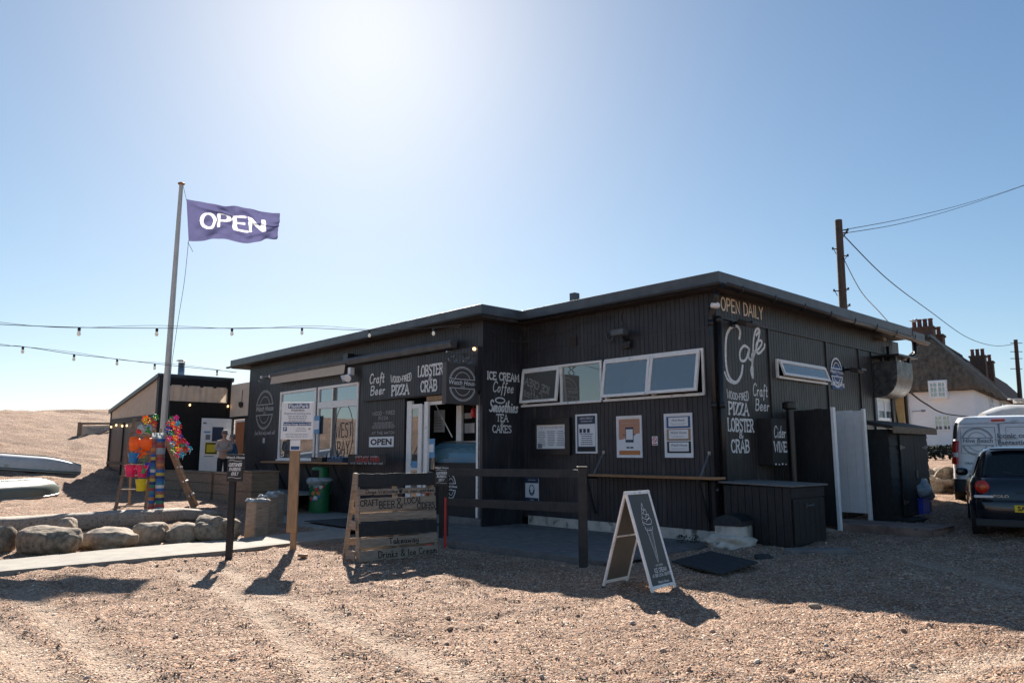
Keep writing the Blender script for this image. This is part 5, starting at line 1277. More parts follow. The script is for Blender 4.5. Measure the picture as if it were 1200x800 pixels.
# ladder display
gl = lambda px, py: G(px, py)
LB = [G(135, 603), G(170, 600), G(228, 597)]
YD = 17.4
def Lp(px, py, Y=None): return at(px, py, Y or YD)
t = empty('ladder_display', tuple(at(180, 603, YD)), 0, 'dark wooden A-frame ladder hung with buckets and orange net bags', 'ladder')
zg = lambda p: gz(p.x, p.y)
mb = MB()
A0, A1 = at(134, 604, 17.02), at(158, 490, 17.85); B0, B1 = at(170, 602, 17.02), at(181, 498, 17.85)
for a, b in ((A0, A1), (B0, B1)): a.z = zg(a)-.03; mb.beam(a, b, .07, .035, up=(0, 1, 0))
mb.build('front_leg', 'planter', t, bevel=.004)
C1 = at(193, 510, 17.85); C_0 = at(228, 597, 18.21); C_0.z = zg(C_0)-.02; C2 = at(196, 512, 18.33); D0 = at(231, 596, 19.04); D0.z = zg(D0)-.02
mb = MB(); mb.beam(C_0, C1, .11, .045, up=(0, 1, 0)); mb.beam(D0, C2, .08, .04, up=(0, 1, 0)); mb.build('rear_leg', 'planter', t, bevel=.004)
mb = MB()
for k in range(1, 5):
    f_ = k/5.2; mb.beam(C_0.lerp(C1, f_)+Vector((.03, -.06, 0)), D0.lerp(C2, f_)+Vector((.05, 0, 0)), .03, .03)
mb.build('rung', 'paper', t)
tread = []
for k, py in enumerate((512, 534, 547, 560, 576, 595)):
    f_ = (604-py)/(604-490); a = A0.lerp(A1, f_); b = B0.lerp(B1, min(1, f_*1.03)); b.z = a.z; mb = MB(); mb.beam(a-Vector((.04, 0, 0)), b+Vector((.05, 0, 0)), .1 if k < 5 else .04, .028); mb.build('tread', 'planter', t, bevel=.003); tread.append((a, b))
mb = MB(); a = at(151, 595, 18.21); a.z = zg(a); mb.beam(a, at(155, 520, 17.97), .05, .03, up=(0, 1, 0)); mb.build('middle_leg', 'timber', t)
# buckets
def bucket(px, py, m, lab, r=.12, h=.22, kk=1.19, Y=17.0):
    r *= kk; h *= kk; c = at(px, py, Y); t = empty('beach_bucket', tuple(c), 0, lab, 'bucket', 'plastic beach buckets on the ladder')
    mb = MB(); mb.lathe([(r*.72, 0), (r*.98, h*.93), (r*1.08, h*.94), (r*1.08, h), (r*.95, h), (r*.7, .02)], tuple(c), 22); mb.build('shell', m, t, smooth='auto')
    mb = MB(); mb.tube([(c.x+r*1.02*math.cos(a), c.y-r*.98*math.sin(a)*.55, c.z+h*.93-.13*math.sin(a)) for a in [math.pi*k/12 for k in range(13)]], .006, 6); mb.build('handle', 'whiteplain', t, smooth=True)
bucket(156, 542, 'blue', 'light blue plastic beach bucket above the pink ones', .1, .19)
bucket(152.5, 558.5, 'pink', 'bright pink beach bucket, left one of the pair below the blue bucket', .105, .22)
bucket(166, 559, 'pink', 'bright pink beach bucket, right one of the pair beside the deep blue bucket', .105, .22)
bucket(165, 575, 'yellow', 'yellow beach bucket hanging lowest on the ladder', .105, .22)
bucket(174, 558, 'dblue', 'deep blue beach bucket half hidden beside the stripy windbreaks', .085, .26, Y=17.3)
# orange net bags and clear bags
def bag(px, py, w_, h_, m, lab, sd_):
    c = at(px, py, 17.20); mb = MB(); w_ *= 1.19; h_ *= 1.19; mb.blob((c.x, c.y, c.z), (w_, .07, h_), sd_, .25, 1.6, 3); mb.blob((c.x+.01, c.y, c.z+h_*.95), (w_*.45, .03, h_*.25), sd_+1, .3, 2, 2); mb.build('toy_bag', m, smooth=True, label=lab, cat='bag', group='bags of toys on the ladder')
bag(158, 520, .1, .12, 'orange', 'orange net bag of toys, left of the upper pair', 3); bag(171, 520, .11, .12, 'orange', 'orange net bag of toys, right of the upper pair', 5); bag(165, 532, .1, .07, 'orange', 'small orange net bag hanging under the other orange bags', 8)
def clearbag(px, py, m, lab, sd_):
    c = at(px, py, 17.37); t = empty('toy_bag', tuple(c), 0, lab, 'bag', 'bags of toys on the ladder')
    mb = MB(); mb.blob((c.x, c.y-.02, c.z+.02), (.085, .045, .11), sd_, .3, 1.5, 3); mb.build('clear_wrap', 'bag', t, smooth=True)
    mb = MB(); 
    for i in range(6): mb.blob((c.x+random.uniform(-.05, .05), c.y-.07, c.z+random.uniform(-.06, .06)), (.03, .015, .03), i+sd_, .3, sub=2)
    mb.build('toys', m, t, smooth=True)
clearbag(165.5, 504, 'red', 'clear bag of red plastic toys on the top step', 11); clearbag(175, 504, 'green', 'clear bag of green plastic toys on the top step', 14)
def spade(px, py, m, lab):
    c = at(px, py, 16.90); t = empty('toy_spade', tuple(c), 0, lab, 'spade'); mb = MB(); mb.tube([(c.x, c.y, c.z-.16), (c.x, c.y, c.z+.02)], .012, 8)
    mb.tube([(c.x+.045*math.cos(a)*1.1, c.y, c.z+.07+.05*math.sin(a)) for a in [2*math.pi*k/12 for k in range(13)]], .014, 6); mb.build('handle', m, t, smooth=True)
    mb = MB(); mb.ext([(c.x-.045, c.y, c.z-.27), (c.x+.045, c.y, c.z-.27), (c.x+.05, c.y, c.z-.16), (c.x-.05, c.y, c.z-.16)], (0, .01, 0)); mb.build('blade', m, t)
spade(168.5, 540, 'green', 'green toy spade with open handle beside the blue bucket')
# pinwheels
def pinwheel(px, py, Y, m1, m2, lab, r=.075, a0=0):
    c = at(px, py, Y); t = empty('pinwheel', (c.x, c.y, c.z-.12), 0, cname[m1]+' petalled '+lab+(', '+cname[m2]+' hub' if m2 != m1 else ''), 'pinwheel', 'toy pinwheels around the flagpole'); r *= 1.15
    mb = MB(); mb.tube([(c.x, c.y+.03, c.z-.12), (c.x, c.y+.03, c.z)], .005, 5); mb.build('stick', 'whiteplain', t)
    mb = MB()
    for k in range(6):
        a = a0+k*math.pi/3; u = Vector((math.cos(a), 0, math.sin(a))); w_ = Vector((-math.sin(a), 0, math.cos(a)))
        p = [c+u*.012, c+u*r*.55+w_*r*.32-Vector((0, .01, 0)), c+u*r-Vector((0, .03, 0)), c+u*r*.75-w_*r*.28+Vector((0, .015, 0))]
        mb.ext(p, (0, .006, 0))
    mb.build('petals', m1, t)
    mb = MB(); mb.blob((c.x, c.y-.02, c.z), (.022, .015, .022), 1, .02, sub=2); mb.build('hub', m2, t, smooth=True)
pc = ['red', 'yellow', 'magenta', 'green', 'cyan', 'orange', 'dblue', 'pink']
cname = dict(red='red', yellow='yellow', magenta='purple', green='green', cyan='turquoise', orange='orange', dblue='blue', pink='pink')
rn = random.Random(12)
spots = [(172, 493), (177, 494), (182, 489.5), (170.5, 491), (180, 497)]
for i, q in enumerate(spots): pinwheel(*q, 17.5, ['yellow', 'red', 'green', 'orange', 'red'][i], 'yellow', 'pinwheel on the ladder top left of the flagpole', .09, i*.4)
spots = [(201, 491), (206.5, 490), (198, 497), (203, 497), (208.5, 496.5), (197, 503), (205, 502), (201, 508), (209, 507), (199, 514), (205.5, 513), (211.5, 512.5), (203, 520), (208.5, 520), (214, 522), (218.5, 521), (203, 528), (208, 526), (213, 527), (217.5, 527), (222, 526), (209, 532), (213.5, 532.5), (206, 514), (210, 500), (214.5, 517)]
cs = ['green', 'magenta', 'red', 'orange', 'cyan', 'dblue', 'red', 'green', 'pink', 'magenta', 'yellow', 'dblue', 'cyan', 'red', 'green', 'magenta', 'green', 'yellow', 'orange', 'red', 'cyan', 'pink', 'cyan', 'orange', 'red', 'red']
for i, q in enumerate(spots): pinwheel(*q, 17.7+rn.uniform(-.1, .2), cs[i], rn.choice(['yellow', 'orange', 'pink', 'cyan']), 'pinwheel in the cluster right of the flagpole', .075, rn.random())
# striped windbreak rolls
bands = ['red', 'sred', 'sblue', 'sorange', 'steal', 'snavy', 'sblue', 'swhite', 'sred', 'sorange', 'sgreen', 'sblue']
for nm, c_ in dict(sred=(.35, .06, .06), sblue=(.03, .12, .35), sorange=(.55, .2, .06), steal=(.05, .2, .28), snavy=(.03, .05, .15), swhite=(.6, .58, .56), sgreen=(.04, .2, .12), syellow=(.55, .4, .08), sbrown=(.3, .12, .09)).items(): M[nm] = mat('stripe_'+nm, c_, .8, var=.15, scale=30)
def windbreak(pxt, pxb, lab, seed, r):
    a = at(pxb, 601, 16.96); b = at(pxt, 507, 17.14); a.z = gz(a.x, a.y)+.12
    names = ['sred', 'sbrown', 'sblue', 'sorange', 'steal', 'snavy', 'swhite', 'syellow', 'sgreen', 'bag']
    order = [0, 1, 2, 3, 2, 4, 0, 8, 5, 7, 1, 2, 6, 4, 2, 5, 7, 2, 1, 3, 1, 0, 1, 9, 9]
    t = empty('windbreak_roll', tuple(a), 0, lab, 'windbreak', 'rolled stripy windbreaks')
    mb = MB(); n = len(order); m_ = 14; vs = []; fs = []
    for i in range(n*2+1):
        p = a.lerp(b, i/(n*2)); rr = r*(1+.06*math.sin(i*1.3+seed))
        for j in range(m_): th = 2*math.pi*j/m_; k_ = 1+.1*math.sin(3*th+seed); vs.append((p.x+rr*k_*math.cos(th), p.y+rr*k_*math.sin(th)*.9, p.z))
    mb.add(vs, [], 0)
    for i in range(n*2):
        for j in range(m_): mb.f.append((i*m_+j, i*m_+(j+1) % m_, (i+1)*m_+(j+1) % m_, (i+1)*m_+j)); mb.mi.append(order[(i//2+seed) % n if i//2 < n-2 else -1])
    mb.build('striped_cloth', names, t, smooth=True)
    mb = MB(); mb.tube([a-Vector((0, 0, .12)), a], .018, 8); mb.tube([b, b+Vector((0, 0, .1))], .018, 8); mb.build('pole', 'timber', t)
windbreak(182, 176.5, 'rolled stripy windbreak leaning left of the other, next to the ladder', 0, .07)
windbreak(188.5, 186.5, 'rolled stripy windbreak in front of the foot of the flagpole', 5, .093)
mb = MB()
pts = [(-12, 627, 606), (40, 622, 603), (90, 619, 600), (130, 615, 598), (175, 613, 596), (215, 607, 594), (262, 604, 598)]
# driftwood log
lg = []
for i, (px, yb, yt) in enumerate(pts):
    g0 = G(px, yb+3); top = at(px, yt, g0.y+.05)
    lg.append((g0, max(.12, (top.z-g0.z))))
mb = MB(); rings_ = []; n = 18
P_ = [(-24, G(-24, 630), .4)]+[(px, g0, h_) for (px, _, _), (g0, h_) in zip(pts, lg)]
samp = []
for i in range(len(P_)-1):
    for k in range(8): samp.append((P_[i][1].lerp(P_[i+1][1], k/8), P_[i][2]+(P_[i+1][2]-P_[i][2])*k/8))
samp.append((P_[-1][1], P_[-1][2]))
for i, (p, h_) in enumerate(samp):
    ring_ = []; e_ = .75 if i in (0, len(samp)-1) else 1
    d = (samp[min(i+1, len(samp)-1)][0]-samp[max(0, i-1)][0]).normalized(); s_ = Vector((-d.y, d.x, 0))
    for j in range(n):
        th = 2*math.pi*j/n; c_, q_ = math.cos(th), math.sin(th)
        c_ = math.copysign(abs(c_)**.6, c_); q_ = math.copysign(abs(q_)**.6, q_)
        k_ = 1+.13*noise.noise(Vector((i*.12, c_*1.8, q_*1.8)))+.05*noise.noise(Vector((i*.8, c_*4, q_*4)))
        ring_.append(tuple(p+s_*(.2+c_*.2*k_*e_)+Vector((0, 0, h_*.5+q_*h_*.5*k_*e_-.02))))
    rings_.append(ring_)
mb.loft(rings_); mb.build('driftwood_log', 'driftwood', smooth=True, label='long weathered driftwood timber lying behind the boulders', cat='log')
# boulders
BL = [(44, 650, 618, 80, .42, 'stone', 'largest dark boulder, at the left end of the row'), (118, 644, 596, 66, .42, 'stonepale', 'long pale flat boulder next to the largest dark one'), (169, 638, 612, 39, .36, 'stonepale', 'round pale boulder in the middle of the row'),
      (210, 637, 614, 41, .33, 'stonepale', 'rounded oblong boulder right of the round one'), (247, 636, 604, 47, .36, 'stone', 'angular boulder at the right end of the log'), (-6, 648, 617, 22, .3, 'stone', 'boulder cut by the left edge of the picture'), (70, 628, 609, 22, .3, 'stonepale', 'small boulder peeping out behind the largest dark one')]
for i, (px, yb, yt, w_, dp, m_, lab) in enumerate(BL):
    if i == 1: yt = 619
    if i == 0: yt = 617
    g0 = G(px, yb); sc_ = g0.y/FPX; rx = w_*sc_/2*1.0; hz = (yb-yt)*sc_*.94
    if i == 6: g0 = G(px, 634); hz = (634-yt)*g0.y/FPX
    mb = MB(); mb.blob((g0.x, g0.y+dp*.6, g0.z+hz*.42), (rx, dp*.75, hz*.60), i*5+2, .16 if i != 4 else .3, 1.1, 4, flat=.9, rot=.1*(i-3)); mb.build('boulder', m_, smooth=True, label=lab, cat='boulder', group='boulders along the path')
# frame sign on the shingle bank
fb0 = at(92, 537, 33); fb0.z = gz(fb0.x, fb0.y); YF = 33
t = empty('framed_board_sign', tuple(fb0), 0, 'weathered wooden frame holding a faded pale board on the shingle bank', 'sign')
c0_ = at(94, 497, YF); c1_ = at(140, 495.5, YF+3)
mb = MB(); a = Vector((c0_.x, YF, fb0.z-.2)); mb.beam(a, Vector((c0_.x, YF, at(94, 494.5, YF).z)), .16, .12, up=(0, 1, 0)); b = Vector((c1_.x, YF+3, fb0.z-.2)); mb.beam(b, Vector((c1_.x, YF+3, at(140, 494, YF+3).z)), .16, .12, up=(0, 1, 0)); mb.build('post', 'planter', t, bevel=.01)
mb = MB()
for py0, py1 in ((496, 496), (516, 515)): mb.beam(at(93, py0, YF-.05), at(141, py1, YF+2.95), .08, .1)
mb.build('rail', 'planter', t, bevel=.01)
mb = MB(); q = [at(96, 499, YF), at(96, 514, YF), at(139, 513, YF+3), at(139, 498, YF+3)]; mb.ext(q, (0, .05, 0)); mb.build('board', 'cream', t)
u_ = (q[2]-q[1]).normalized(); plF = Plane(Matrix.Identity(4), tuple(q[1]-Vector((0, .0, 0))), tuple(u_), (0, 0, 1), .02); mb = MB()
wd_ = (q[2]-q[1]).length; hand(mb, plF, 'TRAILER CAFE', wd_*.5, .34, .13, .03, fit=wd_*.8); hand(mb, plF, 'OPEN', wd_*.5, .08, .16, .035, fit=wd_*.38); mb.build('lettering', 'inkgrey', t)
# upturned boats
def boat(p0, p1, w_, h_, m, m2, lab):
    """hull lying keel up; p1 = bow end nearest the right"""
    t = empty('upturned_boat', tuple(p0), 0, lab, 'boat', 'boats lying upside down on the shingle')
    d = (p1-p0); L_ = d.length; d.normalize(); s_ = Vector((-d.y, d.x, 0)); rings_ = []; strip = []
    for i in range(25):
        u = i/24; ww = w_*(1-max(0, (u-.55)/.45)**2.2*.93)*(1-.1*(1-u)); hh = h_*(1-.45*max(0, (u-.75)/.25)**2)
        p = p0+d*L_*u; p = Vector((p.x, p.y, gz(p.x, p.y)-.02)); rr = []
        for j in range(17):
            a = math.pi*j/16; rr.append(tuple(p+s_*(-math.copysign(abs(math.cos(a))**.55, math.cos(a))*ww)+Vector((0, 0, hh*abs(math.sin(a))**.6+.015*math.exp(-((j-8)/.8)**2)))))
        rings_.append(rr); strip.append((p, ww, s_))
    mb = MB(); mb.loft(rings_); mb.build('hull', m, t, smooth='auto')
    mb = MB()
    for sg in (-1, 1): mb.tube([p+s2*ww*1.01*sg+Vector((0, 0, .05)) for p, ww, s2 in strip], .03, 6)
    mb.build('rubbing_strip', m2, t, smooth=True)
    mb = MB(); mb.tube([Vector(r_[8])+Vector((0, 0, .01)) for r_ in rings_], .02, 6); mb.build('keel', m2, t, smooth=True)
q1 = G(60, 580); q0 = G(-90, 592)
boat(q0, q1+Vector((.0, .3, 0)), .72, .5, 'hullg', 'galv', 'grey green upturned boat hull nearest the boulders at left')
q1 = G(88, 567); q0 = G(-110, 567)
boat(q0, q1+Vector((0, .3, 0)), .58, .5, 'hullw', 'hullg', 'white upturned boat hull lying behind the grey green one')

# customer parking sign
def parking_post(px, yb, yt_post, sx0, sx1, sy0, sy1, lab, postw, h_mat='blackwood'):
    b = G(px, yb); Y = b.y
    t = empty('parking_sign', tuple(b), 0, lab, 'sign')
    mb = MB(); top = at(px, yt_post, Y).z; mb.box(b.x-postw/2, b.x+postw/2, Y-postw/2, Y+postw/2, b.z-.2, top); mb.build('post', h_mat, t, bevel=.004)
    a0 = at(sx0, sy1, Y-.07); a1 = at(sx1, sy0, Y-.07)
    mb = MB(); mb.box(a0.x, a1.x, Y-postw/2-.025, Y-postw/2-.001, a0.z, a1.z); mb.build('sign_board', 'black', t, bevel=.003)
    pl = Plane(Matrix.Identity(4), (0, Y-postw/2-.025, 0), (1, 0, 0), (0, 0, 1), .002); mb = MB(); w_ = a1.x-a0.x; hh = a1.z-a0.z; xm = (a0.x+a1.x)/2
    bfont(mb, pl, 'Watch House', xm, a1.z-hh*.16, hh*.12, bold=.001, shear=.2)
    for k, s_ in enumerate(('CUSTOMER', 'PARKING', 'ONLY')): hand(mb, pl, s_, xm, a1.z-hh*(.44+.165*k), hh*.115, hh*.022, fit=w_*(.8, .7, .42)[k], shear=.18)
    for z in (.24, .86): ribbon(mb, pl, [(xm-w_*.4+w_*.8*i/10, a1.z-hh*z+hh*.02*math.sin(i*.63)) for i in range(11)], hh*.014)
    mb.build('lettering', 'chalk', t)
parking_post(268, 655, 540, 265, 285.5, 532, 564, 'black customer parking only sign on a dark post in front of the planters', .085)
parking_post(516.5, 636, 550, 509.5, 525, 545, 569, 'small black customer parking sign just behind the pallet board', .07)
# red and white ranging rod near it
a = G(519, 640); mb = MB(); names = ['red', 'whiteplain']; z1 = at(519, 573, a.y).z-a.z
mb.tube([a+Vector((.035, .02, -.1)), a+Vector((.035, .02, z1*.4))], .022, 10, 0); mb.tube([a+Vector((.035, .02, z1*.4+.002)), a+Vector((.035, .02, z1*.85))], .02, 10, 0); mb.build('red_pole', names, label='thin red pole standing against the small sign behind the pallet board', cat='pole')
# parking notice on timber post
b = G(345, 645); Y = b.y
t = empty('parking_notice', tuple(b), 0, 'white parking warning notice with blue bands on a brown timber post', 'sign')
mb = MB(); x0 = at(341.5, 600, Y).x; x1 = at(348, 600, Y).x; mb.box(x0, x1, Y-.02, Y+.06, b.z-.2, at(343, 505, Y).z); mb.build('post', 'timber', t, bevel=.004)
mb = MB(); x0b = at(336.8, 600, Y-.05).x; x1b = at(348.6, 600, Y-.05).x; mb.box(x0b, x1b, Y-.07, Y-.0205, at(343, 623, Y).z, at(343, 505, Y).z); mb.build('brace', 'timber', t, bevel=.004)
a0 = at(328.5, 514.5, Y-.09); a1 = at(368, 471, Y-.09); mb = MB(); mb.box(a0.x, a1.x, Y-.085, Y-.071, a0.z, a1.z); mb.build('notice_board', 'paper', t, bevel=.003)
pl = Plane(Matrix.Identity(4), (0, Y-.085, 0), (1, 0, 0), (0, 0, 1), .002)
w_ = a1.x-a0.x; hh = a1.z-a0.z; xm = (a0.x+a1.x)/2
mb = MB(); rect(mb, pl, a0.x+w_*.2, a1.x-w_*.14, a1.z-hh*.17, a1.z-hh*.04); rect(mb, pl, a0.x+w_*.07, a1.x-w_*.06, a1.z-hh*.635, a1.z-hh*.54); rect(mb, pl, a0.x+w_*.07, a0.x+w_*.19, a1.z-hh*.78, a1.z-hh*.67)
pl.k = .001; bfont(mb, pl, 'Registered parking area', xm, a1.z-hh*.33, hh*.075)
mb.build('blue_band', 'blueink', t)
mb = MB(); pl.k = .004; bfont(mb, pl, 'FlashPark', xm+w_*.03, a1.z-hh*.15, hh*.14, bold=.002); bfont(mb, pl, 'Parking charge notice \u00a3100', xm, a1.z-hh*.615, hh*.07, bold=.001); bfont(mb, pl, 'P', a0.x+w_*.13, a1.z-hh*.765, hh*.11, bold=.001); mb.build('lettering', 'paper', t)
mb = MB(); pl.k = 0; bfont(mb, pl, 'WARNING', xm, a1.z-hh*.245, hh*.075, bold=.002); lines(mb, pl, a0.x+w_*.08, a1.x-w_*.08, a1.z-hh*.53, a1.z-hh*.36, 4, 0, 8, 0, .35); lines(mb, pl, a0.x+w_*.45, a1.x-w_*.2, a1.z-hh*.8, a1.z-hh*.67, 3, 0, 4, 0, .25); lines(mb, pl, a0.x+w_*.08, a1.x-w_*.08, a1.z-hh*.96, a1.z-hh*.84, 2, 0, 5, 0, .25)
rect(mb, pl, a1.x-w_*.14, a1.x-w_*.08, a1.z-hh*.74, a1.z-hh*.7); mb.build('print', 'inkgrey', t)
c0_ = at(339.5, 528, Y-.09); c1_ = at(352, 514.7, Y-.09); mb = MB(); mb.box(c0_.x, c1_.x, Y-.084, Y-.0705, c0_.z, c1_.z); mb.build('small_notice', 'whiteplain', t)
pl.o = Vector((0, Y-.084, 0)); mb = MB(); ww = c1_.x-c0_.x; h2 = c1_.z-c0_.z; rect(mb, pl, c0_.x+ww*.08, c1_.x-ww*.08, c0_.z+h2*.1, c0_.z+h2*.4)
for i in range(10):
    u = c0_.x+ww*(i+.25)/10
    for z in (c0_.z, c1_.z-h2*.06): mb.add([pl.p(u, z), pl.p(u+ww*.04, z), pl.p(u+ww*.07, z+h2*.06), pl.p(u+ww*.03, z+h2*.06)], [(0, 1, 2, 3)])
mb.build('blue_print', 'blueink', t)
# timber stumps / bench of sleepers
for i, (px, yb, yt, w_, rot_, lab, Ya) in enumerate(((296, 631, 587, 22, .12, 'squared timber stump nearest the parking sign post', 0), (309, 623, 582, 18, .2, 'squared timber stump in the middle of the group of three', 0), (318, 616, 578, 16, .1, 'squared timber stump farthest back of the group of three', 0))):
    b = G(px, yb); s_ = b.y/FPX; T_ = fr(b.x, b.y+.15, b.z, BANG+rot_*.5+.2); hw = w_*s_*.42; hh = (yb-yt)*s_*.99
    t = empty('timber_stump', tuple(b), 0, lab, 'stump', 'squared timber stumps beside the deck')
    mb = MB(T_); mb.ext([(-hw, -hw, -.1), (hw, -hw, -.1), (hw*.95, -hw*.9, hh-.03), (-hw*.95, -hw*.9, hh-.03)], (0, hw*2.2, 0)); mb.build('block', 'pallet', t, bevel=.02)
    mb = MB(T_); mb.grid(lambda u, v: ((u-.5)*hw*2.15, (v-.5)*hw*2.3+hw*.1, hh+.012+.012*math.sin(u*9+v*5)-(.05 if u in (0, 1) or v in (0, 1) else 0)), 10, 10); mb.build('plastic_cover', mat('wet_cover', (.35, .33, .3), .12, var=.2, scale=9, bump=.5, bscale=12, coat=.5), t, smooth=True)
# green litter bin
b = TB @ Vector((fa(374, 594, WD-.42)[0], WD-.42, DZ-.03)); TBn = fr(b.x, b.y, DZ-.03, 0); Yb = b.y-.1
def bz(py): return at(374, py, Yb+.1).z-(DZ-.03)
t = empty('litter_bin', (b.x, b.y, DZ-.03), 0, 'green litter bin with domed hood and clear bag under the brown shelf', 'bin')
r_ = (386-362)/2*Yb/FPX
mb = MB(TBn); mb.lathe([(r_*.93, 0), (r_*.96, .05), (r_, bz(563)), (r_*.98, bz(562))], (0, 0, 0), 28); mb.build('body', 'bingreen', t, smooth='auto')
mb = MB(TBn); zb_, zt2 = bz(560), bz(547); mb.lathe([(r_*.8, zb_-.03), (r_*.82, zt2-.06), (r_*.78, zt2-.02), (r_*.6, zt2), (.01, zt2+.01)], (0, 0, 0), 28); mb.build('hood', 'bingreen', t, smooth='auto')
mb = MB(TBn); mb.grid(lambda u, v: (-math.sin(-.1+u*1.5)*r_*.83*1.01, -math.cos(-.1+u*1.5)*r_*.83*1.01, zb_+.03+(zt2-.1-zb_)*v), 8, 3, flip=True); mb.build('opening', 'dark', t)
mb = MB(TBn); prof = []
for k in range(37):
    pass
mb.grid(lambda u, v: ((r_*(1.0+.32*math.sin(min(1, v*1.3)*math.pi)+.06*math.sin(u*40+v*5)))*math.cos(u*2*math.pi), (r_*(1.0+.3*math.sin(min(1, v*1.3)*math.pi)+.06*math.cos(u*34)))*math.sin(u*2*math.pi), zb_+.02-v*(.22+.05*math.sin(u*12))), 70, 10); mb.build('bin_bag', 'bag', t, smooth=True)
mb = MB(TBn); 
for i in range(9): a = -.5+.12*i; z = .35+.12*math.sin(i*1.9)+.03*i; mb.blob((math.sin(a)*r_*1.0, -math.cos(a)*r_*1.0, z), (.05, .012, .05), i, .3, sub=2, m=i % 4)
mb.build('stickers', ['red', 'sorange', 'steal', 'swhite'], t, smooth=True)
# pallet board (A-frame of pallets)
pl0, pr0 = G(421, 659), G(513, 650)
ang = math.atan2(pr0.y-pl0.y, pr0.x-pl0.x); TPl = fr(pl0.x, pl0.y, pl0.z, ang) @ Matrix.Rotation(R(-7), 4, 'X')
Wp = (pr0-pl0).length; hp = at(421, 553, pl0.y+.1).z-pl0.z
t = empty('pallet_board', tuple(pl0), ang, 'upright wooden pallet sign listing craft beer, ciders and takeaway drinks', 'sign')
k_ = hp/107
rows = [(553, 570, 'b', None), (572, 580, 'w', 'Dogs Welcome + in our garden'), (583, 600, 'w', 'CRAFT BEER & LOCAL CIDERS'), (601, 612, 'w', None), (613, 630, 'b', None), (631, 643, 'w', 'Takeaway'), (645, 659, 'w', 'Drinks & Ice Cream')]
plP = Plane(TPl, (0, -.022, 0), (1, 0, 0), (0, 0, 1), .003)
rn = random.Random(5)
for y0, y1, c, txt in rows:
    z1, z0 = (659-y0)*k_, (659-y1)*k_
    mb = MB(TPl); n_ = 12; rag = [rn.uniform(0, .012) for _ in range(n_+1)]
    mb.ext([(Wp*i/n_, -.022, z0+rag[i]) for i in range(n_+1)]+[(Wp*i/n_, -.022, z1-rag[n_-i]) for i in range(n_, -1, -1)], (0, .022, 0))
    s_ = mb.build('slat', 'blackwood' if c == 'b' else 'pallet', t, bevel=.003)
    if txt:
        mb = MB(TPl); hz = (z1-z0)
        if '+' in txt:
            l_, r2 = txt.split('+'); hand(mb, plP, l_.strip(), Wp*.29, z0+hz*.25, hz*.55, .009, fit=Wp*.4); hand(mb, plP, r2.strip(), Wp*.78, z0+hz*.25, hz*.55, .009, fit=Wp*.4)
            px_, pz_ = Wp*.53, z0+hz*.4; ring(mb, plP, px_, pz_, .012, .01, .028, n=14)
            for a in (-.03, -.01, .012, .032): ring(mb, plP, px_+a, pz_+.035-abs(a)*.3, .004, .004, .012, n=8)
        elif txt.startswith('CRAFT'):
            hand(mb, plP, 'CRAFT', Wp*.13, z0+hz*.42, hz*.42, .014, fit=Wp*.22, jit=.08); hand(mb, plP, 'BEER', Wp*.35, z0+hz*.2, hz*.5, .014, fit=Wp*.2); hand(mb, plP, '&', Wp*.51, z0+hz*.16, hz*.75, .014, fit=Wp*.08)
            hand(mb, plP, 'LOCAL', Wp*.69, z0+hz*.48, hz*.42, .014, fit=Wp*.24, jit=.08); hand(mb, plP, 'CIDERS', Wp*.86, z0+hz*.08, hz*.4, .014, fit=Wp*.24)
        else: hand(mb, plP, txt, Wp*(.55 if 'Take' in txt else .6), z0+hz*.25, hz*.55, .014, fit=Wp*(.38 if 'Take' in txt else .76))
        mb.build('lettering', 'ink', s_)
mb = MB(TPl)
for x in (.0, Wp*.47, Wp-.045): mb.box(x, x+.04, .001, .1, .01, hp-.01)
mb.box(0, Wp, .1, .118, hp*.1, hp*.2); mb.box(0, Wp, .1, .118, hp*.45, hp*.55); mb.box(0, Wp, .1, .118, hp*.86, hp*.99)
mb.build('stringer', 'pallet', t, bevel=.003)
mb = MB(fr(pl0.x, pl0.y, pl0.z, ang))
for x in (.0, Wp-.05): mb.beam((x, .2, hp*.99), (x-.03, .42, 0.02), .06, .04, up=(0, 1, 0))
mb.beam((-.02, .1, hp*.4), (-.03, .36, hp*.41), .02, .13); mb.beam((-.02, .1, .08), (-.03, .44, .08), .02, .14); mb.beam((-.015, .1, hp*.89), (-.02, .24, hp*.89), .02, .24)
mb.beam((-.03, .41, hp*.2), (Wp-.05, .41, hp*.2), .1, .02, up=(0, 1, 0)); mb.beam((-.02, .34, hp*.55), (Wp-.05, .34, hp*.55), .1, .02, up=(0, 1, 0))
mb.build('rear_frame', 'pallet', t, bevel=.003)
mb = MB(TPl)
for z in (.125, .41, .5, .585, .735): 
    x = Wp*rn.uniform(.86, .95); mb.box(x-.06, x+.06, .0, .012, hp*z-.005, hp*z+.018)
mb.build('red_tape', 'red', t)
# post and rail fence
b1 = G(683, 664); b0 = G(520, 642); b0 = G(523, 633)
t = empty('rail_fence', tuple(b1), 0, 'dark brown two rail barrier in front of the cafe doorway', 'fence')
Yr = b1.y
mb = MB(); x0, x1 = at(677.8, 600, Yr).x, at(688, 600, Yr).x; ztf = at(683, 548, Yr).z; mb.box(x0, x1, Yr-.06, Yr+.06, b1.z-.2, ztf); mb.box(x0-.012, x1+.012, Yr-.075, Yr+.075, ztf, ztf+.02); mb.build('post', 'railwood', t, bevel=.008)
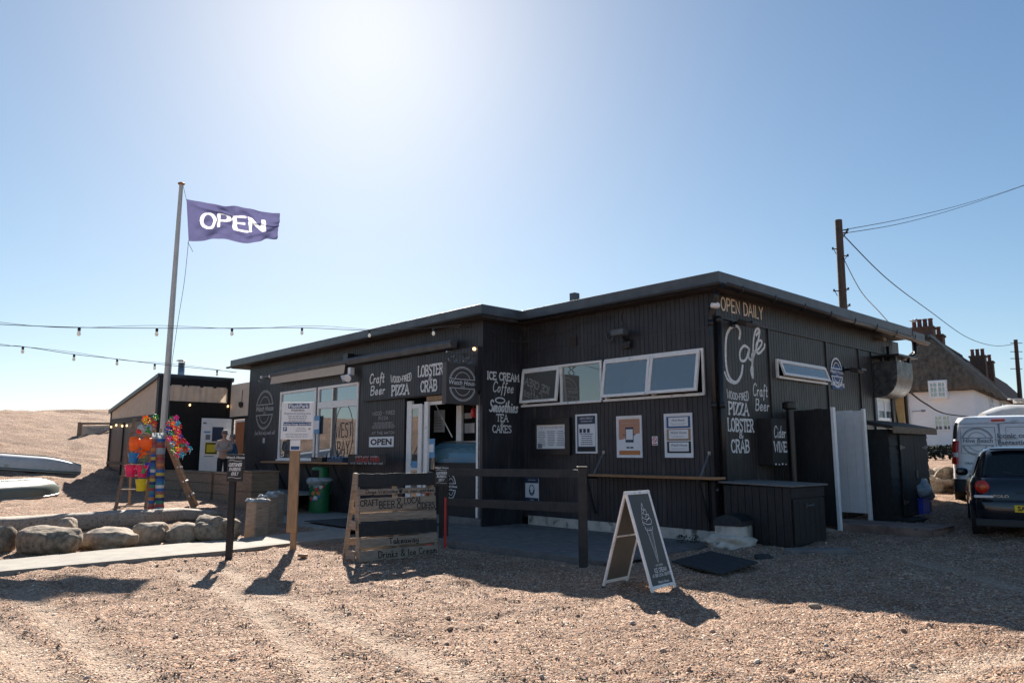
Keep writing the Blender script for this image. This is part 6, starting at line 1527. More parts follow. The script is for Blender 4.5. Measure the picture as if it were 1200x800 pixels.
# rails run back to the left post
YL = b0.y
for (pya, pyb, pyc, pyd) in ((548.5, 557, 550, 560), (583.5, 592, 589, 601)):
    p0a, p0b = at(521, pya, YL), at(521, pyb, YL); p1a, p1b = at(678, pyc, Yr-.02), at(678, pyd, Yr-.02)
    mb = MB(); mb.ext([p0b, p1b, p1a, p0a], (.04, .045, 0)); mb.build('rail', 'railwood', t, bevel=.004)
mb = MB(); a = G(521, 634); mb.box(a.x-.05, a.x+.05, a.y+.08, a.y+.18, a.z-.1, at(521, 546, a.y+.1).z); mb.build('post', 'railwood', t, bevel=.006)
# A-board

# A-board with the ice cream drawing
bl, br, rl = G(764, 697), G(792, 688), G(713, 688)
ax = br-bl; ax.z = 0; Wd = ax.length; ax.normalize(); ay = Vector((-ax.y, ax.x, 0)); spread = (rl-bl).dot(ay); ap = spread/2; hA = 1.06
t = empty('a_board', tuple(bl), math.atan2(ax.y, ax.x), 'white framed folding A-board with a chalk style ice cream cone standing on the shingle', 'a board')
def panel_T(sign):
    a = math.atan2(ap, hA)
    if sign > 0: return fr(bl.x, bl.y, bl.z+.02, math.atan2(ax.y, ax.x)) @ Matrix.Rotation(-a, 4, 'X')
    return fr(bl.x+ay.x*spread, bl.y+ay.y*spread, bl.z+.02, math.atan2(ax.y, ax.x)) @ Matrix.Rotation(a, 4, 'X')
Lp_ = math.hypot(ap, hA); fw = .035
for sign in (1, -1):
    Tp = panel_T(sign); y0, y1 = (-.012, .012)
    mb = MB(Tp); mb.box(0, fw, y0, y1, -.0, Lp_); mb.box(Wd-fw, Wd, y0, y1, -.0, Lp_); mb.box(fw, Wd-fw, y0, y1, .03, .03+fw); mb.box(fw, Wd-fw, y0, y1, Lp_-fw, Lp_)
    if sign < 0: mb.box(fw, Wd-fw, -.02, -.012, Lp_*.52, Lp_*.54)
    mb.build('frame', 'white', t, bevel=.005)
    mb = MB(Tp); mb.box(fw, Wd-fw, -.004, .004, .03+fw, Lp_-fw); pn = mb.build('panel', mat('chalkboard', (.075, .072, .066) if sign > 0 else (.17, .155, .135), .5, var=.1, trans=0 if sign > 0 else .25), t)
    mb = MB(Tp); mb.box(.0, .03, -.01, .01, -.03, 0); mb.box(Wd-.03, Wd, -.01, .01, -.03, 0); mb.build('foot', 'black', t)
    if sign > 0:
        pl = Plane(Tp, (0, -.004, 0), (1, 0, 0), (0, 0, 1), .002); mb = MB(Tp); cx = Wd*.56; s = Lp_/1.1
        cone_t, cone_b = .62*s, .33*s
        def rb(pts, w_=.007): ribbon(mb, pl, smooth_pts([(cx+a_*s, b_*s) for a_, b_ in pts], 6), w_)
        rb([(-.05, .66), (0, .30), (.05, .66)], .007); rb([(-.025, .62), (0, .36)], .004); rb([(.02, .64), (.003, .4)], .004)
        rb([(-.07, .70), (-.055, .655), (.055, .655), (.075, .69)]); rb([(-.06, .69), (-.06, .67)], .005); rb([(-.03, .68), (-.03, .655)], .005); rb([(.0, .68), (.0, .655)], .005); rb([(.03, .68), (.03, .655)], .005)
        rb([(-.08, .71), (-.09, .75), (-.02, .72), (.06, .72), (.09, .75), (.06, .79), (-.02, .75)]); rb([(-.085, .75), (-.08, .8), (-.02, .78), (.05, .78), (.06, .83), (-.01, .8)]); rb([(-.07, .80), (-.06, .85), (0, .83), (.035, .84), (.02, .89), (-.03, .85)])
        rb([(-.05, .85), (-.045, .9), (-.01, .96), (-.005, .9), (.02, .88)]); rb([(-.04, .9), (-.01, .88)])
        bfont(mb, pl, 'ASK INSIDE', cx, .26*s, .03); hand(mb, pl, 'ICE CREAM', cx, .195*s, .045, .007, fit=Wd*.5); hand(mb, pl, 'AT OUR LOCAL COUNTER', cx, .15*s, .03, .005, fit=Wd*.75)
        bfont(mb, pl, 'Watch House', cx, .08*s, .04, shear=.2, bold=.0005); bfont(mb, pl, 'CAFE', cx, .062*s, .014)
        mb.build('lettering', 'chalk', pn)
mb = MB(fr(bl.x, bl.y, bl.z, math.atan2(ax.y, ax.x))); mb.tube([(0, ap, hA+.01), (Wd, ap, hA+.01)], .017, 10); mb.build('hinge', 'white', t)

# ================================================================ RIGHT HAND SIDE
# rendered corner block with a black slate top
b = G(868, 641); T_ = fr(b.x, b.y+.32, b.z, BANG+.15)
t = empty('corner_block', tuple(b), 0, 'rough pale rendered block with a black cap at the foot of the downpipes', 'block')
mb = MB(T_); mb.box(-.215, .215, -.215, .215, -.1, .365); mb.blob((-.05, -.08, .02), (.34, .3, .16), 9, .25, 1.2, 4); mb.build('base', 'render', t, smooth=True)
mb = MB(T_); mb.grid(lambda u, v: ((u-.5)*.46, (v-.5)*.46, .37+.1*math.sin(math.pi*u)**.7), 14, 4); mb.ext([(-.23+.46*i/14, -.23, .37+.1*math.sin(math.pi*i/14)**.7) for i in range(15)]+[(.23, -.23, .3), (-.23, -.23, .3)], (0, .46, 0)); mb.build('cap', 'rubber', t)
# timber bin cupboard against the side wall
nc = G(930, 641); L0 = TBi @ nc; X1 = L0.x; Ya = L0.y
Yb2 = fb(967, 600, X1)[0]; zt_c = fb(930, 568, X1)[1]; zb_c = nc.z-.03
t = empty('bin_cupboard', tuple(nc), BANG, 'low black timber cupboard with double doors and grey lid beside the corner block', 'cupboard')
mb = MB(TB); n_ = 10
mb.box(.12, X1-.02, Ya, Yb2, zb_c, zt_c-.03)
w_ = (X1-.12)/9
for i in range(9): mb.box(.12+w_*i+.004, .12+w_*(i+1)-.004, Ya-.02, Ya-.001, zb_c, zt_c-.04)
mb.build('carcass', 'blackwood', t, bevel=.004)
mb = MB(TB); mb.ext([(.05, Ya-.06, zt_c-.0), (X1+.05, Ya-.06, zt_c-.03), (X1+.05, Ya-.06, zt_c-.005), (.05, Ya-.06, zt_c+.03)], (0, Yb2-Ya+.12, 0)); mb.build('lid', 'grey_deck', t, bevel=.004)
ym = (Ya+Yb2)/2
for a, c in ((Ya+.05, ym-.005), (ym+.005, Yb2-.03)):
    mb = MB(TB); mb.box(X1-.015, X1+.012, a, c, zb_c+.06, zt_c-.22); d = mb.build('door', 'blackwood', t, bevel=.003)
    mb = MB(TB)
    for k in range(1, 3): y = a+(c-a)*k/3; mb.box(X1+.012, X1+.014, y-.004, y+.004, zb_c+.08, zt_c-.24)
    mb.build('batten', 'black', d)
mb = MB(TB); mb.box(X1-.015, X1+.005, Ya, Yb2, zt_c-.2, zt_c-.05); mb.build('rail', 'blackwood', t, bevel=.003)
mb = MB(TB); mb.tube([(X1+.03, ym-.12, zb_c+.62), (X1+.03, ym+.12, zb_c+.63)], .01, 6); mb.box(X1+.01, X1+.03, ym-.14, ym-.1, zb_c+.59, zb_c+.66); mb.box(X1+.01, X1+.03, ym+.1, ym+.14, zb_c+.59, zb_c+.66); mb.build('bolt', 'ducts', t)
# black boarded screen with white end, then the white gate
def screen(name, Y, Xe, z0, z1a, z1b, m, endm, lab, cat, th=.05, face_m=None):
    t = empty(name, tuple(TB @ Vector((Xe/2, Y, z0))), BANG, lab, cat)
    mb = MB(TB); n_ = max(3, int(Xe/.15)); w_ = Xe/n_
    for i in range(n_):
        za = z1a+(z1b-z1a)*i/n_; mb.box(w_*i+.003, w_*(i+1)-.003, Y-.012, Y+.012, z0+.08, za+random.uniform(-.012, .012))
    mb.build('boards', m, t, bevel=.003)
    mb = MB(TB); mb.box(.01, Xe-.05, Y+.013, Y+.05, z0+.3, z0+.4); mb.box(.01, Xe-.05, Y+.013, Y+.05, z1b-.3, z1b-.2); mb.build('rail', m, t)
    mb = MB(TB); mb.box(Xe-.005, Xe+.05, Y-.03, Y+.06, z0-.1, z1b+.02); mb.build('end_post', endm, t, bevel=.004)
    return t
g1 = TBi @ G(983, 622); Xe = g1.x; zs1_ = fa(978, 478, g1.y)[1]; zs0_ = fa(926, 481, g1.y)[1]
screen('boarded_screen', g1.y, Xe, gz(*(TB @ g1).xy)+.0, zs0_, zs1_, 'blackwood', 'whiteplain', 'tall black boarded screen with a thin white end post beside the cupboard', 'screen')
g2 = TBi @ G(1019, 614); zs2 = fa(1012, 480, g2.y)[1]
screen('white_gate', g2.y, g2.x, gz(*(TB @ g2).xy)+.12, zs2, zs2, 'whitegate' if 'whitegate' in M else 'whiteplain', 'white', 'tall white tongue and groove gate leaf standing open', 'gate')
# low timber platform
q = [TBi @ G(*p_) for p_ in ((963, 618), (1070, 637), (1105, 621), (1000, 606))]
mb = MB(TB); xa, xb = .4, (q[1].x); ya, yb_ = g1.y+.1, q[2].y
zz = gz(*G(1000, 620).xy)+.12
planks(mb, .3, xb, ya, yb_, zz, .16, 'y', 8); mb.box(xb-.03, xb+.0, ya, yb_, zz-.16, zz-.002); mb.box(.3, xb-.03, ya-.03, ya, zz-.16, zz-.002)
M['reddeck'] = mat('brown_red_decking', (.2, .13, .105), .8, var=.35, scale=4, bump=.5, c2=(.32, .22, .18), spots=((.03, .05, .015), 3, .66, (1, 1, 1)))
mb.build('platform', 'reddeck', bevel=.005, label='low worn brown timber platform in front of the shed', cat='platform')
# shed
nc = G(1048, 611); L0 = TBi @ nc; X1 = L0.x; Ya = L0.y; Yb2 = fb(1089, 560, X1)[0]; zb_c = nc.z; ztf = fb(1048, 503, X1)[1]
x0s = max(.1, fa(1016, 520, Ya)[0])
t = empty('shed', tuple(nc), BANG, 'small black shiplap shed with double doors against the far end of the side wall', 'shed')
mb = MB(TB); n_ = 11; h_ = (ztf-zb_c)/n_
for i in range(n_):
    a, c = zb_c+h_*i, zb_c+h_*(i+1)
    mb.ext([(x0s, Ya-.02, a), (x0s, Ya-.02, a+.002), (x0s, Ya-.0, c), (x0s, Ya+.03, c), (x0s, Ya+.03, a)], (X1-x0s, 0, 0))
    mb.ext([(X1+.02, Ya, a), (X1+.02, Ya, a+.002), (X1, Ya, c), (X1-.03, Ya, c), (X1-.03, Ya, a)], (0, Yb2-Ya, 0))
mb.box(x0s, X1-.03, Yb2-.03, Yb2, zb_c, ztf); mb.build('wall', 'blackwood', t)
mb = MB(TB); mb.ext([(x0s-.1, Ya-.12, ztf+.12), (X1+.14, Ya-.12, ztf-.0), (X1+.14, Ya-.12, ztf+.06), (x0s-.1, Ya-.12, ztf+.2)], (0, Yb2-Ya+.3, 0)); mb.build('roof', 'soffit', t, bevel=.006)
mb = MB(TB); mb.box(X1+.14, X1+.16, Ya-.13, Yb2+.2, ztf-.08, ztf+.05); mb.build('fascia', 'planter', t, bevel=.004)
ym = Ya+(Yb2-Ya)*.58
for a, c in ((Ya+(Yb2-Ya)*.22, ym-.006), (ym+.006, Yb2-(Yb2-Ya)*.1)):
    mb = MB(TB); k = 4; w_ = (c-a)/k
    for i in range(k): mb.box(X1+.022, X1+.05, a+w_*i+.002, a+w_*(i+1)-.002, zb_c+.08, ztf-.1)
    d = mb.build('door', 'blackwood', t, bevel=.003)
    for z in (ztf-.35, zb_c+.35):
        mb = MB(TB); ha = a if a < ym-.3 and c < ym else c; s_ = 1 if ha == a else -1
        mb.ext([(X1+.051, ha-s_*.03, z-.05), (X1+.051, ha-s_*.03, z+.05), (X1+.051, ha+s_*.22, z+.012), (X1+.051, ha+s_*.22, z-.012)], (.006, 0, 0)); mb.build('hinge', 'ducts', d)
mb = MB(TB); mb.box(X1+.05, X1+.08, ym-.04, ym+.04, zb_c+.8, zb_c+.95); mb.build('padlock', 'ducts', t, bevel=.01)
mb = MB(TB); mb.box(X1-.1, X1+.35, Ya, Yb2+.1, zb_c-.1, zb_c+.05); mb.build('doorstep', 'blackwood', t)
# ventilation duct cowl
ya, yb_ = fb(1023, 440, .1)[0], fb(1050, 440, .1)[0]
Yc = fb(1028, 440, .55)[0]
dz1 = fb(1050, 424, .75)[1]; dz0 = fb(1050, 466, .5)[1]
Yn = fb(1023, 440, .0)[0]; XO = fa(1052, 440, Yn)[0]; Yf = fb(1070, 440, XO)[0]; dz1 = fa(1052, 421, Yn)[1]; dz0 = fa(1040, 465, Yn)[1]
t = empty('extraction_duct', tuple(TB @ Vector((.4, (Yn+Yf)/2, dz0))), BANG, 'dark curved metal extraction duct with flat hood near the far roof end', 'duct')
mb = MB(TB); r0 = dz1-dz0
prof = [(.0, dz1-.02), (XO, dz1-.02)]+[(XO*math.cos(a)**.7 if math.cos(a) > 0.001 else 0, dz1-.3-(r0-.3)*math.sin(a)) for a in [k*math.pi/24 for k in range(13)]]
mb.ext([(x, Yn, z) for x, z in prof], (0, Yf-Yn, 0)); mb.build('cowl', 'ducts', t, bevel=.008)
mb = MB(TB); mb.box(.02, XO+.1, Yn-.12, Yf+.1, dz1+.08, dz1+.12); mb.build('hood', 'black', t, bevel=.006)
for x, y in ((.2, Yn+.05), (XO-.05, Yn+.05), (XO-.05, Yf-.05)): mb = MB(TB); mb.box(x-.03, x+.03, y-.03, y+.03, dz1-.02, dz1+.1); mb.build('bracket', 'black', t)
# timber brace behind
q0, q1 = at(1047, 493, 17.9), at(1056, 493, 17.9); q2, q3 = at(1047, 464, 17.9), at(1058, 464, 17.9)
mb = MB(); mb.beam(Vector((q1.x-.02, 17.9, gz(q1.x, 17.9))), Vector((q1.x+.03, 17.9, q3.z+.3)), .12, .1, up=(0, 1, 0)); mb.beam(Vector((q1.x-.05, 17.8, q0.z-.1)), Vector((q2.x, 17.8, q2.z)), .14, .05, up=(0, 1, 0))
M['brace'] = mat('fresh_timber', (.55, .32, .12), .7, var=.15); mb.build('timber_brace', 'brace', label='pale orange timber brace seen under the duct', cat='brace', bevel=.004)
# mats, loose planks
c4 = [G(*p_) for p_ in ((793, 657), (820, 651), (884, 662), (848, 676))]
c4 = [G(787, 662), G(845, 677), G(888, 663), G(832, 650)]
mb = MB(); mb.ext([p_+Vector((0, 0, .035)) for p_ in c4], (0, 0, .022)); o_ = mb.build('rubber_mat', 'rubber', label='dark grey slatted rubber mat lying on the shingle at the end of the decking', cat='mat')
mb = MB(); q = [p_+Vector((0, 0, .058)) for p_ in c4]
for k in range(1, 16):
    a, b = q[0].lerp(q[1], k/16), q[3].lerp(q[2], k/16); mb.beam(a, b, .012, .008)
for k in (1, 2, 3): mb.beam(q[0].lerp(q[3], k/4), q[1].lerp(q[2], k/4), .012, .006)
for k_ in range(1): 
    me_child = mb.build('slats', 'rubber', o_)
mb = MB(TB); mb.box(-8.3, -5.6, -3.2, -1.4, DZ+.006, DZ+.02); mb.build('door_mat', 'rubber', label='wide dark rubber mat on the decking at the entrance step', cat='mat')
p0 = G(925, 643); T_ = fr(G(962, 648).x, G(962, 648).y, G(962, 648).z, .12)
mb = MB(T_); mb.box(-.5, .45, -.12, .12, -.02, .06); mb.build('loose_board', 'grey_deck', label='short grey board lying in the shade before the cupboard', cat='board', bevel=.008)
# stones near block
for px, py, r_, m_, lab in ((895, 655, .09, 'rubber', 'flat dark stone in front of the low cupboard'), (972, 624, .09, 'stonepale', 'rounded pale stone against the foot of the black screen'), (355, 652, .06, 'timber', 'small orange brown stone beside the timber sign post'), (954, 711, .045, 'stonepale', 'flat whitish stone on the edge of the shadow, right of the A-board')):
    g0 = G(px, py); mb = MB(); mb.blob((g0.x, g0.y, g0.z+r_*.3), (r_*1.3, r_*.8, r_*.5), int(px), .2, 1.3, 3); mb.build('loose_stone', m_, smooth=True, label=lab, cat='stone')
# weeds at the plinth
for px, lab in ((799, 'left small dark weed tuft at the foot of the white plinth'), (815, 'right small dark weed tuft at the foot of the white plinth')):
    g0 = G(px, 637); mb = MB()
    for i in range(90):
        a = random.random()*6.28; r = random.random()*.1; h_ = random.uniform(.02, .14); p = g0+Vector((math.cos(a)*r, math.sin(a)*r*.6, h_)); s_ = .018
        d1 = Vector((random.uniform(-1, 1), random.uniform(-1, 1), random.uniform(-.3, 1))).normalized()*s_; d2 = Vector((random.uniform(-1, 1), random.uniform(-1, 1), random.uniform(-1, 1))).normalized()*s_*.6
        mb.add([p-d1, p+d2, p+d1, p-d2], [(0, 1, 2, 3)])
    mb.build('weed', 'hedge', label=lab, cat='weed')
# blue crate and grey sack behind the shed
g0 = G(1090, 606); T_ = fr(g0.x-.0, g0.y+.6, g0.z, BANG)
t = empty('blue_crate', tuple(g0), BANG, 'bright blue plastic crate just beyond the shed', 'crate')
mb = MB(T_); mb.box(-.25, .25, -.2, -.18, 0, .32); mb.box(-.25, .25, .18, .2, 0, .32); mb.box(-.25, -.23, -.18, .18, 0, .32); mb.box(.23, .25, -.18, .18, 0, .32); mb.box(-.23, .23, -.18, .18, 0, .02); mb.build('walls', 'dblue', t, bevel=.006)
mb = MB(T_); mb.box(-.28, .28, -.23, .23, .32, .35); mb.build('rim', 'dblue', t, bevel=.006)
mb = MB(T_); mb.blob((.05, .1, .52), (.32, .25, .2), 31, .35, 1.4, 3); mb.build('sack', 'bag', smooth=True, label='crumpled pale sack lying on the blue crate', cat='sack')
# rocks beyond the shed
for i, (px, py, rx, rz, m_, lab) in enumerate(((1098, 570, 1.0, .4, 'stone', 'large rough brown rock between the shed and the white van'), (1084, 574, .6, .35, 'stone', 'darker rock half hidden behind the shed'), (1110, 562, .5, .35, 'stonepale', 'paler small rock beside the rear of the white van'))):
    p_ = at(px, py, 20.5+i); z_ = gz(p_.x, p_.y); mb = MB(); mb.blob((p_.x, p_.y, z_+rz*.5), (rx*.55, .6, rz), 40+i, .45, 1.6, 4); mb.build('rock', m_, smooth=True, label=lab, cat='rock', group='rocks beyond the shed')
# ================================================================ VEHICLES
def rrect(hw, y0, y1, z, n=44, e=.35, crown=0):
    cy, hy = (y0+y1)/2, (y1-y0)/2; out = []
    for k in range(n):
        a = 2*math.pi*(k+.5)/n; c, s = math.cos(a), math.sin(a)
        out.append((hw*math.copysign(abs(c)**e, c), cy+hy*math.copysign(abs(s)**e, s), z+crown*(1-abs(s)**2*0)*0))
    return out
def wheel(T, x, y, r, parent, w_=.2):
    mb = MB(T @ Matrix.Translation((x, y, r)) @ Matrix.Rotation(R(90), 4, 'Y'))
    mb.lathe([(r*.6, -w_/2), (r*.93, -w_/2), (r, -w_/2+.03), (r, w_/2-.03), (r*.93, w_/2), (r*.6, w_/2)], (0, 0, 0), 32); wv = mb.build('wheel', 'tyre', parent, smooth='auto')
    mb = MB(T @ Matrix.Translation((x, y, r)) @ Matrix.Rotation(R(90), 4, 'Y')); mb.lathe([(.02, -w_/2-.005), (r*.6, -w_/2-.003), (r*.6, w_/2+.003), (.02, w_/2+.005)], (0, 0, 0), 20); mb.build('rim', 'galv', wv, smooth='auto')
# car: local x right, y forward (away from us), rear bumper at y=0
cl = at(1138, 600, 11.9); cb = G(1140, 628); Yc = 12.1
xl_ = at(1138.5, 580, Yc).x; cx = xl_+.84; cz = at(1150, 627, Yc+.35).z
LC = at(1139, 600, 12.3); CH = R(-30); cx = LC.x+.84*math.cos(CH); Yc = 12.3+.84*math.sin(CH); cz = gz(cx, Yc)-.02; cz = at(1150, 628, 12.5).z
TC = fr(cx, Yc, cz, CH)
t = empty('parked_car', (cx, Yc, cz), CH, 'dark navy small hatchback seen from behind at the right edge', 'car', None)
st = [(.74, .16, 3.74, .20, .3), (.80, .05, 3.84, .26, .26), (.835, .0, 3.88, .42, .24), (.84, .03, 3.88, .56, .24), (.835, .08, 3.86, .60, .24), (.84, .10, 3.84, .72, .26), (.83, .13, 3.75, .84, .28), (.80, .18, 3.55, .93, .32), (.775, .24, 2.95, .96, .34)]
mb = MB(TC); mb.loft([rrect(hw, a, b, z, 56, e) for hw, a, b, z, e in st]); mb.build('body', 'carpaint', t, smooth='auto')
gh = [(.76, .22, 2.95, .955, .3), (.725, .32, 2.75, 1.08, .3), (.67, .43, 2.45, 1.25, .32), (.62, .52, 2.2, 1.36, .36), (.56, .66, 2.0, 1.42, .42), (.40, .9, 1.8, 1.45, .5)]
mb = MB(TC); mb.loft([rrect(hw, a, b, z, 56, e) for hw, a, b, z, e in gh]); mb.build('cabin', 'carpaint', t, smooth='auto')
def ghy(z): return np.interp(z, [g_[3] for g_ in gh], [g_[1] for g_ in gh])
def ghw(z): return np.interp(z, [g_[3] for g_ in gh], [g_[0] for g_ in gh])
mb = MB(TC); mb.grid(lambda u, v: ((u-.5)*2*(ghw(.985+.34*v)*.86), ghy(.985+.34*v)-.014+.05*abs((u-.5)*2)**4, .985+.34*v), 16, 6); mb.build('rear_window', 'carglass', t, smooth=True)
for s_ in (-1, 1):
    for (ya, yb_) in ((.75, 1.45), (1.5, 2.35)):
        mb = MB(TC); mb.grid(lambda u, v: (s_*(ghw(1.0+.3*v)+.006), ya+(yb_-ya)*u+(.12 if ya > 1 else -.0)*-v, 1.0+.3*v), 3, 3, flip=s_ < 0); mb.build('side_window', 'carglass', t)
yc = lambda z: float(np.interp(z, [s_[3] for s_ in st], [s_[1] for s_ in st])) if z < .95 else float(ghy(z))
class CarRear(Plane):
    def p(s, a, b, k=0): return Vector((a, yc(b)+.045*(abs(a)/.8)**4-s.lift-k, b))
plc = CarRear(TC, (0, 0, 0), (1, 0, 0), (0, 0, 1), .006)
mb = MB(TC); ribbon(mb, plc, smooth_pts([(-.6, .93), (-.585, .8), (-.57, .66), (-.5, .615), (0, .605), (.5, .615), (.57, .66), (.585, .8), (.6, .93)], 6), .012); mb.build('tailgate_seam', 'black', t)
mb = MB(TC); ribbon(mb, plc, [(-.78+1.56*i/16, .585) for i in range(17)], .01); mb.build('bumper_seam', 'black', t)
mb = MB(TC); ribbon(mb, plc, [(-.2+.4*i/8, .72) for i in range(9)], .035); mb.build('tailgate_recess', 'black', t)
mb = MB(TC); mb.box(-.5, .5, .46, .6, 1.395, 1.42); mb.build('roof_spoiler', 'carpaint', t, bevel=.01)
mb = MB(TC); mb.box(-.35, .3, .25, .27, .985, 1.0); mb.beam((.02, .26, .985), (-.34, .28, 1.04), .015, .015); mb.build('wiper', 'black', t)
for s_ in (-1, 1):
    mb = MB(TC @ Matrix.Translation((s_*.665, .155, .80)) @ Matrix.Rotation(R(90), 4, 'X')); mb.lathe([(.105, -.06), (.105, .02), (.09, .04), (.05, .052), (.01, .055)], (0, 0, 0), 28); lt = mb.build('tail_light', 'redlens', t, smooth='auto')
    mb = MB(TC @ Matrix.Translation((s_*.665, .155, .80)) @ Matrix.Rotation(R(90), 4, 'X')); mb.lathe([(.05, .055), (.045, .064), (.01, .067)], (0, 0, 0), 18); mb.build('inner_lens', mat('orange_lens', (.6, .12, .03), .15, var=.05), lt, smooth=True)
    mb = MB(TC); mb.box(s_*.53, s_*.79, .055, .12, .628, .672); mb.build('bumper_light', 'whitelens', t, bevel=.01)
    mb = MB(TC); mb.blob((s_*.9, 2.35, 1.0), (.1, .06, .075), 3, .05, sub=3); mb.build('wing_mirror', 'carpaint', t, smooth=True)
mb = MB(TC); mb.box(-.8, .8, .025, .2, .18, .3); mb.build('lower_valance', 'plasticgrey', t, bevel=.02)
mb = MB(TC); mb.box(-.26, .26, -.012, .03, .42, .53); np_ = mb.build('number_plate', 'platey', t, bevel=.003)
pl = Plane(TC, (0, -.012, 0), (1, 0, 0), (0, 0, 1), .002); mb = MB(TC); bfont(mb, pl, 'SA52 KHO', 0, .445, .1, bold=.003, sx=.95); mb.build('lettering', 'ink', np_)
pl = Plane(TC, (0, .085, 0), (1, 0, 0), (0, 0, 1), .012); mb = MB(TC); bfont(mb, pl, 'POLO', -.42, .64, .055, sx=1.5, bold=.002); ring(mb, pl, 0, .86, .045, .045, .008); ribbon(mb, pl, [(-.03, .885), (-.012, .83), (0, .86), (.012, .83), (.03, .885)], .007); mb.build('badge', 'galv', t)
for s_ in (-1, 1):
    for y in (.62, 3.1): wheel(TC, s_*.745, y, .29, t)
# van
Yv = 17.2; xl_ = at(1116, 540, Yv).x; zv = at(1120, 588, Yv+.3).z; hv = at(1150, 488, Yv).z-zv
LC = at(1116, 540, Yv); VH = R(-31); cxv = LC.x+.955*math.cos(VH); Yv = Yv+.955*math.sin(VH); TV = fr(cxv, Yv, zv, VH)
t = empty('parked_van', (cxv, Yv, zv), VH, 'white delivery van with round emblem on its closed rear doors', 'van')
k_ = hv/1.93
st = [(.90, .12, 4.7, .28*k_, .2), (.95, .02, 4.76, .34*k_, .16), (.955, .0, 4.78, .5*k_, .16), (.955, .05, 4.75, .62*k_, .15), (.955, .06, 4.6, .9*k_, .15), (.93, .08, 4.0, 1.2*k_, .15), (.89, .12, 3.3, 1.55*k_, .15), (.85, .17, 3.0, 1.8*k_, .17), (.79, .26, 2.8, 1.91*k_, .22), (.6, .5, 2.5, 1.95*k_, .3)]
mb = MB(TV); mb.loft([rrect(hw, a, b, z, 72, e) for hw, a, b, z, e in st]); mb.build('body', 'vanpaint', t, smooth='auto')
yv = lambda z: np.interp(z, [s_[3] for s_ in st], [s_[1] for s_ in st])
hv_ = lambda z: np.interp(z, [s_[3] for s_ in st], [s_[0] for s_ in st])
pl = Plane(TV, (0, 0, 0), (1, 0, 0), (0, 0, 1), .0)
class RearPlane(Plane):
    def p(s, a, b, k=0): return Vector((a, yv(b)-s.lift-k, b))
plv = RearPlane(TV, (0, 0, 0), (1, 0, 0), (0, 0, 1), .012)
def panel_line(pts, w_, m, name, par=t): mb = MB(TV); ribbon(mb, plv, pts, w_, closed=True); return mb.build(name, m, par)
for a, b in ((-.86, -.01), (.01, .86)):
    panel_line(smooth_pts([(a, .6*k_), (b, .6*k_), (b, 1.2*k_), (b, 1.76*k_), ((a+b)/2, 1.77*k_), (a+(.06 if a < -.5 else 0), 1.76*k_), (a, 1.2*k_)], 1), .012, 'inkgrey', 'door_seam')
    panel_line(smooth_pts([(a+.1, 1.1*k_), (b-.07, 1.1*k_), (b-.07, 1.68*k_), (a+.12, 1.68*k_)], 1, True), .012, 'concrete', 'pressed_panel')
mb = MB(TV)
logo(mb, plv, -.43, 1.36*k_, .31, None, .014, 'Hive Beach', 'CAFE', .13)
bfont(mb, plv, 'Iconic coastline', -.05, 1.44*k_, .15, align='LEFT', bold=.004); bfont(mb, plv, 'Fantastic food', -.05, 1.29*k_, .15, align='LEFT', bold=.004)
lines(mb, plv, -.02, .8, 1.17*k_, 1.2*k_, 1, 0, 3, 0, .5); bfont(mb, plv, 'TRAFIC dCi', -.72, .86*k_, .06, align='LEFT', sx=1.5, bold=.002)
mb.build('lettering', 'inkgrey', t)
for s_ in (-1, 1):
    mb = MB(TV); 
    mb.grid(lambda u, v: (s_*(hv_(.86*k_+.52*k_*v)+.012-.13*u), yv(.86*k_+.52*k_*v)-.012+.07*(1-u)**3, .86*k_+.52*k_*v), 6, 8, flip=s_ > 0); mb.build('tail_light', 'redlens', t, smooth=True)
    mb = MB(TV); mb.grid(lambda u, v: (s_*(hv_(1.05*k_+.06*v)+.008-.12*u), yv(1.05*k_+.06*v)-.018+.07*(1-u)**3, 1.02*k_+.1*k_*v), 4, 3, flip=s_ > 0); mb.build('indicator', 'whitelens', t, smooth=True)
    mb = MB(TV); mb.grid(lambda u, v: (s_*(hv_(1.42*k_+.38*k_*v)+.008-.08*u), yv(1.42*k_+.38*k_*v)-.008+.05*(1-u)**3, 1.42*k_+.38*k_*v), 4, 8, flip=s_ > 0); mb.build('corner_trim', 'plasticgrey', t, smooth=True)
    for y in (.85, 3.9): wheel(TV, s_*.86, y, .33, t, .22)
mb = MB(TV); mb.loft([rrect(.96, -.06, .5, z, 60, .2) for z in (.26*k_, .3*k_, .5*k_, .53*k_)]); mb.build('rear_bumper', 'plasticgrey', t, smooth='auto')
mb = MB(TV); mb.box(-.13, .13, yv(1.84*k_)-.05, yv(1.84*k_)+.02, 1.81*k_, 1.86*k_); mb.build('brake_light', 'redlens', t, bevel=.01)
mb = MB(TV); mb.box(-.62, -.1, yv(.66*k_)-.03, yv(.66*k_)+.01, .6*k_, .72*k_); np_ = mb.build('number_plate', 'platey', t, bevel=.004)
pl = Plane(TV, (0, yv(.66*k_)-.03, 0), (1, 0, 0), (0, 0, 1), .002); mb = MB(TV); bfont(mb, pl, 'DY13 KFA', -.36, .625*k_, .1, bold=.003); mb.build('lettering', 'ink', np_)
mb = MB(TV); mb.box(-.75, -.5, -.065, -.055, .3*k_, .36*k_); mb.build('reflector', 'redlens', t)
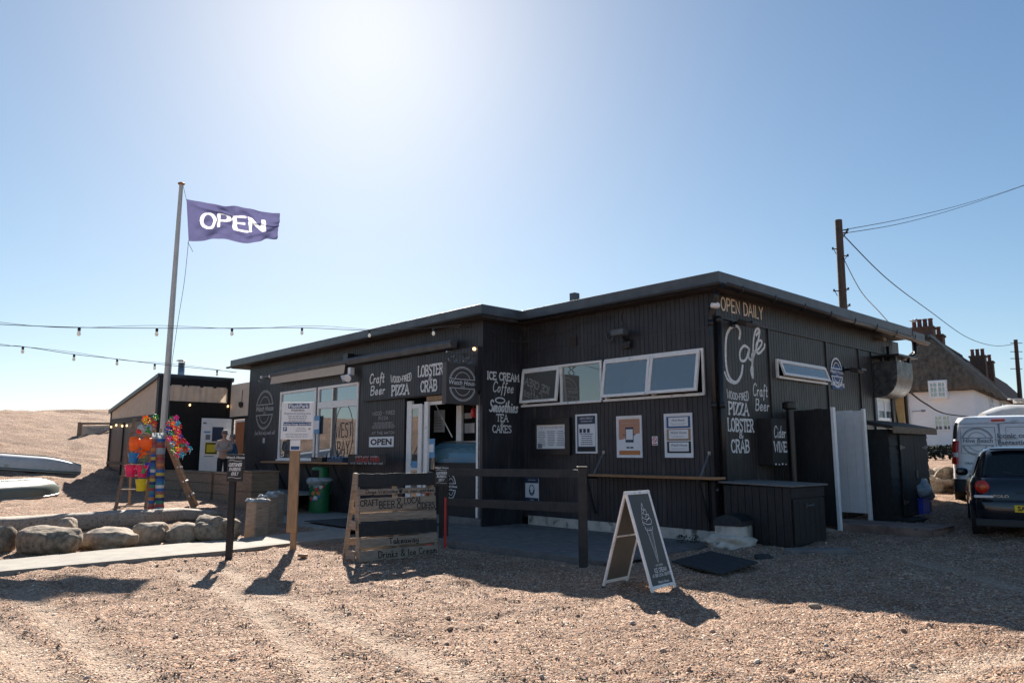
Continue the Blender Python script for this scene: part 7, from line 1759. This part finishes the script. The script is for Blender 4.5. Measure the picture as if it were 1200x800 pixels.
# white boat with fenders on a trailer behind the van
pb_ = at(1178, 487, 24); zt_b = at(1178, 474, 24).z; x0 = at(1150, 480, 24).x
t = empty('covered_boat', (x0+1.6, 24, gz(x0, 24)), 0, 'white boat hull with slotted rail showing above the white van', 'boat')
rings_ = []
for i in range(13):
    u = i/12; xx = x0+5*u; top = zt_b-.1+.1*min(1, u*6); rr = []
    for j in range(12): a = 2*math.pi*j/12; hz = .36*min(1, .55+u*4); rr.append((xx, 24+.9*math.cos(a)*min(1, .3+u*3), top-.36+hz*math.sin(a)*(1 if a < math.pi else 1)))
    rings_.append(rr)
mb = MB(); mb.loft(rings_); mb.build('hull', 'hullw', t, smooth='auto')
mb = MB()
for i in range(16): mb.box(x0+.5+i*.16, x0+.58+i*.16, 22.98, 23.2, zt_b-.02, zt_b+.09)
mb.box(x0+.3, x0+4.6, 23.0, 23.15, zt_b+.09, zt_b+.13); mb.build('slotted_rail', 'hullw', t, bevel=.01)
mb = MB(); mb.box(x0+1.4, x0+5, 23.0, 23.05, zt_b-.42, zt_b-.24); mb.build('blue_stripe', 'blueink', t)
mb = MB(); mb.box(x0+.6, x0+4.4, 23.7, 24.3, gz(x0, 24)+.3, gz(x0, 24)+.5)
for x in (x0+1.8,): mb.tube([(x, 23.0, gz(x, 24)+.3), (x, 25, gz(x, 24)+.3)], .3, 16)
mb.box(x0+1, x0+1.1, 23.7, 24.3, gz(x0, 24)+.5, zt_b-1); mb.box(x0+3.9, x0+4, 23.7, 24.3, gz(x0, 24)+.5, zt_b-1); mb.build('trailer', 'black', t)

# ================================================================ COTTAGES
DD = Vector((.63, .777, 0)).normalized(); SS = Vector((DD.y, -DD.x, 0))    # DD: along the row, away; SS: towards the right/near
Kc = at(1145, 500, 50); zg_ = gz(Kc.x, Kc.y)-.2; Kc.z = 0
ca = math.atan2(SS.y, SS.x)
TH = fr(Kc.x, Kc.y, 0, ca)       # local x = along the gable wall (right), y = into the row
THi = TH.inverted()
def fh(px, py, Y=0, side=False):
    d = THi.to_3x3() @ ray(px, py); c = THi @ Vector((0, 0, H))
    if side: tt = -c.x/d.x; return c.y+d.y*tt, c.z+d.z*tt
    tt = (Y-c.y)/d.y; return c.x+d.x*tt, c.z+d.z*tt
xg = fh(1040, 500)[0]; ze = fh(1130, 452)[1]; ys1 = fh(1171, 470, side=True)[0]
t = empty('thatched_cottage', (Kc.x, Kc.y, zg_), ca, 'white thatched cottage with small paned windows and clay chimney pots', 'house')
mb = MB(TH); mb.box(xg, 0, 0, ys1, zg_, ze); mb.build('wall', 'limewash', t)
zr_ = at(1083, 395, 53).z
# thatch: hipped roof with thick rounded eaves
xm_ = xg*.5; ov = .45
def thatch(u, v):
    """u around three sides (left eave, hip, right eave), v up"""
    P0 = [(xg-ov, ys1+8), (xg-ov, -ov), (ov, -ov), (ov, ys1+.2)]
    seg = [(0, .35), (.35, .65), (.65, 1)]
    for k, (a, b) in enumerate(seg):
        if u <= b+1e-6:
            q = (u-a)/(b-a); x = P0[k][0]+(P0[k+1][0]-P0[k][0])*q; y = P0[k][1]+(P0[k+1][1]-P0[k][1])*q; break
    ty = min(max(y, 1.8), 99); tx = xm_
    bulge = math.sin(min(1, v)*math.pi)*.35
    z = ze-.0+(zr_-ze)*v**.92+bulge*.4
    k = v**1.0
    X = x+(tx-x)*k; Y = y+(ty-y)*k
    z += (.2*noise.noise(Vector((X*.9, Y*.9, z*.7)))+.08*noise.noise(Vector((X*3, Y*3, z*2))))*min(1, 1-v+.2)
    if k < .12:
        # eyebrow dip over the upper window
        wx_ = (fh(1099, 450)[0])
        if abs(y+ov) < .1: z += .55*math.exp(-((x-wx_)/.9)**2)*0+.0
    return (X+.1*noise.noise(Vector((u*30, v*9, 3))), Y, z)
mb = MB(TH); mb.grid(thatch, 90, 26)
mb.grid(lambda u, v: (lambda p, q: (p[0]+(q[0]-p[0])*v*.0-(0), p[1], p[2]-.32*v))(thatch(u, 0), thatch(u, .1)), 90, 2, flip=True)
mb.ext([(xg-ov, -ov, ze-.3), (ov, -ov, ze-.3), (ov, ys1, ze-.3), (xg-ov, ys1, ze-.3)], (0, 0, .04))
mb.build('thatched_roof', 'thatch', t, smooth=True)
mb = MB(TH); mb.box(xm_-.22, xm_+.22, 1.6, ys1+2, zr_-.15, zr_+.12); mb.build('ridge', 'hedge', t, bevel=.08)
mb = MB(TH); mb.beam((xm_+.1, 1.6, zr_+.1), (ov+.1, ys1+.2, ze-.2), .25, .25); mb.beam((xm_+.1, ys1, zr_+.05), (ov, ys1, ze-.1), .2, .2); mb.build('verge', 'roof', t)
def cwin(pxl, pxr, pyt, pyb, parent, cols, rows, side=False, dd=0):
    global TH, THi
    T0, Ti0 = TH, THi
    TH = TH @ Matrix.Translation((0, -dd, 0)); THi = TH.inverted()
    try: cwin_(pxl, pxr, pyt, pyb, parent, cols, rows, side)
    finally: TH, THi = T0, Ti0
def cwin_(pxl, pxr, pyt, pyb, parent, cols, rows, side=False):
    x0, z1 = fh(pxl, pyt, side=side); x1, z0 = fh(pxr, pyb, side=side)
    z1 = fh((pxl+pxr)/2, pyt, side=side)[1]; z0 = fh((pxl+pxr)/2, pyb, side=side)[1]
    bx = (lambda mb, a, b, d0, d1, c, e: mb.box(a, b, d0, d1, c, e)) if not side else (lambda mb, a, b, d0, d1, c, e: mb.box(-d1, -d0, a, b, c, e))
    mb = MB(TH); f_ = .1; bx(mb, x0, x0+f_, -.1, .02, z0, z1); bx(mb, x1-f_, x1, -.1, .02, z0, z1); bx(mb, x0+f_, x1-f_, -.1, .02, z1-f_, z1); bx(mb, x0+f_, x1-f_, -.1, .02, z0, z0+f_); bx(mb, (x0+x1)/2-.06, (x0+x1)/2+.06, -.09, .02, z0+f_, z1-f_)
    w_ = mb.build('window', 'whiteplain', parent)
    mb = MB(TH)
    for i in range(1, cols): a = x0+(x1-x0)*i/cols; bx(mb, a-.02, a+.02, -.08, 0, z0+f_, z1-f_)
    for i in range(1, rows): c = z0+(z1-z0)*i/rows; bx(mb, x0+f_, x1-f_, -.08, -.001, c-.025, c+.025)
    mb.build('glazing_bars', 'whiteplain', w_)
    mb = MB(TH); bx(mb, x0+f_, x1-f_, -.06, -.05, z0+f_, z1-f_); mb.build('pane', 'glass', w_)
cwin(1088, 1110, 447, 466, t, 4, 3, dd=.5); x0, z1 = fh(1087, 446, -.5); x1, z0 = fh(1111, 467, -.5); mb = MB(TH); mb.box(x0, x1, -.5, -.0, z0, z1); mb.build('dormer', 'limewash', t); cwin(1094, 1116, 486, 504.5, t, 4, 3)
cwin(1158, 1163, 462, 478, t, 2, 3, True)
mb = MB(TH); xx = fh(1066, 500)[0]; mb.tube([(xx, -.12, zg_), (xx, -.12, ze)], .07, 8); mb.build('downpipe', 'concrete', t)
x0, z0 = fh(1069, 482); mb = MB(TH); mb.tube([(x0, -.1, z0), (x0+.8, -.6, z0)], .03, 6); mb.blob((x0+.8, -.6, z0), (.15, .12, .08), 3, .05, sub=2); mb.build('wall_lamp', 'inkgrey', t)
def chimney(pxl, pxr, pyt, pyb, depth, pots, lab, dy=0):
    d_ = THi.to_3x3() @ ray((pxl+pxr)/2, pyb); c = THi @ Vector((0, 0, H))
    x0, z1 = fh(pxl, pyt, depth); x1, _ = fh(pxr, pyt, depth); z0 = fh(pxl, pyb, depth)[1]
    mb = MB(TH); mb.box(x0, x1, depth, depth+1.1, z0-2.2, z1-.15); mb.box(x0-.08, x1+.08, depth-.08, depth+1.18, z1-.15, z1); ch = mb.build('chimney', 'brick', lab)
    for k in range(pots):
        xx = x0+(x1-x0)*(k+.5)/pots; mb = MB(TH); mb.lathe([(.16, 0), (.14, .5), (.17, .52), (.17, .6), (.12, .62)], (xx, depth+.4, z1), 12); mb.build('chimney_pot', 'pot', ch, smooth='auto')
chimney(1067, 1093, 384, 400, 2.2, 4, t); chimney(1094, 1104, 392, 403, 3.6, 1, t)
# seagull on the chimney
xx, zz = fh(1071, 378, 2.5); p_ = TH @ Vector((xx, 2.5, zz)); mb = MB(); mb.blob((p_.x, p_.y, p_.z+.12), (.22, .1, .1), 3, .1, sub=3); mb.blob((p_.x+.17, p_.y, p_.z+.25), (.08, .07, .08), 5, .05, sub=2); mb.ext([(p_.x-.15, p_.y-.04, p_.z+.1), (p_.x-.38, p_.y-.03, p_.z+.12), (p_.x-.2, p_.y-.04, p_.z+.17)], (0, .08, 0)); mb.ext([(p_.x+.23, p_.y-.015, p_.z+.24), (p_.x+.33, p_.y, p_.z+.23), (p_.x+.23, p_.y, p_.z+.27)], (0, .03, 0)); mb.tube([(p_.x, p_.y, p_.z-.02), (p_.x, p_.y, p_.z+.08)], .02, 5)
mb.build('seagull', 'hullw', label='seagull perched on the left chimney pot of the thatched cottage', cat='bird', smooth=True)
# terrace behind
def terrace(y0, y1, m, zr2, xw, lab, roofm='tile'):
    tt = empty('terraced_house', tuple(TH @ Vector((0, (y0+y1)/2, zg_))), ca, lab, 'house', None)
    mb = MB(TH); mb.box(xg, xw, y0+.01, y1, zg_, ze); mb.build('wall', m, tt)
    mb = MB(TH); mb.ext([(xg-.3, y0+.0, ze), (xw+.3, y0+.0, ze-.05), (xw+.3, y0, ze+.12), (xg*.5, y0, zr2), (xg-.3, y0, ze+.12)], (0, y1-y0-.02, 0)); mb.build('roof', roofm, tt)
    mb = MB(TH); n_ = 3
    for k in range(n_): y = y0+(y1-y0)*(k+.5)/n_; mb.box(xw+.0, xw+.05, y-.4, y+.4, ze-1.7, ze-.5); mb.box(xw+.0, xw+.05, y-.4, y+.4, ze-4.2, ze-3)
    mb.build('window', 'glass', tt); return tt
zr2 = at(1140, 418, 66).z
h1 = terrace(ys1+.02, ys1+9, 'cream', zr_+.1, 0, 'cream rendered house with brown roof next to the thatched cottage'); h2 = terrace(ys1+9.02, ys1+20, 'redwall', zr_+.1, 0, 'red rendered house farther along the row'); h3 = terrace(ys1+20.02, ys1+36, 'cream', zr_+.1, 0, 'last pale house at the far end of the row')
ck = ys1+6
chimney(1136, 1154, 417, 431, ck, 3, h1); chimney(1155, 1163, 423, 433, ck+2.5, 1, h1)
# low hedge and field in front of the cottage
mb = MB(); rn = random.Random(2)
for i in range(9000):
    u = rn.random(); x = 17+u*22; y = 44-u*5; 
    p = Vector((x+rn.uniform(-.5, .5), y+rn.uniform(-.5, .5), gz(x, y)+rn.random()**.7*(.75+.25*noise.noise(Vector((x*.8, 0, 0))))))
    d1 = Vector((rn.uniform(-1, 1), rn.uniform(-1, 1), rn.uniform(-1, 1))).normalized()*.1; d2 = Vector((rn.uniform(-1, 1), rn.uniform(-1, 1), rn.uniform(-1, 1))).normalized()*.07
    mb.add([p-d1, p+d2, p+d1, p-d2], [(0, 1, 2, 3)])
mb.build('hedge', 'hedge', label='low dark scrubby hedge at the foot of the white cottage wall', cat='hedge')
# telegraph poles and wires
def tpole(pxt, pyt, pxb, pyb, Y, lab, r=.14):
    a = at(pxt, pyt, Y); b = at(pxb, pyb, Y); d = (a-b).normalized(); g0 = b-d*((b.z-gz(b.x, Y))/d.z+.2)
    t = empty('telegraph_pole', tuple(g0), 0, lab, 'telegraph pole', 'telegraph poles')
    mb = MB(); mb.tube([g0, a], [r*1.25, r*.95], 16); mb.build('pole', 'utilwood', t, smooth='auto')
    return t, a, d
Yp = 24
t, pa, d_ = tpole(982.5, 258, 988.5, 366, Yp, 'tall dark telegraph pole rising behind the cafe roof', .12)
for px, py, s_ in ((983, 292, -1), (985, 300, 1), (984.5, 341, -1), (985.5, 339, 1), (987, 358, 1), (984, 273, 1), (985, 270, 1)):
    p_ = at(px, py, Yp); mb = MB(); mb.tube([p_, p_+Vector((s_*.22, -.05, 0))], .018, 6); mb.tube([p_+Vector((s_*.1, 0, -.16)), p_+Vector((s_*.2, -.05, -.0))], .012, 5); mb.tube([p_+Vector((s_*.22, -.05, -.03)), p_+Vector((s_*.22, -.05, .05))], .03, 8); mb.build('step_iron', 'black', t)
t2, pb2, _ = tpole(1190, 398, 1195, 460, 62, 'distant telegraph pole above the row of houses at right', .16)
for py in (402, 412, 420, 432): p_ = at(1191, py, 62); mb = MB(); mb.tube([p_-Vector((.5, 0, 0)), p_+Vector((.5, 0, 0))], .03, 5); mb.build('step_iron', 'black', t2)
def wire(pts, lab, r=.012, n=8):
    mb = MB(); mb.tube(smooth_pts([tuple(p) for p in pts], n), r, 5); return mb.build('overhead_wire', 'wire', label=lab, cat='wire', smooth=True, group='overhead wires at the telegraph pole')
wire([at(985, 270, Yp), at(1060, 256, 30), at(1130, 239, 38), at(1200, 217, 48), at(1300, 180, 62)], 'upper of the two wires running off the pole to the top right', .012)
wire([at(985, 274, Yp), at(1060, 261, 30), at(1130, 241.5, 38), at(1200, 217.5, 48), at(1300, 181, 62)], 'lower of the two wires running off the pole to the top right', .012)
wire([at(985, 272, Yp), at(1040, 327, 30), at(1089, 364, 40), at(1133, 395, 51), at(1165, 405, 58), at(1190, 403, 62)], 'long sagging wire from the tall pole to the distant pole', .02)
wire([at(987, 300, Yp), at(1008, 340, 22), at(1030, 365, 20), at(1047, 384, 18.3)], 'short wire dropping from the tall pole to the cafe roof end', .014)
wire([at(1066, 459, 21), at(1085, 473, 26), at(1110, 485, 34), at(1150, 489, 46)], 'black cable sagging from the duct across the white cottage', .03)

# ================================================================ STRING LIGHTS
def festoon(pts, bulbs, lab, wr=.012, post=True, bs=1):
    a = pts[0]; t = empty('festoon_lights', (a.x, a.y, a.z), 0, lab, 'festoon lights', 'strings of festoon lights')
    P = [Vector(q) for q in smooth_pts([tuple(p) for p in pts], 12)]
    mb = MB(); mb.tube(P, wr, 5); mb.tube([p+Vector((0, 0, .03*math.sin(i*.22)+.02)) for i, p in enumerate(P)], wr*.6, 4); mb.build('cable', 'wire', t, smooth=True)
    for px in bulbs:
        best = min(P, key=lambda p: abs(600+FPX*p.x/(p.y*cp+(p.z-H)*sp)-px))
        # interpolate
        for i in range(len(P)-1):
            f = lambda p: 600+FPX*p.x/(p.y*cp+(p.z-H)*sp)
            if (f(P[i])-px)*(f(P[i+1])-px) <= 0 and f(P[i]) != f(P[i+1]): best = P[i].lerp(P[i+1], (px-f(P[i]))/(f(P[i+1])-f(P[i]))); break
        s = bs
        mb = MB(); mb.lathe([(.012*s, .0), (.03*s, -.015*s), (.03*s, -.075*s), (.022*s, -.08*s)], tuple(best), 12); sk = mb.build('lamp_holder', 'black', t, smooth='auto')
        mb = MB(); mb.lathe([(.018*s, -.075*s), (.036*s, -.11*s), (.04*s, -.14*s), (.028*s, -.175*s), (.004*s, -.185*s)], tuple(best), 14); mb.build('bulb', 'bulb', sk, smooth=True)
e1 = TB @ Vector((fa(553, 383, WD-.3)[0], WD-.3, fa(553, 383, WD-.3)[1]))
festoon([at(-60, 375, 11), at(0, 380, 11.5), at(93, 383.5, 12.4), at(185, 384.5, 13.3), at(272, 384.5, 14.2), at(354, 384, 15), at(433, 387, 15.2), at(508, 384.5, e1.y-.6), e1], [93, 184, 272, 354, 433, 508], 'upper string of festoon bulbs running from the left to the cafe entrance roof', .006, bs=.8)
e2 = TB @ Vector((-17.1, WD-.3, 4.1)); e2 = at(277, 436, e2.y)
festoon([at(-80, 397, 17), at(0, 404.5, 18), at(27, 406, 18.3), at(87, 415, 19.2), at(137, 420.5, 20), at(181, 426, 21), at(254, 433.5, 22.5), e2], [27, 87, 137.5, 181.5, 254.5], 'lower string of festoon bulbs running from the left to the far cafe roof corner', .008, bs=.95)
for (px, py, Y, lab) in ((-60, 375, 11, 'bare timber post outside the left edge holding the upper light string'), (-80, 397, 17, 'bare timber post outside the left edge holding the lower light string')):
    p_ = at(px, py, Y); mb = MB(); mb.tube([(p_.x, p_.y, gz(p_.x, p_.y)-.1), (p_.x, p_.y, p_.z+.1)], .06, 10); mb.build('timber_post', 'utilwood', label=lab, cat='post')
# cable along the cafe eave
mb = MB(TB); mb.tube(smooth_pts([(-4.6, -.33, 4.1), (-4.2, -.1, 3.9), (-3.6, -.05, 3.85), (-3.0, -.08, 3.98), (-2.2, -.05, 4.0)]), .008, 5); mb.tube(smooth_pts([(WL+.05, WD+.2, 3.95), (WL+.04, -.6, 3.8), (WL+.3, -.05, 3.78), (-3.8, -.03, 3.9)]), .008, 5); mb.build('eave_cable', 'soffit', cafe)
